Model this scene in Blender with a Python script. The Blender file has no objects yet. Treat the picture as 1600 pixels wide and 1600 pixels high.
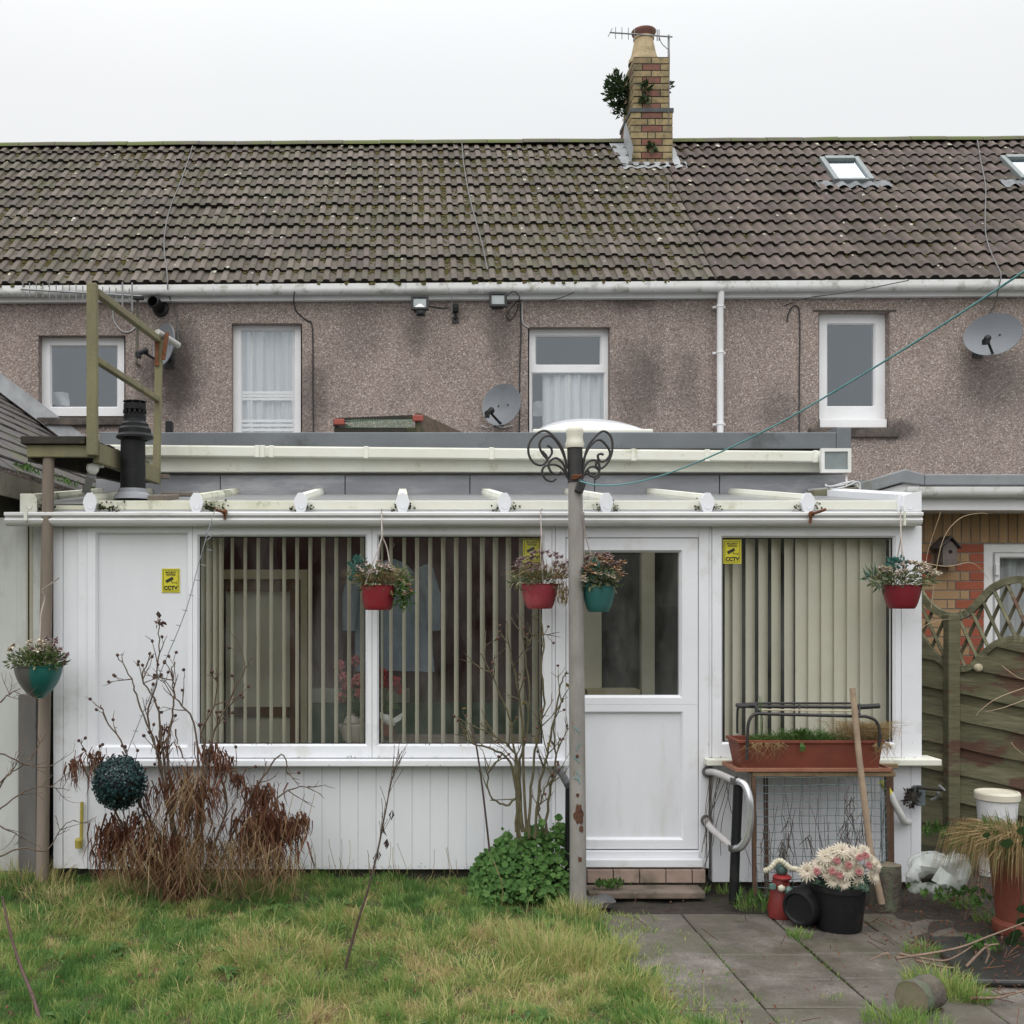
import bpy, bmesh, math, random
import numpy as np
from mathutils import Vector, Matrix, noise as mnoise

scene = bpy.context.scene
COL = scene.collection
rad = math.radians

# ------------------------------------------------------------------ camera
F, CX, HY, H = 1730.0, 630.0, 930.0, 1.83      # focal length and axis in photo pixels, eye height
cam_data = bpy.data.cameras.new('camera')
cam = bpy.data.objects.new('camera', cam_data)
COL.objects.link(cam)
cam.location = (0, 0, H)
cam.rotation_euler = (rad(90), 0, 0)
cam_data.sensor_fit = 'HORIZONTAL'
cam_data.sensor_width = 36.0
cam_data.lens = 36.0 * F / 1600.0
cam_data.shift_x = (800 - CX) / 1600.0
cam_data.shift_y = (HY - 800) / 1600.0
cam_data.clip_start = 0.05
cam_data.clip_end = 2000
scene.camera = cam

# ------------------------------------------------------------------ overcast sky, one soft sun
SUN_EL, SUN_AZ = 48.0, 200.0      # high, behind and a little left of the photographer
w = bpy.data.worlds.new('World')
scene.world = w
w.use_nodes = True
nt = w.node_tree
for n_ in list(nt.nodes):
    nt.nodes.remove(n_)
wo = nt.nodes.new('ShaderNodeOutputWorld')
sky = nt.nodes.new('ShaderNodeTexSky')
sky.sky_type = 'NISHITA'
sky.sun_disc = False
sky.sun_elevation = rad(SUN_EL)
sky.sun_rotation = rad(SUN_AZ)
sky.dust_density = 6.0
bg1 = nt.nodes.new('ShaderNodeBackground')
bg1.inputs['Strength'].default_value = 0.08
nt.links.new(sky.outputs[0], bg1.inputs['Color'])
# cloud layer: CIE overcast luminance, brighter towards the zenith
tc = nt.nodes.new('ShaderNodeTexCoord')
sx = nt.nodes.new('ShaderNodeSeparateXYZ')
nt.links.new(tc.outputs['Generated'], sx.inputs[0])
mr = nt.nodes.new('ShaderNodeMapRange')
mr.interpolation_type = 'SMOOTHSTEP'
mr.inputs['From Min'].default_value = 0.36
mr.inputs['From Max'].default_value = 0.95
mr.inputs['To Min'].default_value = 0.955
mr.inputs['To Max'].default_value = 2.45
nt.links.new(sx.outputs['Z'], mr.inputs['Value'])
bg2 = nt.nodes.new('ShaderNodeBackground')
cn = nt.nodes.new('ShaderNodeTexNoise'); cn.inputs['Scale'].default_value = 2.2; cn.inputs['Detail'].default_value = 4
nt.links.new(tc.outputs['Generated'], cn.inputs['Vector'])
cr_ = nt.nodes.new('ShaderNodeValToRGB')
cr_.color_ramp.elements[0].position = .35; cr_.color_ramp.elements[0].color = (.940, .960, .975, 1)
cr_.color_ramp.elements[1].position = .65; cr_.color_ramp.elements[1].color = (.975, .99, 1.0, 1)
nt.links.new(cn.outputs[0], cr_.inputs[0]); nt.links.new(cr_.outputs[0], bg2.inputs['Color'])
nt.links.new(mr.outputs[0], bg2.inputs['Strength'])
mxs = nt.nodes.new('ShaderNodeMixShader')
mxs.inputs[0].default_value = 0.93
nt.links.new(bg1.outputs[0], mxs.inputs[1])
nt.links.new(bg2.outputs[0], mxs.inputs[2])
nt.links.new(mxs.outputs[0], wo.inputs['Surface'])

sd = bpy.data.lights.new('sun', 'SUN')
sd.energy = 1.4
sd.angle = rad(70)
sd.color = (1.0, 0.985, 0.96)
sun = bpy.data.objects.new('sun', sd)
COL.objects.link(sun)
_el, _az = rad(SUN_EL), rad(SUN_AZ)
sdir = Vector((math.sin(_az) * math.cos(_el), math.cos(_az) * math.cos(_el), math.sin(_el)))
sun.rotation_euler = (-sdir).to_track_quat('-Z', 'Y').to_euler()

vs = scene.view_settings
vs.view_transform = 'Standard'
vs.look = 'None'
vs.exposure = 0.0
vs.gamma = 1.0
vs.use_curve_mapping = False

# ------------------------------------------------------------------ helpers
def P(x, y, d):
    return Vector(((x - CX) / F * d, d, H + (HY - y) / F * d))
def X(x, d): return (x - CX) / F * d
def Z(y, d): return H + (HY - y) / F * d
def G(x, y):                       # point of the flat ground under a photo pixel
    d = F * H / (y - HY)
    return Vector(((x - CX) / F * d, d, 0.0))

class MB:
    """collects shapes in world coordinates, then links them as one mesh object"""
    def __init__(s):
        s.v, s.f, s.m = [], [], []
        s.cur = 0
    def add(s, vs_, fs):
        o = len(s.v)
        s.v.extend([tuple(p) for p in vs_])
        for f in fs:
            s.f.append(tuple(i + o for i in f)); s.m.append(s.cur)
    def box(s, x0, x1, y0, y1, z0, z1):
        s.add([(x0,y0,z0),(x1,y0,z0),(x1,y1,z0),(x0,y1,z0),(x0,y0,z1),(x1,y0,z1),(x1,y1,z1),(x0,y1,z1)],
              [(0,3,2,1),(4,5,6,7),(0,1,5,4),(1,2,6,5),(2,3,7,6),(3,0,4,7)])
    def pbox(s, px0, py0, px1, py1, d, t):      # photo rectangle standing at depth d, t thick
        s.box(X(px0,d), X(px1,d), d, d+t, Z(py1,d), Z(py0,d))
    def obox(s, c, size, R=None):
        c = Vector(c); hx, hy, hz = [q/2 for q in size]
        R = R or Matrix.Identity(3)
        vs_ = [c + R @ Vector(p) for p in [(-hx,-hy,-hz),(hx,-hy,-hz),(hx,hy,-hz),(-hx,hy,-hz),(-hx,-hy,hz),(hx,-hy,hz),(hx,hy,hz),(-hx,hy,hz)]]
        s.add(vs_, [(0,3,2,1),(4,5,6,7),(0,1,5,4),(1,2,6,5),(2,3,7,6),(3,0,4,7)])
    def beam(s, p, q, w_, h_, up=(0,0,1)):
        p, q = Vector(p), Vector(q)
        a = (q - p).normalized(); u = Vector(up)
        if abs(a.dot(u)) > .98: u = Vector((0,1,0))
        b = a.cross(u).normalized(); c = b.cross(a)
        R = Matrix((b, a, c)).transposed()
        s.obox((p+q)/2, (w_, (q-p).length, h_), R)
    def tube(s, pts, r, n=8, cap=True):
        pts = [Vector(p) for p in pts]
        if len(pts) < 2: return
        rs = r if isinstance(r, (list, tuple)) else [r]*len(pts)
        vs_, fs = [], []
        t0 = (pts[1]-pts[0]).normalized()
        ref = Vector((0,0,1)) if abs(t0.z) < .9 else Vector((1,0,0))
        b = t0.cross(ref).normalized()
        for i, p in enumerate(pts):
            t = (pts[min(i+1,len(pts)-1)] - pts[max(i-1,0)])
            t = t.normalized() if t.length > 1e-9 else t0
            b = b - t*b.dot(t)
            b = b.normalized() if b.length > 1e-6 else t.orthogonal().normalized()
            c = t.cross(b)
            for k in range(n):
                a = 2*math.pi*k/n
                vs_.append(p + (b*math.cos(a) + c*math.sin(a))*rs[i])
        for i in range(len(pts)-1):
            for k in range(n):
                k2 = (k+1) % n
                fs.append((i*n+k, i*n+k2, (i+1)*n+k2, (i+1)*n+k))
        if cap:
            fs.append(tuple(range(n-1,-1,-1)))
            fs.append(tuple((len(pts)-1)*n+k for k in range(n)))
        s.add(vs_, fs)
    def lathe(s, prof, c, n=24, axis=(0,0,1), sx=1.0, sy=1.0, a0=0, a1=2*math.pi):
        c = Vector(c); ax = Vector(axis).normalized()
        b = ax.orthogonal().normalized() if abs(ax.z) < .999 else Vector((1,0,0))
        d = ax.cross(b)
        full = abs(a1-a0-2*math.pi) < 1e-6
        m = n if full else n+1
        vs_, fs = [], []
        for (r_, h_) in prof:
            for k in range(m):
                a = a0 + (a1-a0)*k/n
                vs_.append(c + ax*h_ + (b*math.cos(a)*sx + d*math.sin(a)*sy)*r_)
        for i in range(len(prof)-1):
            for k in range(n):
                k2 = (k+1) % m
                fs.append((i*m+k, i*m+k2, (i+1)*m+k2, (i+1)*m+k))
        s.add(vs_, fs)
    def quad(s, a, b, c, d): s.add([a,b,c,d], [(0,1,2,3)])
    def prism(s, poly, ext):                     # poly: 3-D points of one planar outline, extruded by vector ext
        e = Vector(ext); n = len(poly)
        vs_ = [Vector(p) for p in poly] + [Vector(p)+e for p in poly]
        fs = [tuple(range(n-1,-1,-1)), tuple(range(n,2*n))]
        for i in range(n):
            j = (i+1) % n
            fs.append((i, j, n+j, n+i))
        s.add(vs_, fs)
    def leaf(s, p, d, nrm, l, w_, curl=.25):
        p, d = Vector(p), Vector(d).normalized()
        nrm = Vector(nrm)
        sd_ = d.cross(nrm)
        sd_ = sd_.normalized() if sd_.length > 1e-5 else d.orthogonal().normalized()
        up = sd_.cross(d)
        m = p + d*l*.5 + up*l*curl*.4
        t = p + d*l - up*l*curl*.3
        s.add([p, m + sd_*w_*.5 - up*w_*.12, m, m - sd_*w_*.5 - up*w_*.12, t], [(0,1,2),(0,2,3),(1,4,2),(2,4,3)])
    def strip(s, pts, w_, side):                 # flat blade along points
        side = Vector(side)
        n = len(pts); vs_ = []
        for i, p in enumerate(pts):
            q = w_*(1 - .85*(i/(n-1))**1.5)*.5
            vs_ += [Vector(p)+side*q, Vector(p)-side*q]
        s.add(vs_, [(2*i, 2*i+1, 2*i+3, 2*i+2) for i in range(n-1)])
    def build(s, name, mat, parent=None, bevel=0, smooth=None, loc=None, seg=2):
        me = bpy.data.meshes.new(name)
        if parent is not None:
            root = parent
            while root.parent: root = root.parent
            base = Vector(root.location)
        else:
            a = np.array(s.v)
            base = Vector(loc) if loc is not None else Vector((a[:,0].mean(), a[:,1].mean(), a[:,2].min()))
        me.from_pydata([(p[0]-base.x, p[1]-base.y, p[2]-base.z) for p in s.v], [], s.f)
        mats = mat if isinstance(mat, (list, tuple)) else [mat]
        for m in mats: me.materials.append(m)
        if len(mats) > 1:
            me.polygons.foreach_set('material_index', s.m)
        me.update()
        if smooth is not None:
            me.polygons.foreach_set('use_smooth', [True]*len(me.polygons))
            me.set_sharp_from_angle(angle=rad(smooth))
        o = bpy.data.objects.new(name, me)
        COL.objects.link(o)
        if parent is not None: o.parent = parent
        else: o.location = base
        if bevel:
            b = o.modifiers.new('bevel', 'BEVEL')
            b.width = bevel; b.segments = seg; b.limit_method = 'ANGLE'; b.angle_limit = rad(40)
            b.harden_normals = False
        return o

def thing(name, label, cat, loc=(0,0,0), group=None):
    o = bpy.data.objects.new(name, None)
    o.empty_display_size = .1
    COL.objects.link(o)
    o.location = loc
    o['label'] = label; o['category'] = cat
    if group: o['group'] = group
    return o
def tag(o, label, cat, group=None, kind=None):
    o['label'] = label; o['category'] = cat
    if group: o['group'] = group
    if kind: o['kind'] = kind
    return o
def setting(o, kind='structure'):
    o['kind'] = kind
    return o

# ------------------------------------------------------------------ materials
def new_mat(name):
    m = bpy.data.materials.new(name)
    m.use_nodes = True
    t = m.node_tree
    return m, t, t.nodes['Principled BSDF']
def nd(t, kind, **kw):
    n = t.nodes.new(kind)
    for k, v in kw.items():
        if k.startswith('i_'):
            key = k[2:].replace('_', ' ')
            n.inputs[key].default_value = v
        else: setattr(n, k, v)
    return n
def rgba(c): return (c[0], c[1], c[2], 1)
def tnoise(t, scale, detail=4, rough=.6, vec=None, stretch=None):
    n = nd(t, 'ShaderNodeTexNoise', i_Scale=scale, i_Detail=detail, i_Roughness=rough)
    if vec is None:
        g = nd(t, 'ShaderNodeNewGeometry'); vec = g.outputs['Position']
    if stretch:
        mp = nd(t, 'ShaderNodeVectorMath', operation='MULTIPLY')
        mp.inputs[1].default_value = stretch
        t.links.new(vec, mp.inputs[0]); vec = mp.outputs[0]
    t.links.new(vec, n.inputs['Vector'])
    return n
def ramp(t, src, stops):
    r = nd(t, 'ShaderNodeValToRGB')
    e = r.color_ramp.elements
    while len(e) < len(stops): e.new(.5)
    for el, (p, c) in zip(e, stops):
        el.position = p
        el.color = rgba(c) if not isinstance(c, (int, float)) else (c, c, c, 1)
    t.links.new(src, r.inputs[0])
    return r
def mixc(t, fac, a, b, blend='MIX'):
    m = nd(t, 'ShaderNodeMix', data_type='RGBA', blend_type=blend)
    for sock, v in ((m.inputs[0], fac), (m.inputs[6], a), (m.inputs[7], b)):
        if hasattr(v, 'links') or isinstance(v, bpy.types.NodeSocket): t.links.new(v, sock)
        elif isinstance(v, (int, float)): sock.default_value = v
        else: sock.default_value = rgba(v)
    return m.outputs[2]
def bump(t, bs, src, strength, dist):
    b = nd(t, 'ShaderNodeBump', i_Strength=strength, i_Distance=dist)
    t.links.new(src, b.inputs['Height'])
    t.links.new(b.outputs[0], bs.inputs['Normal'])
    return b
MATS = {}
def simple(name, c, c2=None, scale=12, rough=.6, metal=0, bmp=.15, bscale=90, bdist=.004, dirt=None, dscale=3, dlo=.5, dhi=.7, streak=None, spec=.5):
    """base colour broken up by noise, an optional dirt colour in patches, fine bump"""
    if name in MATS: return MATS[name]
    m, t, bs = new_mat(name)
    c2 = c2 or tuple(q*.7 for q in c)
    n1 = tnoise(t, scale, 5, .65, stretch=streak)
    r = ramp(t, n1.outputs[0], [(.32, c2), (.66, c)])
    col = r.outputs[0]
    if dirt:
        n2 = tnoise(t, dscale, 6, .7, stretch=streak)
        r2 = ramp(t, n2.outputs[0], [(dlo, 0.0), (dhi, 1.0)])
        col = mixc(t, r2.outputs[0], col, dirt)
    t.links.new(col, bs.inputs['Base Color'])
    bs.inputs['Roughness'].default_value = rough
    bs.inputs['Metallic'].default_value = metal
    bs.inputs['Specular IOR Level'].default_value = spec
    if bmp:
        n3 = tnoise(t, bscale, 3, .6)
        bump(t, bs, n3.outputs[0], bmp, bdist)
    MATS[name] = m
    return m
def leafmat(name, c, c2, c3=None, rough=.65, trans=.25, dirt=None):
    """foliage / petals: every leaf its own tone"""
    if name in MATS: return MATS[name]
    m, t, bs = new_mat(name)
    g = nd(t, 'ShaderNodeNewGeometry')
    stops = [(.0, c), (.5, c2), (1.0, c3 or c2)] if c3 else [(.1, c), (.9, c2)]
    r = ramp(t, g.outputs['Random Per Island'], stops)
    n = tnoise(t, 14, 3)
    col = mixc(t, .35, r.outputs[0], ramp(t, n.outputs[0], [(.3, c), (.7, c2)]).outputs[0])
    if dirt:
        nq = tnoise(t, 7, 6, .75)
        col = mixc(t, ramp(t, nq.outputs[0], [(.42,0.0),(.66,.85)]).outputs[0], col, dirt)
    t.links.new(col, bs.inputs['Base Color'])
    bs.inputs['Roughness'].default_value = rough
    bs.inputs['Specular IOR Level'].default_value = .3
    if trans:
        tr = nd(t, 'ShaderNodeBsdfTranslucent')
        t.links.new(col, tr.inputs[0])
        mx = nd(t, 'ShaderNodeMixShader'); mx.inputs[0].default_value = trans
        out = t.nodes['Material Output']
        t.links.new(bs.outputs[0], mx.inputs[1]); t.links.new(tr.outputs[0], mx.inputs[2])
        t.links.new(mx.outputs[0], out.inputs[0])
    MATS[name] = m
    return m
def glassmat(name, refl, tint=(.9,.93,.92), rough=.02, smear_haze=0.0):
    m, t, bs = new_mat(name)
    t.nodes.remove(bs)
    tr = nd(t, 'ShaderNodeBsdfTransparent'); tr.inputs[0].default_value = rgba(tint)
    gl = nd(t, 'ShaderNodeBsdfGlossy'); gl.inputs[0].default_value = (.86,.93,1.0,1); gl.inputs['Roughness'].default_value = rough
    # Schlick reflectance, the same from either side of the pane
    gg = nd(t, 'ShaderNodeNewGeometry')
    dt = nd(t, 'ShaderNodeVectorMath', operation='DOT_PRODUCT'); t.links.new(gg.outputs['Normal'], dt.inputs[0]); t.links.new(gg.outputs['Incoming'], dt.inputs[1])
    ab = nd(t, 'ShaderNodeMath', operation='ABSOLUTE'); t.links.new(dt.outputs['Value'], ab.inputs[0])
    om = nd(t, 'ShaderNodeMath', operation='SUBTRACT'); om.inputs[0].default_value = 1.0; t.links.new(ab.outputs[0], om.inputs[1])
    pw = nd(t, 'ShaderNodeMath', operation='POWER'); pw.inputs[1].default_value = 5.0; t.links.new(om.outputs[0], pw.inputs[0])
    ad = nd(t, 'ShaderNodeMath', operation='MULTIPLY_ADD'); ad.inputs[1].default_value = 1-refl-.04; ad.inputs[2].default_value = refl+.04; ad.use_clamp = True
    t.links.new(pw.outputs[0], ad.inputs[0])
    mx = nd(t, 'ShaderNodeMixShader')
    t.links.new(ad.outputs[0], mx.inputs[0]); t.links.new(tr.outputs[0], mx.inputs[1]); t.links.new(gl.outputs[0], mx.inputs[2])
    last = mx.outputs[0]
    if smear_haze:
        df = nd(t, 'ShaderNodeBsdfDiffuse'); df.inputs[0].default_value = (.5,.5,.48,1)
        n2 = tnoise(t, 3, 6, .7, stretch=(1,1,.35))
        r = ramp(t, n2.outputs[0], [(.42, 0.0), (.75, smear_haze)])
        m2 = nd(t, 'ShaderNodeMixShader')
        t.links.new(r.outputs[0], m2.inputs[0]); t.links.new(last, m2.inputs[1]); t.links.new(df.outputs[0], m2.inputs[2])
        last = m2.outputs[0]
    t.links.new(last, t.nodes['Material Output'].inputs[0])
    MATS[name] = m
    return m

UPVC = simple('white_upvc', (.76,.77,.80), (.70,.71,.74), scale=2.5, rough=.38, bmp=.03, bscale=25, dirt=(.48,.48,.41), dscale=3.5, dlo=.56, dhi=.85)
UPVC_PANEL = simple('upvc_cladding', (.72,.73,.76), (.65,.66,.69), scale=2, rough=.42, bmp=.05, bscale=18, dirt=(.47,.48,.40), dscale=4.5, dlo=.60, dhi=1.0, streak=(1,1,.22))
UPVC_HOUSE = simple('house_upvc', (.80,.80,.81), (.72,.72,.72), scale=3, rough=.4, bmp=.03)
ALGAE = simple('algae_stained_white', (.72,.72,.65), (.66,.655,.56), scale=3, rough=.5, bmp=.06, dirt=(.28,.29,.13), dscale=5, dlo=.58, dhi=.80)
ALGAE2 = simple('algae_heavy_white', (.68,.67,.57), (.56,.56,.42), scale=4, rough=.55, bmp=.08, dirt=(.09,.10,.045), dscale=3.3, dlo=.55, dhi=.68)
GUTTER = simple('house_gutter_white', (.74,.74,.74), (.66,.66,.63), scale=4, rough=.42, bmp=.04, dirt=(.27,.26,.20), dscale=6, dlo=.52, dhi=.72)
GUTTER_CLEAN = simple('gutter_white', (.70,.70,.71), (.62,.62,.61), scale=3, rough=.4, bmp=.03, dirt=(.42,.40,.35), dscale=4, dlo=.58, dhi=.8, streak=(.4,1,1.6))
GREY_TRIM = simple('grey_roof_edge', (.15,.165,.18), (.115,.125,.135), scale=2.2, rough=.5, bmp=.05, dirt=(.035,.035,.028), dscale=1.3, dlo=.58, dhi=.75)
LEAD = simple('lead_sheet', (.30,.31,.34), (.20,.205,.22), scale=3, rough=.5, bmp=.2, bscale=14, bdist=.01, dirt=(.45,.45,.46), dscale=3, dlo=.55, dhi=.8, streak=(.5,1,2.2))
LEAD_PALE = simple('pale_lead', (.36,.37,.38), (.24,.25,.26), scale=7, rough=.5, bmp=.2, bscale=20, bdist=.008)
BLACK_PL = simple('black_plastic', (.011,.0115,.013), (.007,.007,.008), scale=9, rough=.5, spec=.28, bmp=.06, dirt=(.028,.028,.026), dscale=6, dlo=.55, dhi=.8)
BLACK_METAL = simple('black_metal', (.018,.018,.02), (.03,.026,.024), scale=20, rough=.5, bmp=.1)
CABLE = simple('dark_cable', (.03,.03,.032), rough=.6, bmp=0)
CABLE_GREY = simple('grey_cable', (.15,.145,.145), rough=.6, bmp=0)
CABLE_WHITE = simple('white_cable', (.6,.6,.6), rough=.6, bmp=0)
ALGAE_WOOD = simple('algae_timber', (.215,.20,.105), (.145,.135,.08), scale=7, rough=.85, bmp=.5, bscale=40, bdist=.006, dirt=(.19,.15,.11), dscale=6, dlo=.52, dhi=.7, streak=(1,1,.25))
DARK_WOOD = simple('dark_wet_timber', (.035,.028,.02), (.018,.015,.012), scale=10, rough=.85, bmp=.5, bscale=40, bdist=.006, dirt=(.07,.075,.02), dscale=4, dlo=.55, dhi=.7)
GREY_WOOD = simple('grey_timber', (.20,.165,.135), (.13,.105,.085), scale=9, rough=.85, bmp=.5, bscale=35, bdist=.006, dirt=(.09,.085,.05), dscale=4, dlo=.55, dhi=.75, streak=(1,1,.15))
RUST = simple('rusty_iron', (.20,.075,.03), (.09,.035,.018), scale=30, rough=.9, bmp=.6, bscale=80)
STEEL = simple('galvanised_steel', (.26,.265,.27), (.18,.185,.19), scale=8, rough=.5, metal=.3, bmp=.1)
DISH = simple('dish_grey', (.19,.205,.225), (.165,.175,.19), scale=3, rough=.55, bmp=.04, dirt=(.13,.135,.12), dscale=5, dlo=.55, dhi=.8)
STRAW = leafmat('dry_straw', (.34,.24,.11), (.22,.155,.075), (.42,.32,.17))
GREEN = leafmat('green_leaf', (.035,.085,.02), (.075,.15,.03), (.10,.17,.045))
DKGREEN = leafmat('dark_green_leaf', (.016,.035,.012), (.035,.065,.02), (.05,.085,.03))
TEALLEAF = leafmat('teal_leaf', (.02,.09,.07), (.05,.16,.13))
DEADBROWN = leafmat('dead_brown_leaf', (.075,.027,.016), (.12,.048,.028), (.16,.085,.045), trans=.12)
SAGE = leafmat('sage_dry_leaf', (.085,.125,.055), (.16,.18,.09), (.26,.23,.13), trans=.2)
TWIG = simple('brown_twig', (.12,.085,.055), (.065,.042,.03), scale=20, rough=.85, bmp=.3)
TWIG_G = simple('greenish_twig', (.11,.10,.05), (.07,.055,.03), scale=20, rough=.85, bmp=.3)
PETAL_PALE = leafmat('faded_petal', (.60,.52,.46), (.50,.37,.34), (.66,.62,.55), trans=.15)
PETAL_PURPLE = leafmat('purple_dead_petal', (.42,.31,.32), (.24,.16,.16), (.52,.43,.40), trans=.15)
PETAL_CREAM = leafmat('cream_petal', (.56,.52,.40), (.54,.45,.36), (.60,.57,.47), trans=.15)
SOIL = simple('dark_soil', (.045,.034,.025), (.02,.016,.012), scale=20, rough=.95, bmp=.9, bscale=50, bdist=.02, dirt=(.035,.05,.015), dscale=3, dlo=.55, dhi=.7)
# ================================================================== ground, lawn bed, paving (setting)
DH = 11.5                       # depth of the terrace's rear wall
DE = 8.45                       # depth of the flat-roofed extension's front wall
DC = 6.9                        # depth of the conservatory's front
def ez(x): return .0066*(x - 1.1)      # the eaves line climbs slightly to the right

mb = MB(); mb.add([(-250,-250,-.05),(250,-250,-.05),(250,250,-.05),(-250,250,-.05)], [(0,1,2,3)])
FARGRASS = simple('rough_grass_ground', (.06,.075,.025), (.045,.045,.022), scale=3, rough=.95, bmp=.8, bscale=30, bdist=.03)
setting(mb.build('ground', FARGRASS, loc=(0,0,-.05)))

# unseen hedge added behind the camera to keep sky reflections out of the glass
b_ = MB(); r_ = random.Random(3); n = 60
for lvl, (zz0, zz1, yy) in enumerate(((-.05, 2.2, -13.0), (1.6, 3.6, -13.6))):
    vv = []
    for j in range(9):
        for i in range(n+1):
            x_ = -30 + 60*i/n; u = j/8
            vv.append((x_, yy + 1.2*math.sin(u*2.2) + .7*mnoise.noise(Vector((x_*.6, u*4, lvl))), zz0 + (zz1-zz0)*u*(1+.3*mnoise.noise(Vector((x_*.35, 2, lvl))))))
    b_.add(vv, [(j*(n+1)+i, j*(n+1)+i+1, (j+1)*(n+1)+i+1, (j+1)*(n+1)+i) for j in range(8) for i in range(n)])
setting(b_.build('unseen_hedge', simple('hedge_green', (.035,.045,.018), (.018,.02,.010), scale=2.5, rough=.95, bmp=1, bscale=6, bdist=.2), loc=(0,-13,0)), 'stuff')

# ================================================================== terrace houses
def stain(t, col, c, r, colr, amount, seed=0.0):
    """weathering patch with a ragged edge round a fixed point of the wall"""
    g = nd(t, 'ShaderNodeNewGeometry')
    s = nd(t, 'ShaderNodeVectorMath', operation='SUBTRACT'); s.inputs[1].default_value = c
    t.links.new(g.outputs['Position'], s.inputs[0])
    m = nd(t, 'ShaderNodeVectorMath', operation='DIVIDE'); m.inputs[1].default_value = (r[0], 5.0, r[1])
    t.links.new(s.outputs[0], m.inputs[0])
    l = nd(t, 'ShaderNodeVectorMath', operation='LENGTH'); t.links.new(m.outputs[0], l.inputs[0])
    n = tnoise(t, 5, 5, .7)
    a = nd(t, 'ShaderNodeMath', operation='ADD'); t.links.new(l.outputs['Value'], a.inputs[0]); t.links.new(n.outputs[0], a.inputs[1])
    mrn = nd(t, 'ShaderNodeMapRange', interpolation_type='SMOOTHSTEP')
    mrn.inputs['From Min'].default_value = 1.55; mrn.inputs['From Max'].default_value = .75
    mrn.inputs['To Min'].default_value = 0; mrn.inputs['To Max'].default_value = amount
    t.links.new(a.outputs[0], mrn.inputs['Value'])
    return mixc(t, mrn.outputs[0], col, colr, 'MIX')

def pebbledash():
    m, t, bs = new_mat('pebbledash')
    g = nd(t, 'ShaderNodeNewGeometry')
    def vor(scale):
        v = nd(t, 'ShaderNodeTexVoronoi', i_Scale=scale, i_Randomness=1.0)
        t.links.new(g.outputs['Position'], v.inputs['Vector']); return v
    v = vor(95)
    sp = nd(t, 'ShaderNodeSeparateColor'); t.links.new(v.outputs['Color'], sp.inputs[0])
    r = ramp(t, sp.outputs[0], [(.0,(.19,.148,.13)), (.22,(.26,.208,.185)), (.5,(.335,.27,.243)), (.78,(.40,.328,.297)), (.94,(.46,.395,.36)), (1.0,(.66,.62,.58))])
    e = vor(95)
    d = ramp(t, e.outputs['Distance'], [(.3, 1.0), (.8, .68)])
    col = mixc(t, 1.0, r.outputs[0], d.outputs[0], 'MULTIPLY')
    n = tnoise(t, .9, 5, .6)
    col = mixc(t, 1.0, col, ramp(t, n.outputs[0], [(.3,(.78,.77,.76)), (.7,(1.12,1.1,1.08))]).outputs[0], 'MULTIPLY')
    n2 = tnoise(t, 1.7, 6, .7, stretch=(1,1,.4))
    col = mixc(t, ramp(t, n2.outputs[0], [(.54,0.0),(.74,.45)]).outputs[0], col, (.075,.062,.055))
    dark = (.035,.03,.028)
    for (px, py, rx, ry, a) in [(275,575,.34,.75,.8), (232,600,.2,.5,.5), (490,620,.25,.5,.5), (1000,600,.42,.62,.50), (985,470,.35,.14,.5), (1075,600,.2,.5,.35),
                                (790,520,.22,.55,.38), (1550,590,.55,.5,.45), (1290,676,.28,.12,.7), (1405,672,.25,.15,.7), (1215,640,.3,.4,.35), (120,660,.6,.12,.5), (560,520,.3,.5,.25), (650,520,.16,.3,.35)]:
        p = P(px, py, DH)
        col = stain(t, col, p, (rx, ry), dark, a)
    t.links.new(col, bs.inputs['Base Color'])
    bs.inputs['Roughness'].default_value = .9
    bump(t, bs, d.outputs[0], .6, .012)
    return m
PEBBLE = pebbledash()

def tilemat(name, c1, c2, c3, moss, mossamt):
    m, t, bs = new_mat(name)
    a = nd(t, 'ShaderNodeAttribute', attribute_name='tile_rnd')
    r = ramp(t, a.outputs['Fac'], [(0,c1),(.5,c2),(1,c3)])
    n = tnoise(t, 18, 5, .7)
    col = mixc(t, 1.0, r.outputs[0], ramp(t, n.outputs[0], [(.3,(.66,.64,.62)),(.7,(1.15,1.12,1.1))]).outputs[0], 'MULTIPLY')
    # grey lichen bloom
    n4 = tnoise(t, 60, 2, .5)
    col = mixc(t, ramp(t, n4.outputs[0], [(.66,0.0),(.74,.5)]).outputs[0], col, (.30,.29,.26))
    # moss film and dark algae
    n2 = tnoise(t, 2.3, 6, .75)
    col = mixc(t, ramp(t, n2.outputs[0], [(.46,0.0),(.72,mossamt)]).outputs[0], col, moss)
    n3 = tnoise(t, 9, 6, .75)
    p = nd(t, 'ShaderNodeAttribute', attribute_name='pan')
    mu = nd(t, 'ShaderNodeMath', operation='MULTIPLY')
    t.links.new(ramp(t, n3.outputs[0], [(.38,0.0),(.62,1.0)]).outputs[0], mu.inputs[0]); t.links.new(p.outputs['Fac'], mu.inputs[1])
    col = mixc(t, mu.outputs[0], col, (.058,.052,.036))
    no = nd(t, 'ShaderNodeAttribute', attribute_name='nose')     # shadow line under each course, painted into the tile noses
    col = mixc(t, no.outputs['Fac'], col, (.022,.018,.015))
    t.links.new(col, bs.inputs['Base Color'])
    bs.inputs['Roughness'].default_value = .88
    n5 = tnoise(t, 120, 3)
    bump(t, bs, n5.outputs[0], .35, .006)
    return m
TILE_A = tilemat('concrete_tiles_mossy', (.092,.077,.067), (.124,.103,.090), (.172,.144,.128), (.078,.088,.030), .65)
TILE_B = tilemat('concrete_tiles_brown', (.080,.061,.056), (.108,.082,.074), (.142,.109,.098), (.062,.064,.030), .45)
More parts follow.
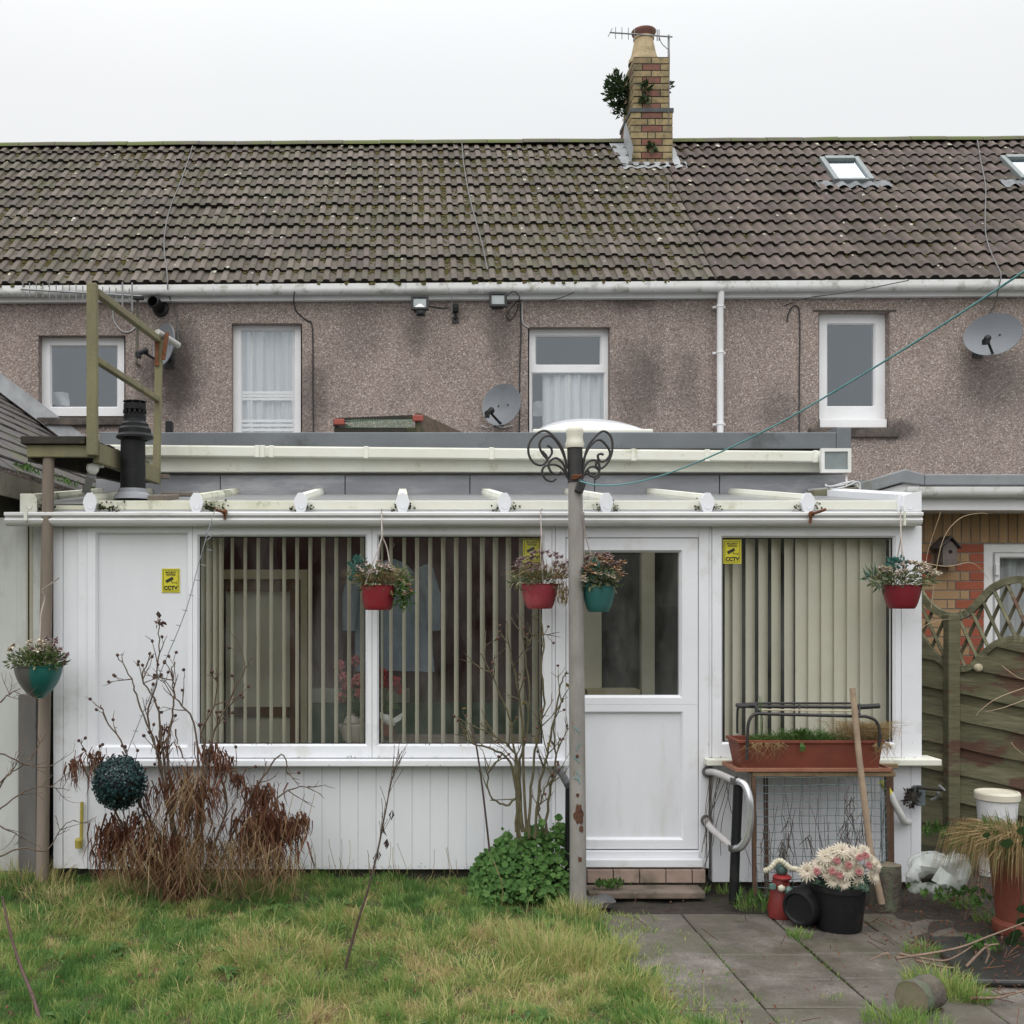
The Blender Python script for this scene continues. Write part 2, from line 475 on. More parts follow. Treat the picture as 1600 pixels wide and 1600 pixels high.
RIDGE_MAT = simple('mossy_ridge_tiles', (.125,.105,.09), (.09,.075,.065), scale=9, rough=.9, bmp=.4, dirt=(.105,.125,.04), dscale=2.6, dlo=.38, dhi=.58)
MOSS = leafmat('moss_clump', (.055,.050,.014), (.075,.072,.018), (.10,.052,.020), trans=0, rough=.95)

EAVE = Vector((0, 11.33, 3.167*11.33/11.22 + H)); RIDGE = Vector((0, 13.96, 5.64*13.96/13.85 + H))
SL = (RIDGE - EAVE); SLEN = SL.length; SDIR = SL.normalized(); SNRM = Vector((0, -SDIR.z, SDIR.y))
NCOURSE = 14; GAUGE = SLEN / NCOURSE
def roof_pt(x, s, h=0.0):
    p = EAVE + SDIR*s + SNRM*h
    return Vector((x, p.y, p.z + ez(x)))

def tile_roof(parent, x0, x1, style, mat, seed):
    rng = random.Random(seed)
    verts, faces, frnd, vpan, fnose = [], [], [], [], []
    U = .131 if style == 'flat' else .137
    if style == 'flat':
        prof = [(0,.004),(.05,.021),(.15,.026),(.38,.026),(.48,.021),(.55,.004),(.62,.0),(.94,.0)]
        pan = [.5,0,0,0,0,.7,1,1]
    else:
        prof = [(k/10, .030*min(1,max(0,.62+.75*math.cos(2*math.pi*(k/10-.32))))**1.1) for k in range(10)]
        pan = [max(0, min(1, .75-h/.02)) for _, h in prof]
    ncol = int((x1-x0)/U)
    xs = []
    for i in range(ncol+1):
        for (u, h), pn in zip(prof, pan):
            xx = x0 + (i+u)*U
            if xx <= x1: xs.append((xx, h, pn, i))
    nx = len(xs)
    for c in range(NCOURSE):
        s0 = c*GAUGE - .01; s1 = s0 + GAUGE + .05
        tj = {}
        base = len(verts)
        off = rng.uniform(-.006, .006)
        ph = rng.uniform(0, 10)
        wave = [.012*mnoise.noise(Vector((xx*.8, c*3.1, seed))) for xx, *_ in xs]
        for row, (s, lift) in enumerate(((s0+.018, -.012), (s0, .034), (s1, .0))):
            for k, (xx, h, pn, i) in enumerate(xs):
                ti = i//2
                if ti not in tj: tj[ti] = (rng.uniform(-.005,.005), rng.uniform(-.008,.008), rng.random())
                dj, ds, _ = tj[ti]
                hh = (h if row else h*.5 - .004) + lift + dj*(1 if row == 1 else .3) + wave[k]
                verts.append(roof_pt(xx + off, s + (ds if row < 2 else 0), hh)); vpan.append(pn)
        for row in range(2):
            for k in range(nx-1):
                a = base + row*nx + k
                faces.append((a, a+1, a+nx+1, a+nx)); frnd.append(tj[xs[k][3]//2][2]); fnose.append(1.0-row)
    base = Vector(parent.location)
    me = bpy.data.meshes.new('roof')
    me.from_pydata([v - base for v in verts], [], faces)
    at = me.attributes.new('tile_rnd', 'FLOAT', 'FACE'); at.data.foreach_set('value', frnd)
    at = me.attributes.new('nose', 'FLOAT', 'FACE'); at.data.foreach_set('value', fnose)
    at = me.attributes.new('pan', 'FLOAT', 'POINT'); at.data.foreach_set('value', vpan)
    me.materials.append(mat); me.update()
    o = bpy.data.objects.new('roof', me); COL.objects.link(o); o.parent = parent
    if style != 'flat':
        me.polygons.foreach_set('use_smooth', [True]*len(me.polygons)); me.set_sharp_from_angle(angle=rad(40))
    # rear slope, plain, closes the loft
    b = MB()
    b.quad((x0,RIDGE.y+.02,RIDGE.z+ez(x0)-.03),(x1,RIDGE.y+.02,RIDGE.z+ez(x1)-.03),(x1,RIDGE.y+2.7,EAVE.z),(x0,RIDGE.y+2.7,EAVE.z))
    b.build('rear_slope', mat, o)
    # ridge tiles
    b = MB(); xx = x0
    while xx < x1 - .02:
        x2 = min(xx+.45, x1)
        j = rng.uniform(-.005,.005); k = rng.uniform(-.005,.005)
        prof2 = []
        for q in range(9):
            a = math.pi*(q/8)
            prof2.append((-math.cos(a)*.14, math.sin(a)*.085))
        vv = []
        for (xa, jj) in ((xx, j), (x2-.006, k)):
            for yy, zz in prof2: vv.append((xa, RIDGE.y+yy, RIDGE.z+ez(xa)-.036+zz+jj))
        b.add(vv, [(q,q+1,q+10,q+9) for q in range(8)] + [tuple(range(8,-1,-1)), tuple(range(9,18))])
        xx = x2
    b.build('ridge_tiles', RIDGE_MAT, o, smooth=50)
    # moss cushions lying in the pans
    b = MB()
    n = 14000 if style == 'flat' else 2400
    ico = [(0,0,1)] + [(math.cos(a)*.9, math.sin(a)*.9, .35) for a in [k*math.pi/3 for k in range(6)]] + [(math.cos(a), math.sin(a), -.2) for a in [k*math.pi/3+.5 for k in range(6)]]
    icf = [(0,1+k,1+(k+1)%6) for k in range(6)] + [(1+k,7+k,1+(k+1)%6) for k in range(6)] + [(1+(k+1)%6,7+k,7+(k+1)%6) for k in range(6)]
    made = 0; tries = 0
    while made < n and tries < n*14:
        tries += 1
        xx = rng.uniform(x0, x1); s = rng.uniform(0, SLEN-.1)
        dens = mnoise.noise(Vector((xx*.45, s*.7, 3.3+seed)))*.5 + mnoise.noise(Vector((xx*2.1, s*1.5, 9.1)))*.35
        if style == 'flat':
            dens += .62*math.exp(-((xx-1.1)/1.5)**2)*(1-.5*s/SLEN) + .10 - .16*(s/SLEN)
        else:
            dens += -.05 - .10*(xx-3)/3
        if rng.random() > max(0, dens*1.7+.12): continue
        c = round((s)/GAUGE)
        if rng.random() < .55: s = c*GAUGE + rng.choice((rng.uniform(-.03,.02), rng.uniform(.0,.09)))
        u = .79 if style == 'flat' else .82
        i = math.floor((xx-x0)/U)
        if style == 'flat' and i % 2 and rng.random() < .72: i -= 1
        cx = x0 + (i+u+rng.uniform(-.2,.3))*U
        r_ = rng.uniform(.007,.024)*(1 if style == 'flat' else .8)
        p = roof_pt(cx, s, .012)
        rot = rng.uniform(0,6.3)
        vv = []
        for (a_, b_, c_) in ico:
            q = r_*rng.uniform(.7,1.25)
            aa = a_*math.cos(rot)-b_*math.sin(rot); bb = a_*math.sin(rot)+b_*math.cos(rot)
            vv.append(p + Vector((aa*q,0,0)) + SDIR*(bb*q*1.1) + SNRM*(c_*q*.8))
        b.add(vv, icf); made += 1
    mo = b.build('moss', MOSS, o)
    mo['kind'] = 'stuff'
    # pale lichen rosettes and bird droppings
    b = MB()
    for _ in range(170):
        xx, s = rng.uniform(x0,x1), SLEN*(1-rng.random()**1.6*.95) - .05
        cx = x0 + (math.floor((xx-x0)/U) + rng.uniform(.1,.4))*U; q = rng.uniform(.008,.022)*(1.5 if rng.random() < .12 else 1)
        cc = roof_pt(cx, s, .036 + .030*(1-((s+.01) % GAUGE)/GAUGE)); vv = [cc + SNRM*.004]
        for k in range(8): a = 2*math.pi*k/8; w_ = q*rng.uniform(.5,1.2); vv.append(cc + Vector((math.cos(a)*w_,0,0)) + SDIR*(math.sin(a)*w_*1.2))
        b.add(vv, [(0,1+k,1+(k+1)%8) for k in range(8)])
    li = b.build('lichen', leafmat('pale_lichen', (.42,.41,.36), (.32,.30,.20), (.55,.54,.50), trans=0), o); li['kind'] = 'stuff'
    return o

def wall_holes(mb, x0, x1, z0, z1, y, holes, depth):
    xs = sorted({x0, x1, *[h[0] for h in holes], *[h[1] for h in holes]})
    zs = sorted({z0, z1, *[h[2] for h in holes], *[h[3] for h in holes]})
    for a, b in zip(xs, xs[1:]):
        for c, d in zip(zs, zs[1:]):
            mx_, mz_ = (a+b)/2, (c+d)/2
            if any(h[0] < mx_ < h[1] and h[2] < mz_ < h[3] for h in holes): continue
            mb.quad((a,y,c),(b,y,c),(b,y,d),(a,y,d))
    for (a,b,c,d) in holes:
        y2 = y + depth
        mb.quad((a,y,c),(a,y2,c),(a,y2,d),(a,y,d)); mb.quad((b,y2,c),(b,y,c),(b,y,d),(b,y2,d))
        mb.quad((a,y,d),(a,y2,d),(b,y2,d),(b,y,d)); mb.quad((a,y2,c),(a,y,c),(b,y,c),(b,y2,c))

def frame_ring(mb, o, g, d, depth, ch=.012):
    """picture frame: outer rect o, opening g (x0,x1,z0,z1), front at depth d, chamfered towards the glass"""
    (a,b,c,e), (f,h,i,j) = o, g
    gi = (f-ch, h+ch, i-ch, j+ch)
    def ring(r, y): return [(r[0],y,r[2]),(r[1],y,r[2]),(r[1],y,r[3]),(r[0],y,r[3])]
    vv = ring((a,b,c,e), d+depth) + ring((a,b,c,e), d) + ring(gi, d) + ring((f,h,i,j), d+ch*1.6) + ring((f,h,i,j), d+depth)
    fs = []
    for lv in range(4):
        for k in range(4):
            k2 = (k+1) % 4
            fs.append((lv*4+k, lv*4+k2, lv*4+4+k2, lv*4+4+k))
    mb.add(vv, fs)

HGLASS = glassmat('house_glass', .155, tint=(.90,.92,.92), smear_haze=.03)
CURTAIN = leafmat('net_curtain', (.82,.83,.84), (.86,.87,.88), trans=.3, rough=.9)
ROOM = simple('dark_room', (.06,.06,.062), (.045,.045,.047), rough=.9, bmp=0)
SILLSTONE = simple('dirty_stone_sill', (.13,.105,.09), (.07,.06,.052), scale=9, rough=.9, bmp=.5, bscale=50, bdist=.01, dirt=(.02,.018,.016), dscale=3, dlo=.45, dhi=.65)

def curtain(parent, x0, x1, y0, y1, d, seed, lace=None):
    b = MB(); rng = random.Random(seed)
    n = 60; nz = 6
    vv = []
    xa, xb = X(x0,d), X(x1,d)
    ph = [rng.uniform(0,6.3) for _ in range(4)]
    for j in range(nz+1):
        z = Z(y1,d) + (Z(y0,d)-Z(y1,d))*j/nz
        for i in range(n+1):
            u = i/n
            yy = d + .018*math.sin(u*38+ph[0]+.3*math.sin(j*.7)) + .012*math.sin(u*83+ph[1]) + .02*math.sin(u*9+ph[2])
            vv.append((xa+(xb-xa)*u, yy, z))
    fs = [(j*(n+1)+i, j*(n+1)+i+1, (j+1)*(n+1)+i+1, (j+1)*(n+1)+i) for j in range(nz) for i in range(n)]
    b.add(vv, fs)
    c = b.build('curtain', CURTAIN, parent, smooth=80)
    if lace:
        b = MB()
        for (ya, yb) in lace:
            za, zb = Z(yb,d), Z(ya,d)
            for i in range(44):
                u0 = i/44
                for k in range(3):
                    zz = za+(zb-za)*(k+.5)/3
                    xx = xa+(xb-xa)*(u0+(k%2)/88)
                    yy = d - .035
                    b.lathe([(0,0),(.012,.001),(.016,0)], (xx,yy,zz), n=6, axis=(0,-1,0))
        b.build('lace', CURTAIN, c)
    return c

def house_window(parent, outer, lights, recess=.11, sill=None, cur=None, sash=None):
    """outer frame rectangle and glass rectangles in photo pixels at the wall's depth"""
    d = DH + recess
    rect = lambda r: (X(r[0],d), X(r[1],d), Z(r[3],d), Z(r[2],d))
    o = rect(outer)
    mb = MB()
    fr = None
    for i, (cell, gl) in enumerate(lights):
        frame_ring(mb, rect(cell), rect(gl), d, .06, ch=.014)
    if sash:
        for (cell, gl) in sash: frame_ring(mb, rect(cell), rect(gl), d-.018, .03, ch=.01)
    wobj = mb.build('window', UPVC_HOUSE, parent)
    b = MB()
    for cell, gl in lights:
        g = rect(gl)
        b.quad((g[0]-.005,d+.035,g[2]-.005),(g[1]+.005,d+.035,g[2]-.005),(g[1]+.005,d+.035,g[3]+.005),(g[0]-.005,d+.035,g[3]+.005))
    b.build('pane', HGLASS, wobj)
    if sill:
        b = MB(); b.pbox(sill[0], sill[2], sill[1], sill[3], DH-.05, .2)
        b.build('sill', SILLSTONE if len(sill) < 5 else UPVC_HOUSE, wobj, bevel=.01)
    return wobj

XL, XM, XR = -7.5, X(1133, 11.2), 9.8
house1 = thing('terraced_house', 'pebbledashed terraced house with a mossy grey tiled roof, brick chimney and three rear windows', 'house', (1.0, DH, 0))
house2 = thing('terraced_house', 'pebbledashed terraced house with cleaner brown tiles and two roof windows', 'house', (5.5, DH, 0))
for h_ in (house1, house2): h_['group'] = 'houses of one terrace'

def rect_hole(x0, x1, y0, y1): return (X(x0,DH), X(x1,DH), Z(y1,DH), Z(y0,DH))
holes1 = [rect_hole(60,196,524,654), rect_hole(362,472,505,700), rect_hole(825,953,511,690)]
holes2 = [rect_hole(1279,1390,487,668)]
zt = EAVE.z + .02
mb = MB(); wall_holes(mb, XL, XM, 0, zt, DH, holes1, .2)
mb.quad((XL,DH,0),(XL,DH,zt),(XL,DH+5.2,zt),(XL,DH+5.2,0)); mb.quad((XL,DH+5.2,0),(XL,DH+5.2,zt),(XM,DH+5.2,zt),(XM,DH+5.2,0))
mb.build('wall', PEBBLE, house1)
mb = MB(); wall_holes(mb, XM, XR, 0, zt, DH, holes2, .2)
mb.quad((XR,DH,0),(XR,DH+5.2,0),(XR,DH+5.2,zt),(XR,DH,zt)); mb.quad((XM,DH+5.2,0),(XM,DH+5.2,zt),(XR,DH+5.2,zt),(XR,DH+5.2,0))
mb.build('wall', PEBBLE, house2)
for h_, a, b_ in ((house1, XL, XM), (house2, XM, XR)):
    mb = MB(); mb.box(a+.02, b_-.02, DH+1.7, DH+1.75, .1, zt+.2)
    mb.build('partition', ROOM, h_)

# render bands over the window heads
mb = MB()
mb.box(X(1270,DH), X(1400,DH), DH-.012, DH+.01, Z(486.5,DH), Z(484.5,DH))
mb.build('lintel', SILLSTONE, house2)

house_window(house1, (62,194,527,652), [((64,194,527,650),(80,182,541,635))], sill=(57,198,652,664))
w2 = house_window(house1, (364,470,508,690), [((364,470,508,700),(378,459,516,690))])
curtain(w2, 366, 470, 508, 700, DH+.18, 4, lace=[(612,627),(655,676)])
w3 = house_window(house1, (827,952,514,690), [((827,952,514,580),(838,938,526,569)), ((827,952,580,690),(832,944,584,680))])
curtain(w3, 848, 950, 584, 690, DH+.18, 9)
house_window(house2, (1280,1388,488,666), [((1280,1388,489,655),(1294,1366,507,634))], sill=(1266,1407,668,683))
mb = MB(); mb.pbox(1281,655,1386,668,DH+.04,.12); mb.build('window_board', UPVC_HOUSE, house2, bevel=.006)
# objects on the inner window boards: cloths and a bottle behind the glass
for (pa, pb, pc, pe, nm, lab) in [(81,108,612,634,'towel','pale folded towel behind the small upper window at the far left'),
                             (833,868,626,650,'towel','white cloth behind the lower pane of the two-part upper window')]:
    b = MB(); d = DH+.34; x0,x1,z0,z1 = X(pa,d),X(pb,d),Z(pe,d),Z(pc,d)
    vv=[]; n=10
    for j in range(5):
        for i in range(n+1):
            u=i/n
            vv.append((x0+(x1-x0)*u, d+.02*math.sin(u*7+j), z0+(z1-z0)*j/4*(1-.12*(2*u-1)**2)))
    b.add(vv, [(j*(n+1)+i,j*(n+1)+i+1,(j+1)*(n+1)+i+1,(j+1)*(n+1)+i) for j in range(4) for i in range(n)])
    tag(b.build(nm, CURTAIN, smooth=80), lab, 'towel')

# fascia, gutter, downpipe
def strip_x(mb, xa, xb, prof, n=14):
    """profile (y,z) swept along x following the eaves line"""
    vv = []
    for i in range(n+1):
        xx = xa + (xb-xa)*i/n
        for (yy, zz) in prof: vv.append((xx, yy, zz + ez(xx)))
    m = len(prof)
    mb.add(vv, [(i*m+k, i*m+k+1, (i+1)*m+k+1, (i+1)*m+k) for i in range(n) for k in range(m-1)])
zf = lambda y, d: Z(y, d)
gutprof = [(11.41, zf(442,11.31)), (11.41, zf(449,11.31))] + [(11.355+.055*math.cos(a), zf(448.5,11.31)+.055*math.sin(a)*.92) for a in [-.2-k*math.pi*.95/10 for k in range(11)]] + [(11.298, zf(441.5,11.31)), (11.308, zf(441.5,11.31))]
for h_, a, b_ in ((house1, XL, XM), (house2, XM, XR)):
    mb = MB()
    strip_x(mb, a, b_, [(11.5,zf(467,11.43)+.002),(11.43,zf(467,11.43)),(11.43,zf(438,11.43))])
    mb.build('fascia', UPVC_HOUSE, h_)
    mb = MB(); strip_x(mb, a, b_, gutprof)
    g_ = mb.build('gutter', GUTTER, h_, smooth=50)
    mb = MB()
    rng = random.Random(int(a*10))
    xx = a + .3
    while xx < b_:
        e_ = ez(xx)
        pts = [(xx, 11.355+.059*math.cos(q), zf(448.5,11.31)+e_+.059*math.sin(q)*.92) for q in [-.4-k*math.pi*.85/8 for k in range(9)]] + [(xx,11.296,zf(441,11.31)+e_)]
        mb.tube(pts, .006, 5)
        xx += rng.uniform(.75,1.0)
    mb.build('gutter_bracket', GUTTER, g_)
mb = MB()
xd = X(1127, 11.36); e_ = ez(xd)
mb.tube([(xd,11.36,zf(452,11.36)+e_),(xd,11.375,zf(470,11.38)),(xd,11.40,zf(480,11.4)),(xd,11.40,Z(690,11.4))], .034, 14)
dp = mb.build('downpipe', UPVC_HOUSE, house1, smooth=50)
for py in (552, 664, 480):
    b = MB(); b.lathe([(.035,0),(.041,.002),(.041,.022),(.035,.024)], (xd,11.40,Z(py,11.4)), 16); b.box(xd-.065,xd+.065,11.435,11.46,Z(py,11.4),Z(py,11.4)+.022)
    b.build('pipe_clip', UPVC_HOUSE, dp, smooth=40)

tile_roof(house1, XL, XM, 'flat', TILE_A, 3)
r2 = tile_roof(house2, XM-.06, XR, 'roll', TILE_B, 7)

# roof windows
def roof_solve(px, py):
    """point of the roof plane under a photo pixel"""
    k = (HY-py)/F
    # z-H = k*y ; z = EAVE.z + t*SL.z ; y = EAVE.y + t*SL.y
    t_ = (k*EAVE.y + H - EAVE.z)/(SL.z - k*SL.y)
    for _ in range(4):
        y = EAVE.y + SL.y*t_
        xx = (px-CX)/F*y
        t_ = (k*EAVE.y + H - EAVE.z - ez(xx))/(SL.z - k*SL.y)
    return xx, t_*SLEN
SKYGLASS = glassmat('roof_glass', .62, tint=(.5,.5,.55), rough=.05)
FRAME_GREY = simple('grey_green_cladding', (.20,.225,.225), (.16,.18,.18), rough=.45, bmp=.05)
for (pl, pr, pt, pb_) in ((1277,1338,255,292), (1558,1622,253,290)):
    xl, st = roof_solve(pl, pt+2); xr, _ = roof_solve(pr, pt+2); _, sb = roof_solve(pl+22, pb_)
    b = MB()
    def rp(x_, s_, h_): return roof_pt(x_, s_, h_)
    def rbox(b, xa, xb, sa, sb_, h0, h1):
        vv = [rp(xa,sa,h0),rp(xb,sa,h0),rp(xb,sb_,h0),rp(xa,sb_,h0),rp(xa,sa,h1),rp(xb,sa,h1),rp(xb,sb_,h1),rp(xa,sb_,h1)]
        b.add(vv, [(0,3,2,1),(4,5,6,7),(0,1,5,4),(1,2,6,5),(2,3,7,6),(3,0,4,7)])
    fw = .06
    rbox(b, xl, xl+fw, sb, st, 0, .10); rbox(b, xr-fw, xr, sb, st, 0, .10)
    rbox(b, xl+fw, xr-fw, st-fw-.02, st, 0, .112); rbox(b, xl+fw, xr-fw, sb, sb+fw*.8, 0, .093)
    rw = b.build('roof_window', FRAME_GREY, house2, bevel=.006)
    b = MB(); b.quad(rp(xl+fw,sb+fw*.8,.075), rp(xr-fw,sb+fw*.8,.075), rp(xr-fw,st-fw,.075), rp(xl+fw,st-fw,.075)); b.build('pane', SKYGLASS, rw)
    b = MB()   # wavy lead apron under the window
    vv = []; n = 40
    for i in range(n+1):
        xx = xl-.22 + (xr-xl+.42)*i/n
        hh = .019*(1+math.cos(2*math.pi*((xx-XM)/.165-.3)))+.036
        vv += [rp(xx, sb+.06, .05), rp(xx, sb-.01, hh), rp(xx, sb-.13-.012*math.sin(i*.9), hh+.004)]
    b.add(vv, [(3*i+k,3*i+3+k,3*i+4+k,3*i+1+k) for i in range(n) for k in range(2)])
    b.build('lead_apron', simple('apron_lead', (.22,.23,.245), (.13,.135,.14), scale=9, rough=.75, bmp=.2), rw, smooth=60)

# chimney, brick by brick
BUFF = leafmat('buff_brick', (.30,.225,.115), (.37,.29,.16), (.20,.145,.085), trans=0, rough=.9, dirt=(.075,.07,.045))
REDB = leafmat('red_brick', (.20,.085,.065), (.25,.11,.085), (.15,.065,.055), trans=0, rough=.9, dirt=(.075,.06,.04))
MORTAR = simple('dirty_mortar', (.06,.055,.045), (.03,.028,.022), scale=15, rough=.95, bmp=.4)
CD = 13.42
cz = lambda y: Z(y, CD)
ctop, cmid, cbot = cz(88), cz(170), cz(268)
ch = MB()
xc1, xc2 = X(990,CD), X(1046,CD)
xb1, xb2 = X(986,CD), X(1051,CD)
DEP = .62
ch.box(xc1+.006, xc2-.006, CD+.016, CD+DEP-.006, cmid, ctop)
ch.box(xb1+.006, xb2-.006, CD+.006, CD+DEP+.02, cbot-.25, cmid)
chim = ch.build('chimney', MORTAR, house1)
bb, rb = MB(), MB()
rng = random.Random(5)
def course(z0, hgt, xa, xb, y0, y1, k, special=None):
    w_ = xb-xa; jg = .013
    j = lambda: rng.uniform(-.002,.003)
    # front
    if k % 2: segs = [(0,.25,'b'),(.25,.75,'r'),(.75,1,'b')]
    else: segs = [(0,.5,'b'),(.5,1,'b')]
    if special == 'quarter' and not k % 2: segs = [(0,.4,'b'),(.4,.58,'b'),(.58,1,'b')]
    for a,c,t_ in segs:
        q = j()
        tgt = rb if t_ == 'r' and rng.random() < .93 else bb
        tgt.box(xa+w_*a+(jg/2 if a else 0), xa+w_*c-(jg/2 if c<1 else 0), y0-q, y0+.10, z0, z0+hgt-jg)
    # sides
    L = y1-y0; n = 5
    off = 0 if k % 2 else .5
    for side in (0,1):
        p = y0+.112
        first = True
        while p < y1-.02:
            ln = .215 if not (first and k % 2) else .11
            first = False
            e = min(p+ln, y1)
            q = j()
            tgt = rb if rng.random() < .15 else bb
            if side == 0: tgt.box(xa-q, xa+.09, p, e, z0, z0+hgt-jg)
            else: tgt.box(xb-.09, xb+q, p, e, z0, z0+hgt-jg)
            p = e + jg
ncu = 8; hu = (ctop-cmid)/ncu
for k in range(ncu): course(cmid+k*hu, hu, xc1, xc2, CD+.01, CD+DEP, k+1)
ncl = 8; hl = (cmid-.03-cz(258))/ncl
for k in range(ncl): course(cz(258)+k*hl, hl, xb1, xb2, CD, CD+DEP+.025, k, 'quarter')
bb.build('buff_brick', BUFF, chim); rb.build('red_brick', REDB, chim)
b = MB(); b.box(xb1-.012, xb2+.012, CD-.012, CD+DEP+.04, cmid-.045, cmid+.008); b.build('slate_course', simple('slate_course', (.09,.095,.10), (.05,.055,.05), scale=9, rough=.8, bmp=.3), chim, bevel=.005)
b = MB(); b.box(xb1-.03, xb2+.03, CD-.02, CD+.2, cz(266)-.10, cz(257)); b.build('cement_skirt', simple('mossy_cement', (.15,.135,.115), (.09,.085,.06), scale=7, rough=.95, bmp=.4, dirt=(.08,.09,.03), dscale=5), chim, bevel=.012)
# flared cap of mortar and pot
POT = simple('buff_chimney_pot', (.45,.35,.21), (.34,.26,.15), scale=9, rough=.85, bmp=.2, dirt=(.16,.14,.07), dscale=5, dlo=.52, dhi=.7)
POTRED = simple('red_pot_rim', (.22,.09,.075), (.13,.06,.05), scale=9, rough=.85, bmp=.2, dirt=(.12,.12,.05), dscale=6)
b = MB(); pc = Vector(((xc1+xc2)/2-.03, CD+.30, 0))
zz = lambda y: Z(y, CD+.15)
b.lathe([(.19,zz(92)),(.185,zz(86)),(.165,zz(82)),(.150,zz(76)),(.135,zz(66)),(.118,zz(56)),(.118,zz(54)),(.128,zz(53)),(.128,zz(50.5)),(.118,zz(50))], pc, 28)
pot = b.build('chimney_pot', POT, chim, smooth=50)
b = MB(); b.lathe([(.118,zz(50)),(.140,zz(45)),(.150,zz(42)),(.152,zz(40)),(.145,zz(39)),(.120,zz(39.5)),(.105,zz(46)),(.10,zz(56))], pc, 28); b.build('pot_rim', POTRED, pot, smooth=50)
# flashing
b = MB()
xs0, s_f = roof_solve(986, 262)
def rq(pts, h=.045): return [roof_pt(x_, s_, h) for x_, s_ in pts]
sT = SLEN-.03
b.add(rq([(xb1-.20, sT),(xb1-.004, sT),(xb1-.004, s_f-.04),(xb1-.12, s_f+.02)], .052), [(0,1,2,3)])
b.add([roof_pt(xb1-.006,sT,.06), roof_pt(xb1-.006,sT,.30), roof_pt(xb1-.006,s_f,.24), roof_pt(xb1-.006,s_f,.06)], [(0,1,2,3)])
b.add(rq([(xb2+.10, sT),(xb2+.004, sT),(xb2+.004, s_f-.04),(xb2+.09, s_f-.02)], .052), [(0,1,2,3)])
n = 30; vv = []
for i in range(n+1):
    xx = xb1-.14 + (xb2-xb1+.30)*i/n
    hw = .03+.012*math.sin((xx-XL)/.15*2*math.pi)
    vv += [roof_pt(xx, s_f+.04, .055), roof_pt(xx, s_f-.02, hw+.012), roof_pt(xx, s_f-.09-.015*math.sin(i*.8), hw+.006)]
b.add(vv, [(3*i+k,3*i+3+k,3*i+4+k,3*i+1+k) for i in range(n) for k in range(2)])
b.build('lead_flashing', LEAD_PALE, chim, smooth=60)

# cables on roof and wall, boiler flue: parts of their house
def roof_cable(parent, pts, d_wall=None, mat=CABLE_GREY, r=.0065):
    b = MB(); out = []
    for p in pts:
        if len(p) == 2:
            xx, s = roof_solve(*p); out.append(roof_pt(xx, max(s, -.02), .062))
        else: out.append(P(p[0], p[1], p[2]))
    b.tube(smooth_pts(out), r, 5)
    return b.build('cable', mat, parent, smooth=60)
def smooth_pts(pts, k=6):
    pts = [Vector(p) for p in pts]
    if len(pts) < 3: return pts
    res = []
    for i in range(len(pts)-1):
        p0 = pts[max(i-1,0)]; p1 = pts[i]; p2 = pts[i+1]; p3 = pts[min(i+2,len(pts)-1)]
        for j in range(k):
            t = j/k
            res.append(.5*((2*p1) + (-p0+p2)*t + (2*p0-5*p1+4*p2-p3)*t*t + (-p0+3*p1-3*p2+p3)*t**3))
    res.append(pts[-1])
    return res
WD = DH-.012
roof_cable(house1, [(302,236),(286,285),(268,330),(259,370),(258,400),(262,432),(262,447,11.28),(264,462,11.4),(275,490,WD),(279,540,WD)])
roof_cable(house1, [(721,226),(724,262),(732,310),(742,350),(753,390),(761,430)])
roof_cable(house2, [(1524,224),(1530,262),(1537,300),(1536,350),(1538,380),(1548,410),(1560,436),(1561,447,11.28),(1556,470,11.42),(1546,492,WD)])
def wall_cable(parent, pts, mat=CABLE, r=.007, d=WD):
    b = MB(); b.tube(smooth_pts([P(p[0],p[1],d if len(p)<3 else p[2]) for p in pts]), r, 5)
    return b.build('cable', mat, parent, smooth=60)
wall_cable(house1, [(460,456,11.24),(459,470,11.4),(462,485),(472,495),(480,501),(487,506),(489,540),(489,600),(490,690)])
wall_cable(house1, [(813,474),(814,520),(812,580),(812,640),(811,690)])
wall_cable(house1, [(816,470),(816,500),(820,508),(827,512)], CABLE_WHITE, .005)
wall_cable(house1, [(705,455,11.25),(706,470,11.4),(706,488)], CABLE_WHITE, .005)
wall_cable(house1, [(670,478),(685,481),(700,481)], CABLE, .005)
wall_cable(house2, [(1230,503),(1232,490),(1238,480),(1245,478),(1249,487),(1250,520),(1249,600),(1249,690)])
wall_cable(house2, [(1225,478),(1260,466),(1300,460,11.2),(1350,452,11.05),(1420,438,11.0)], CABLE, .005)
wall_cable(house1, [(860,470),(880,464,11.2),(898,456,11.05)], CABLE, .005)
wall_cable(house1, [(176,482),(178,500),(186,513),(196,519),(206,516),(212,510)], CABLE_WHITE, .006)
b = MB(); c = P(252,483,DH)
b.lathe([(.085,0),(.085,.02),(.055,.03),(.055,.10),(.062,.11),(.062,.2),(.052,.205),(.05,.1)], c, 20, axis=Vector((-.22,-.95,.16)))
b.build('boiler_flue', BLACK_PL, house1, smooth=45)
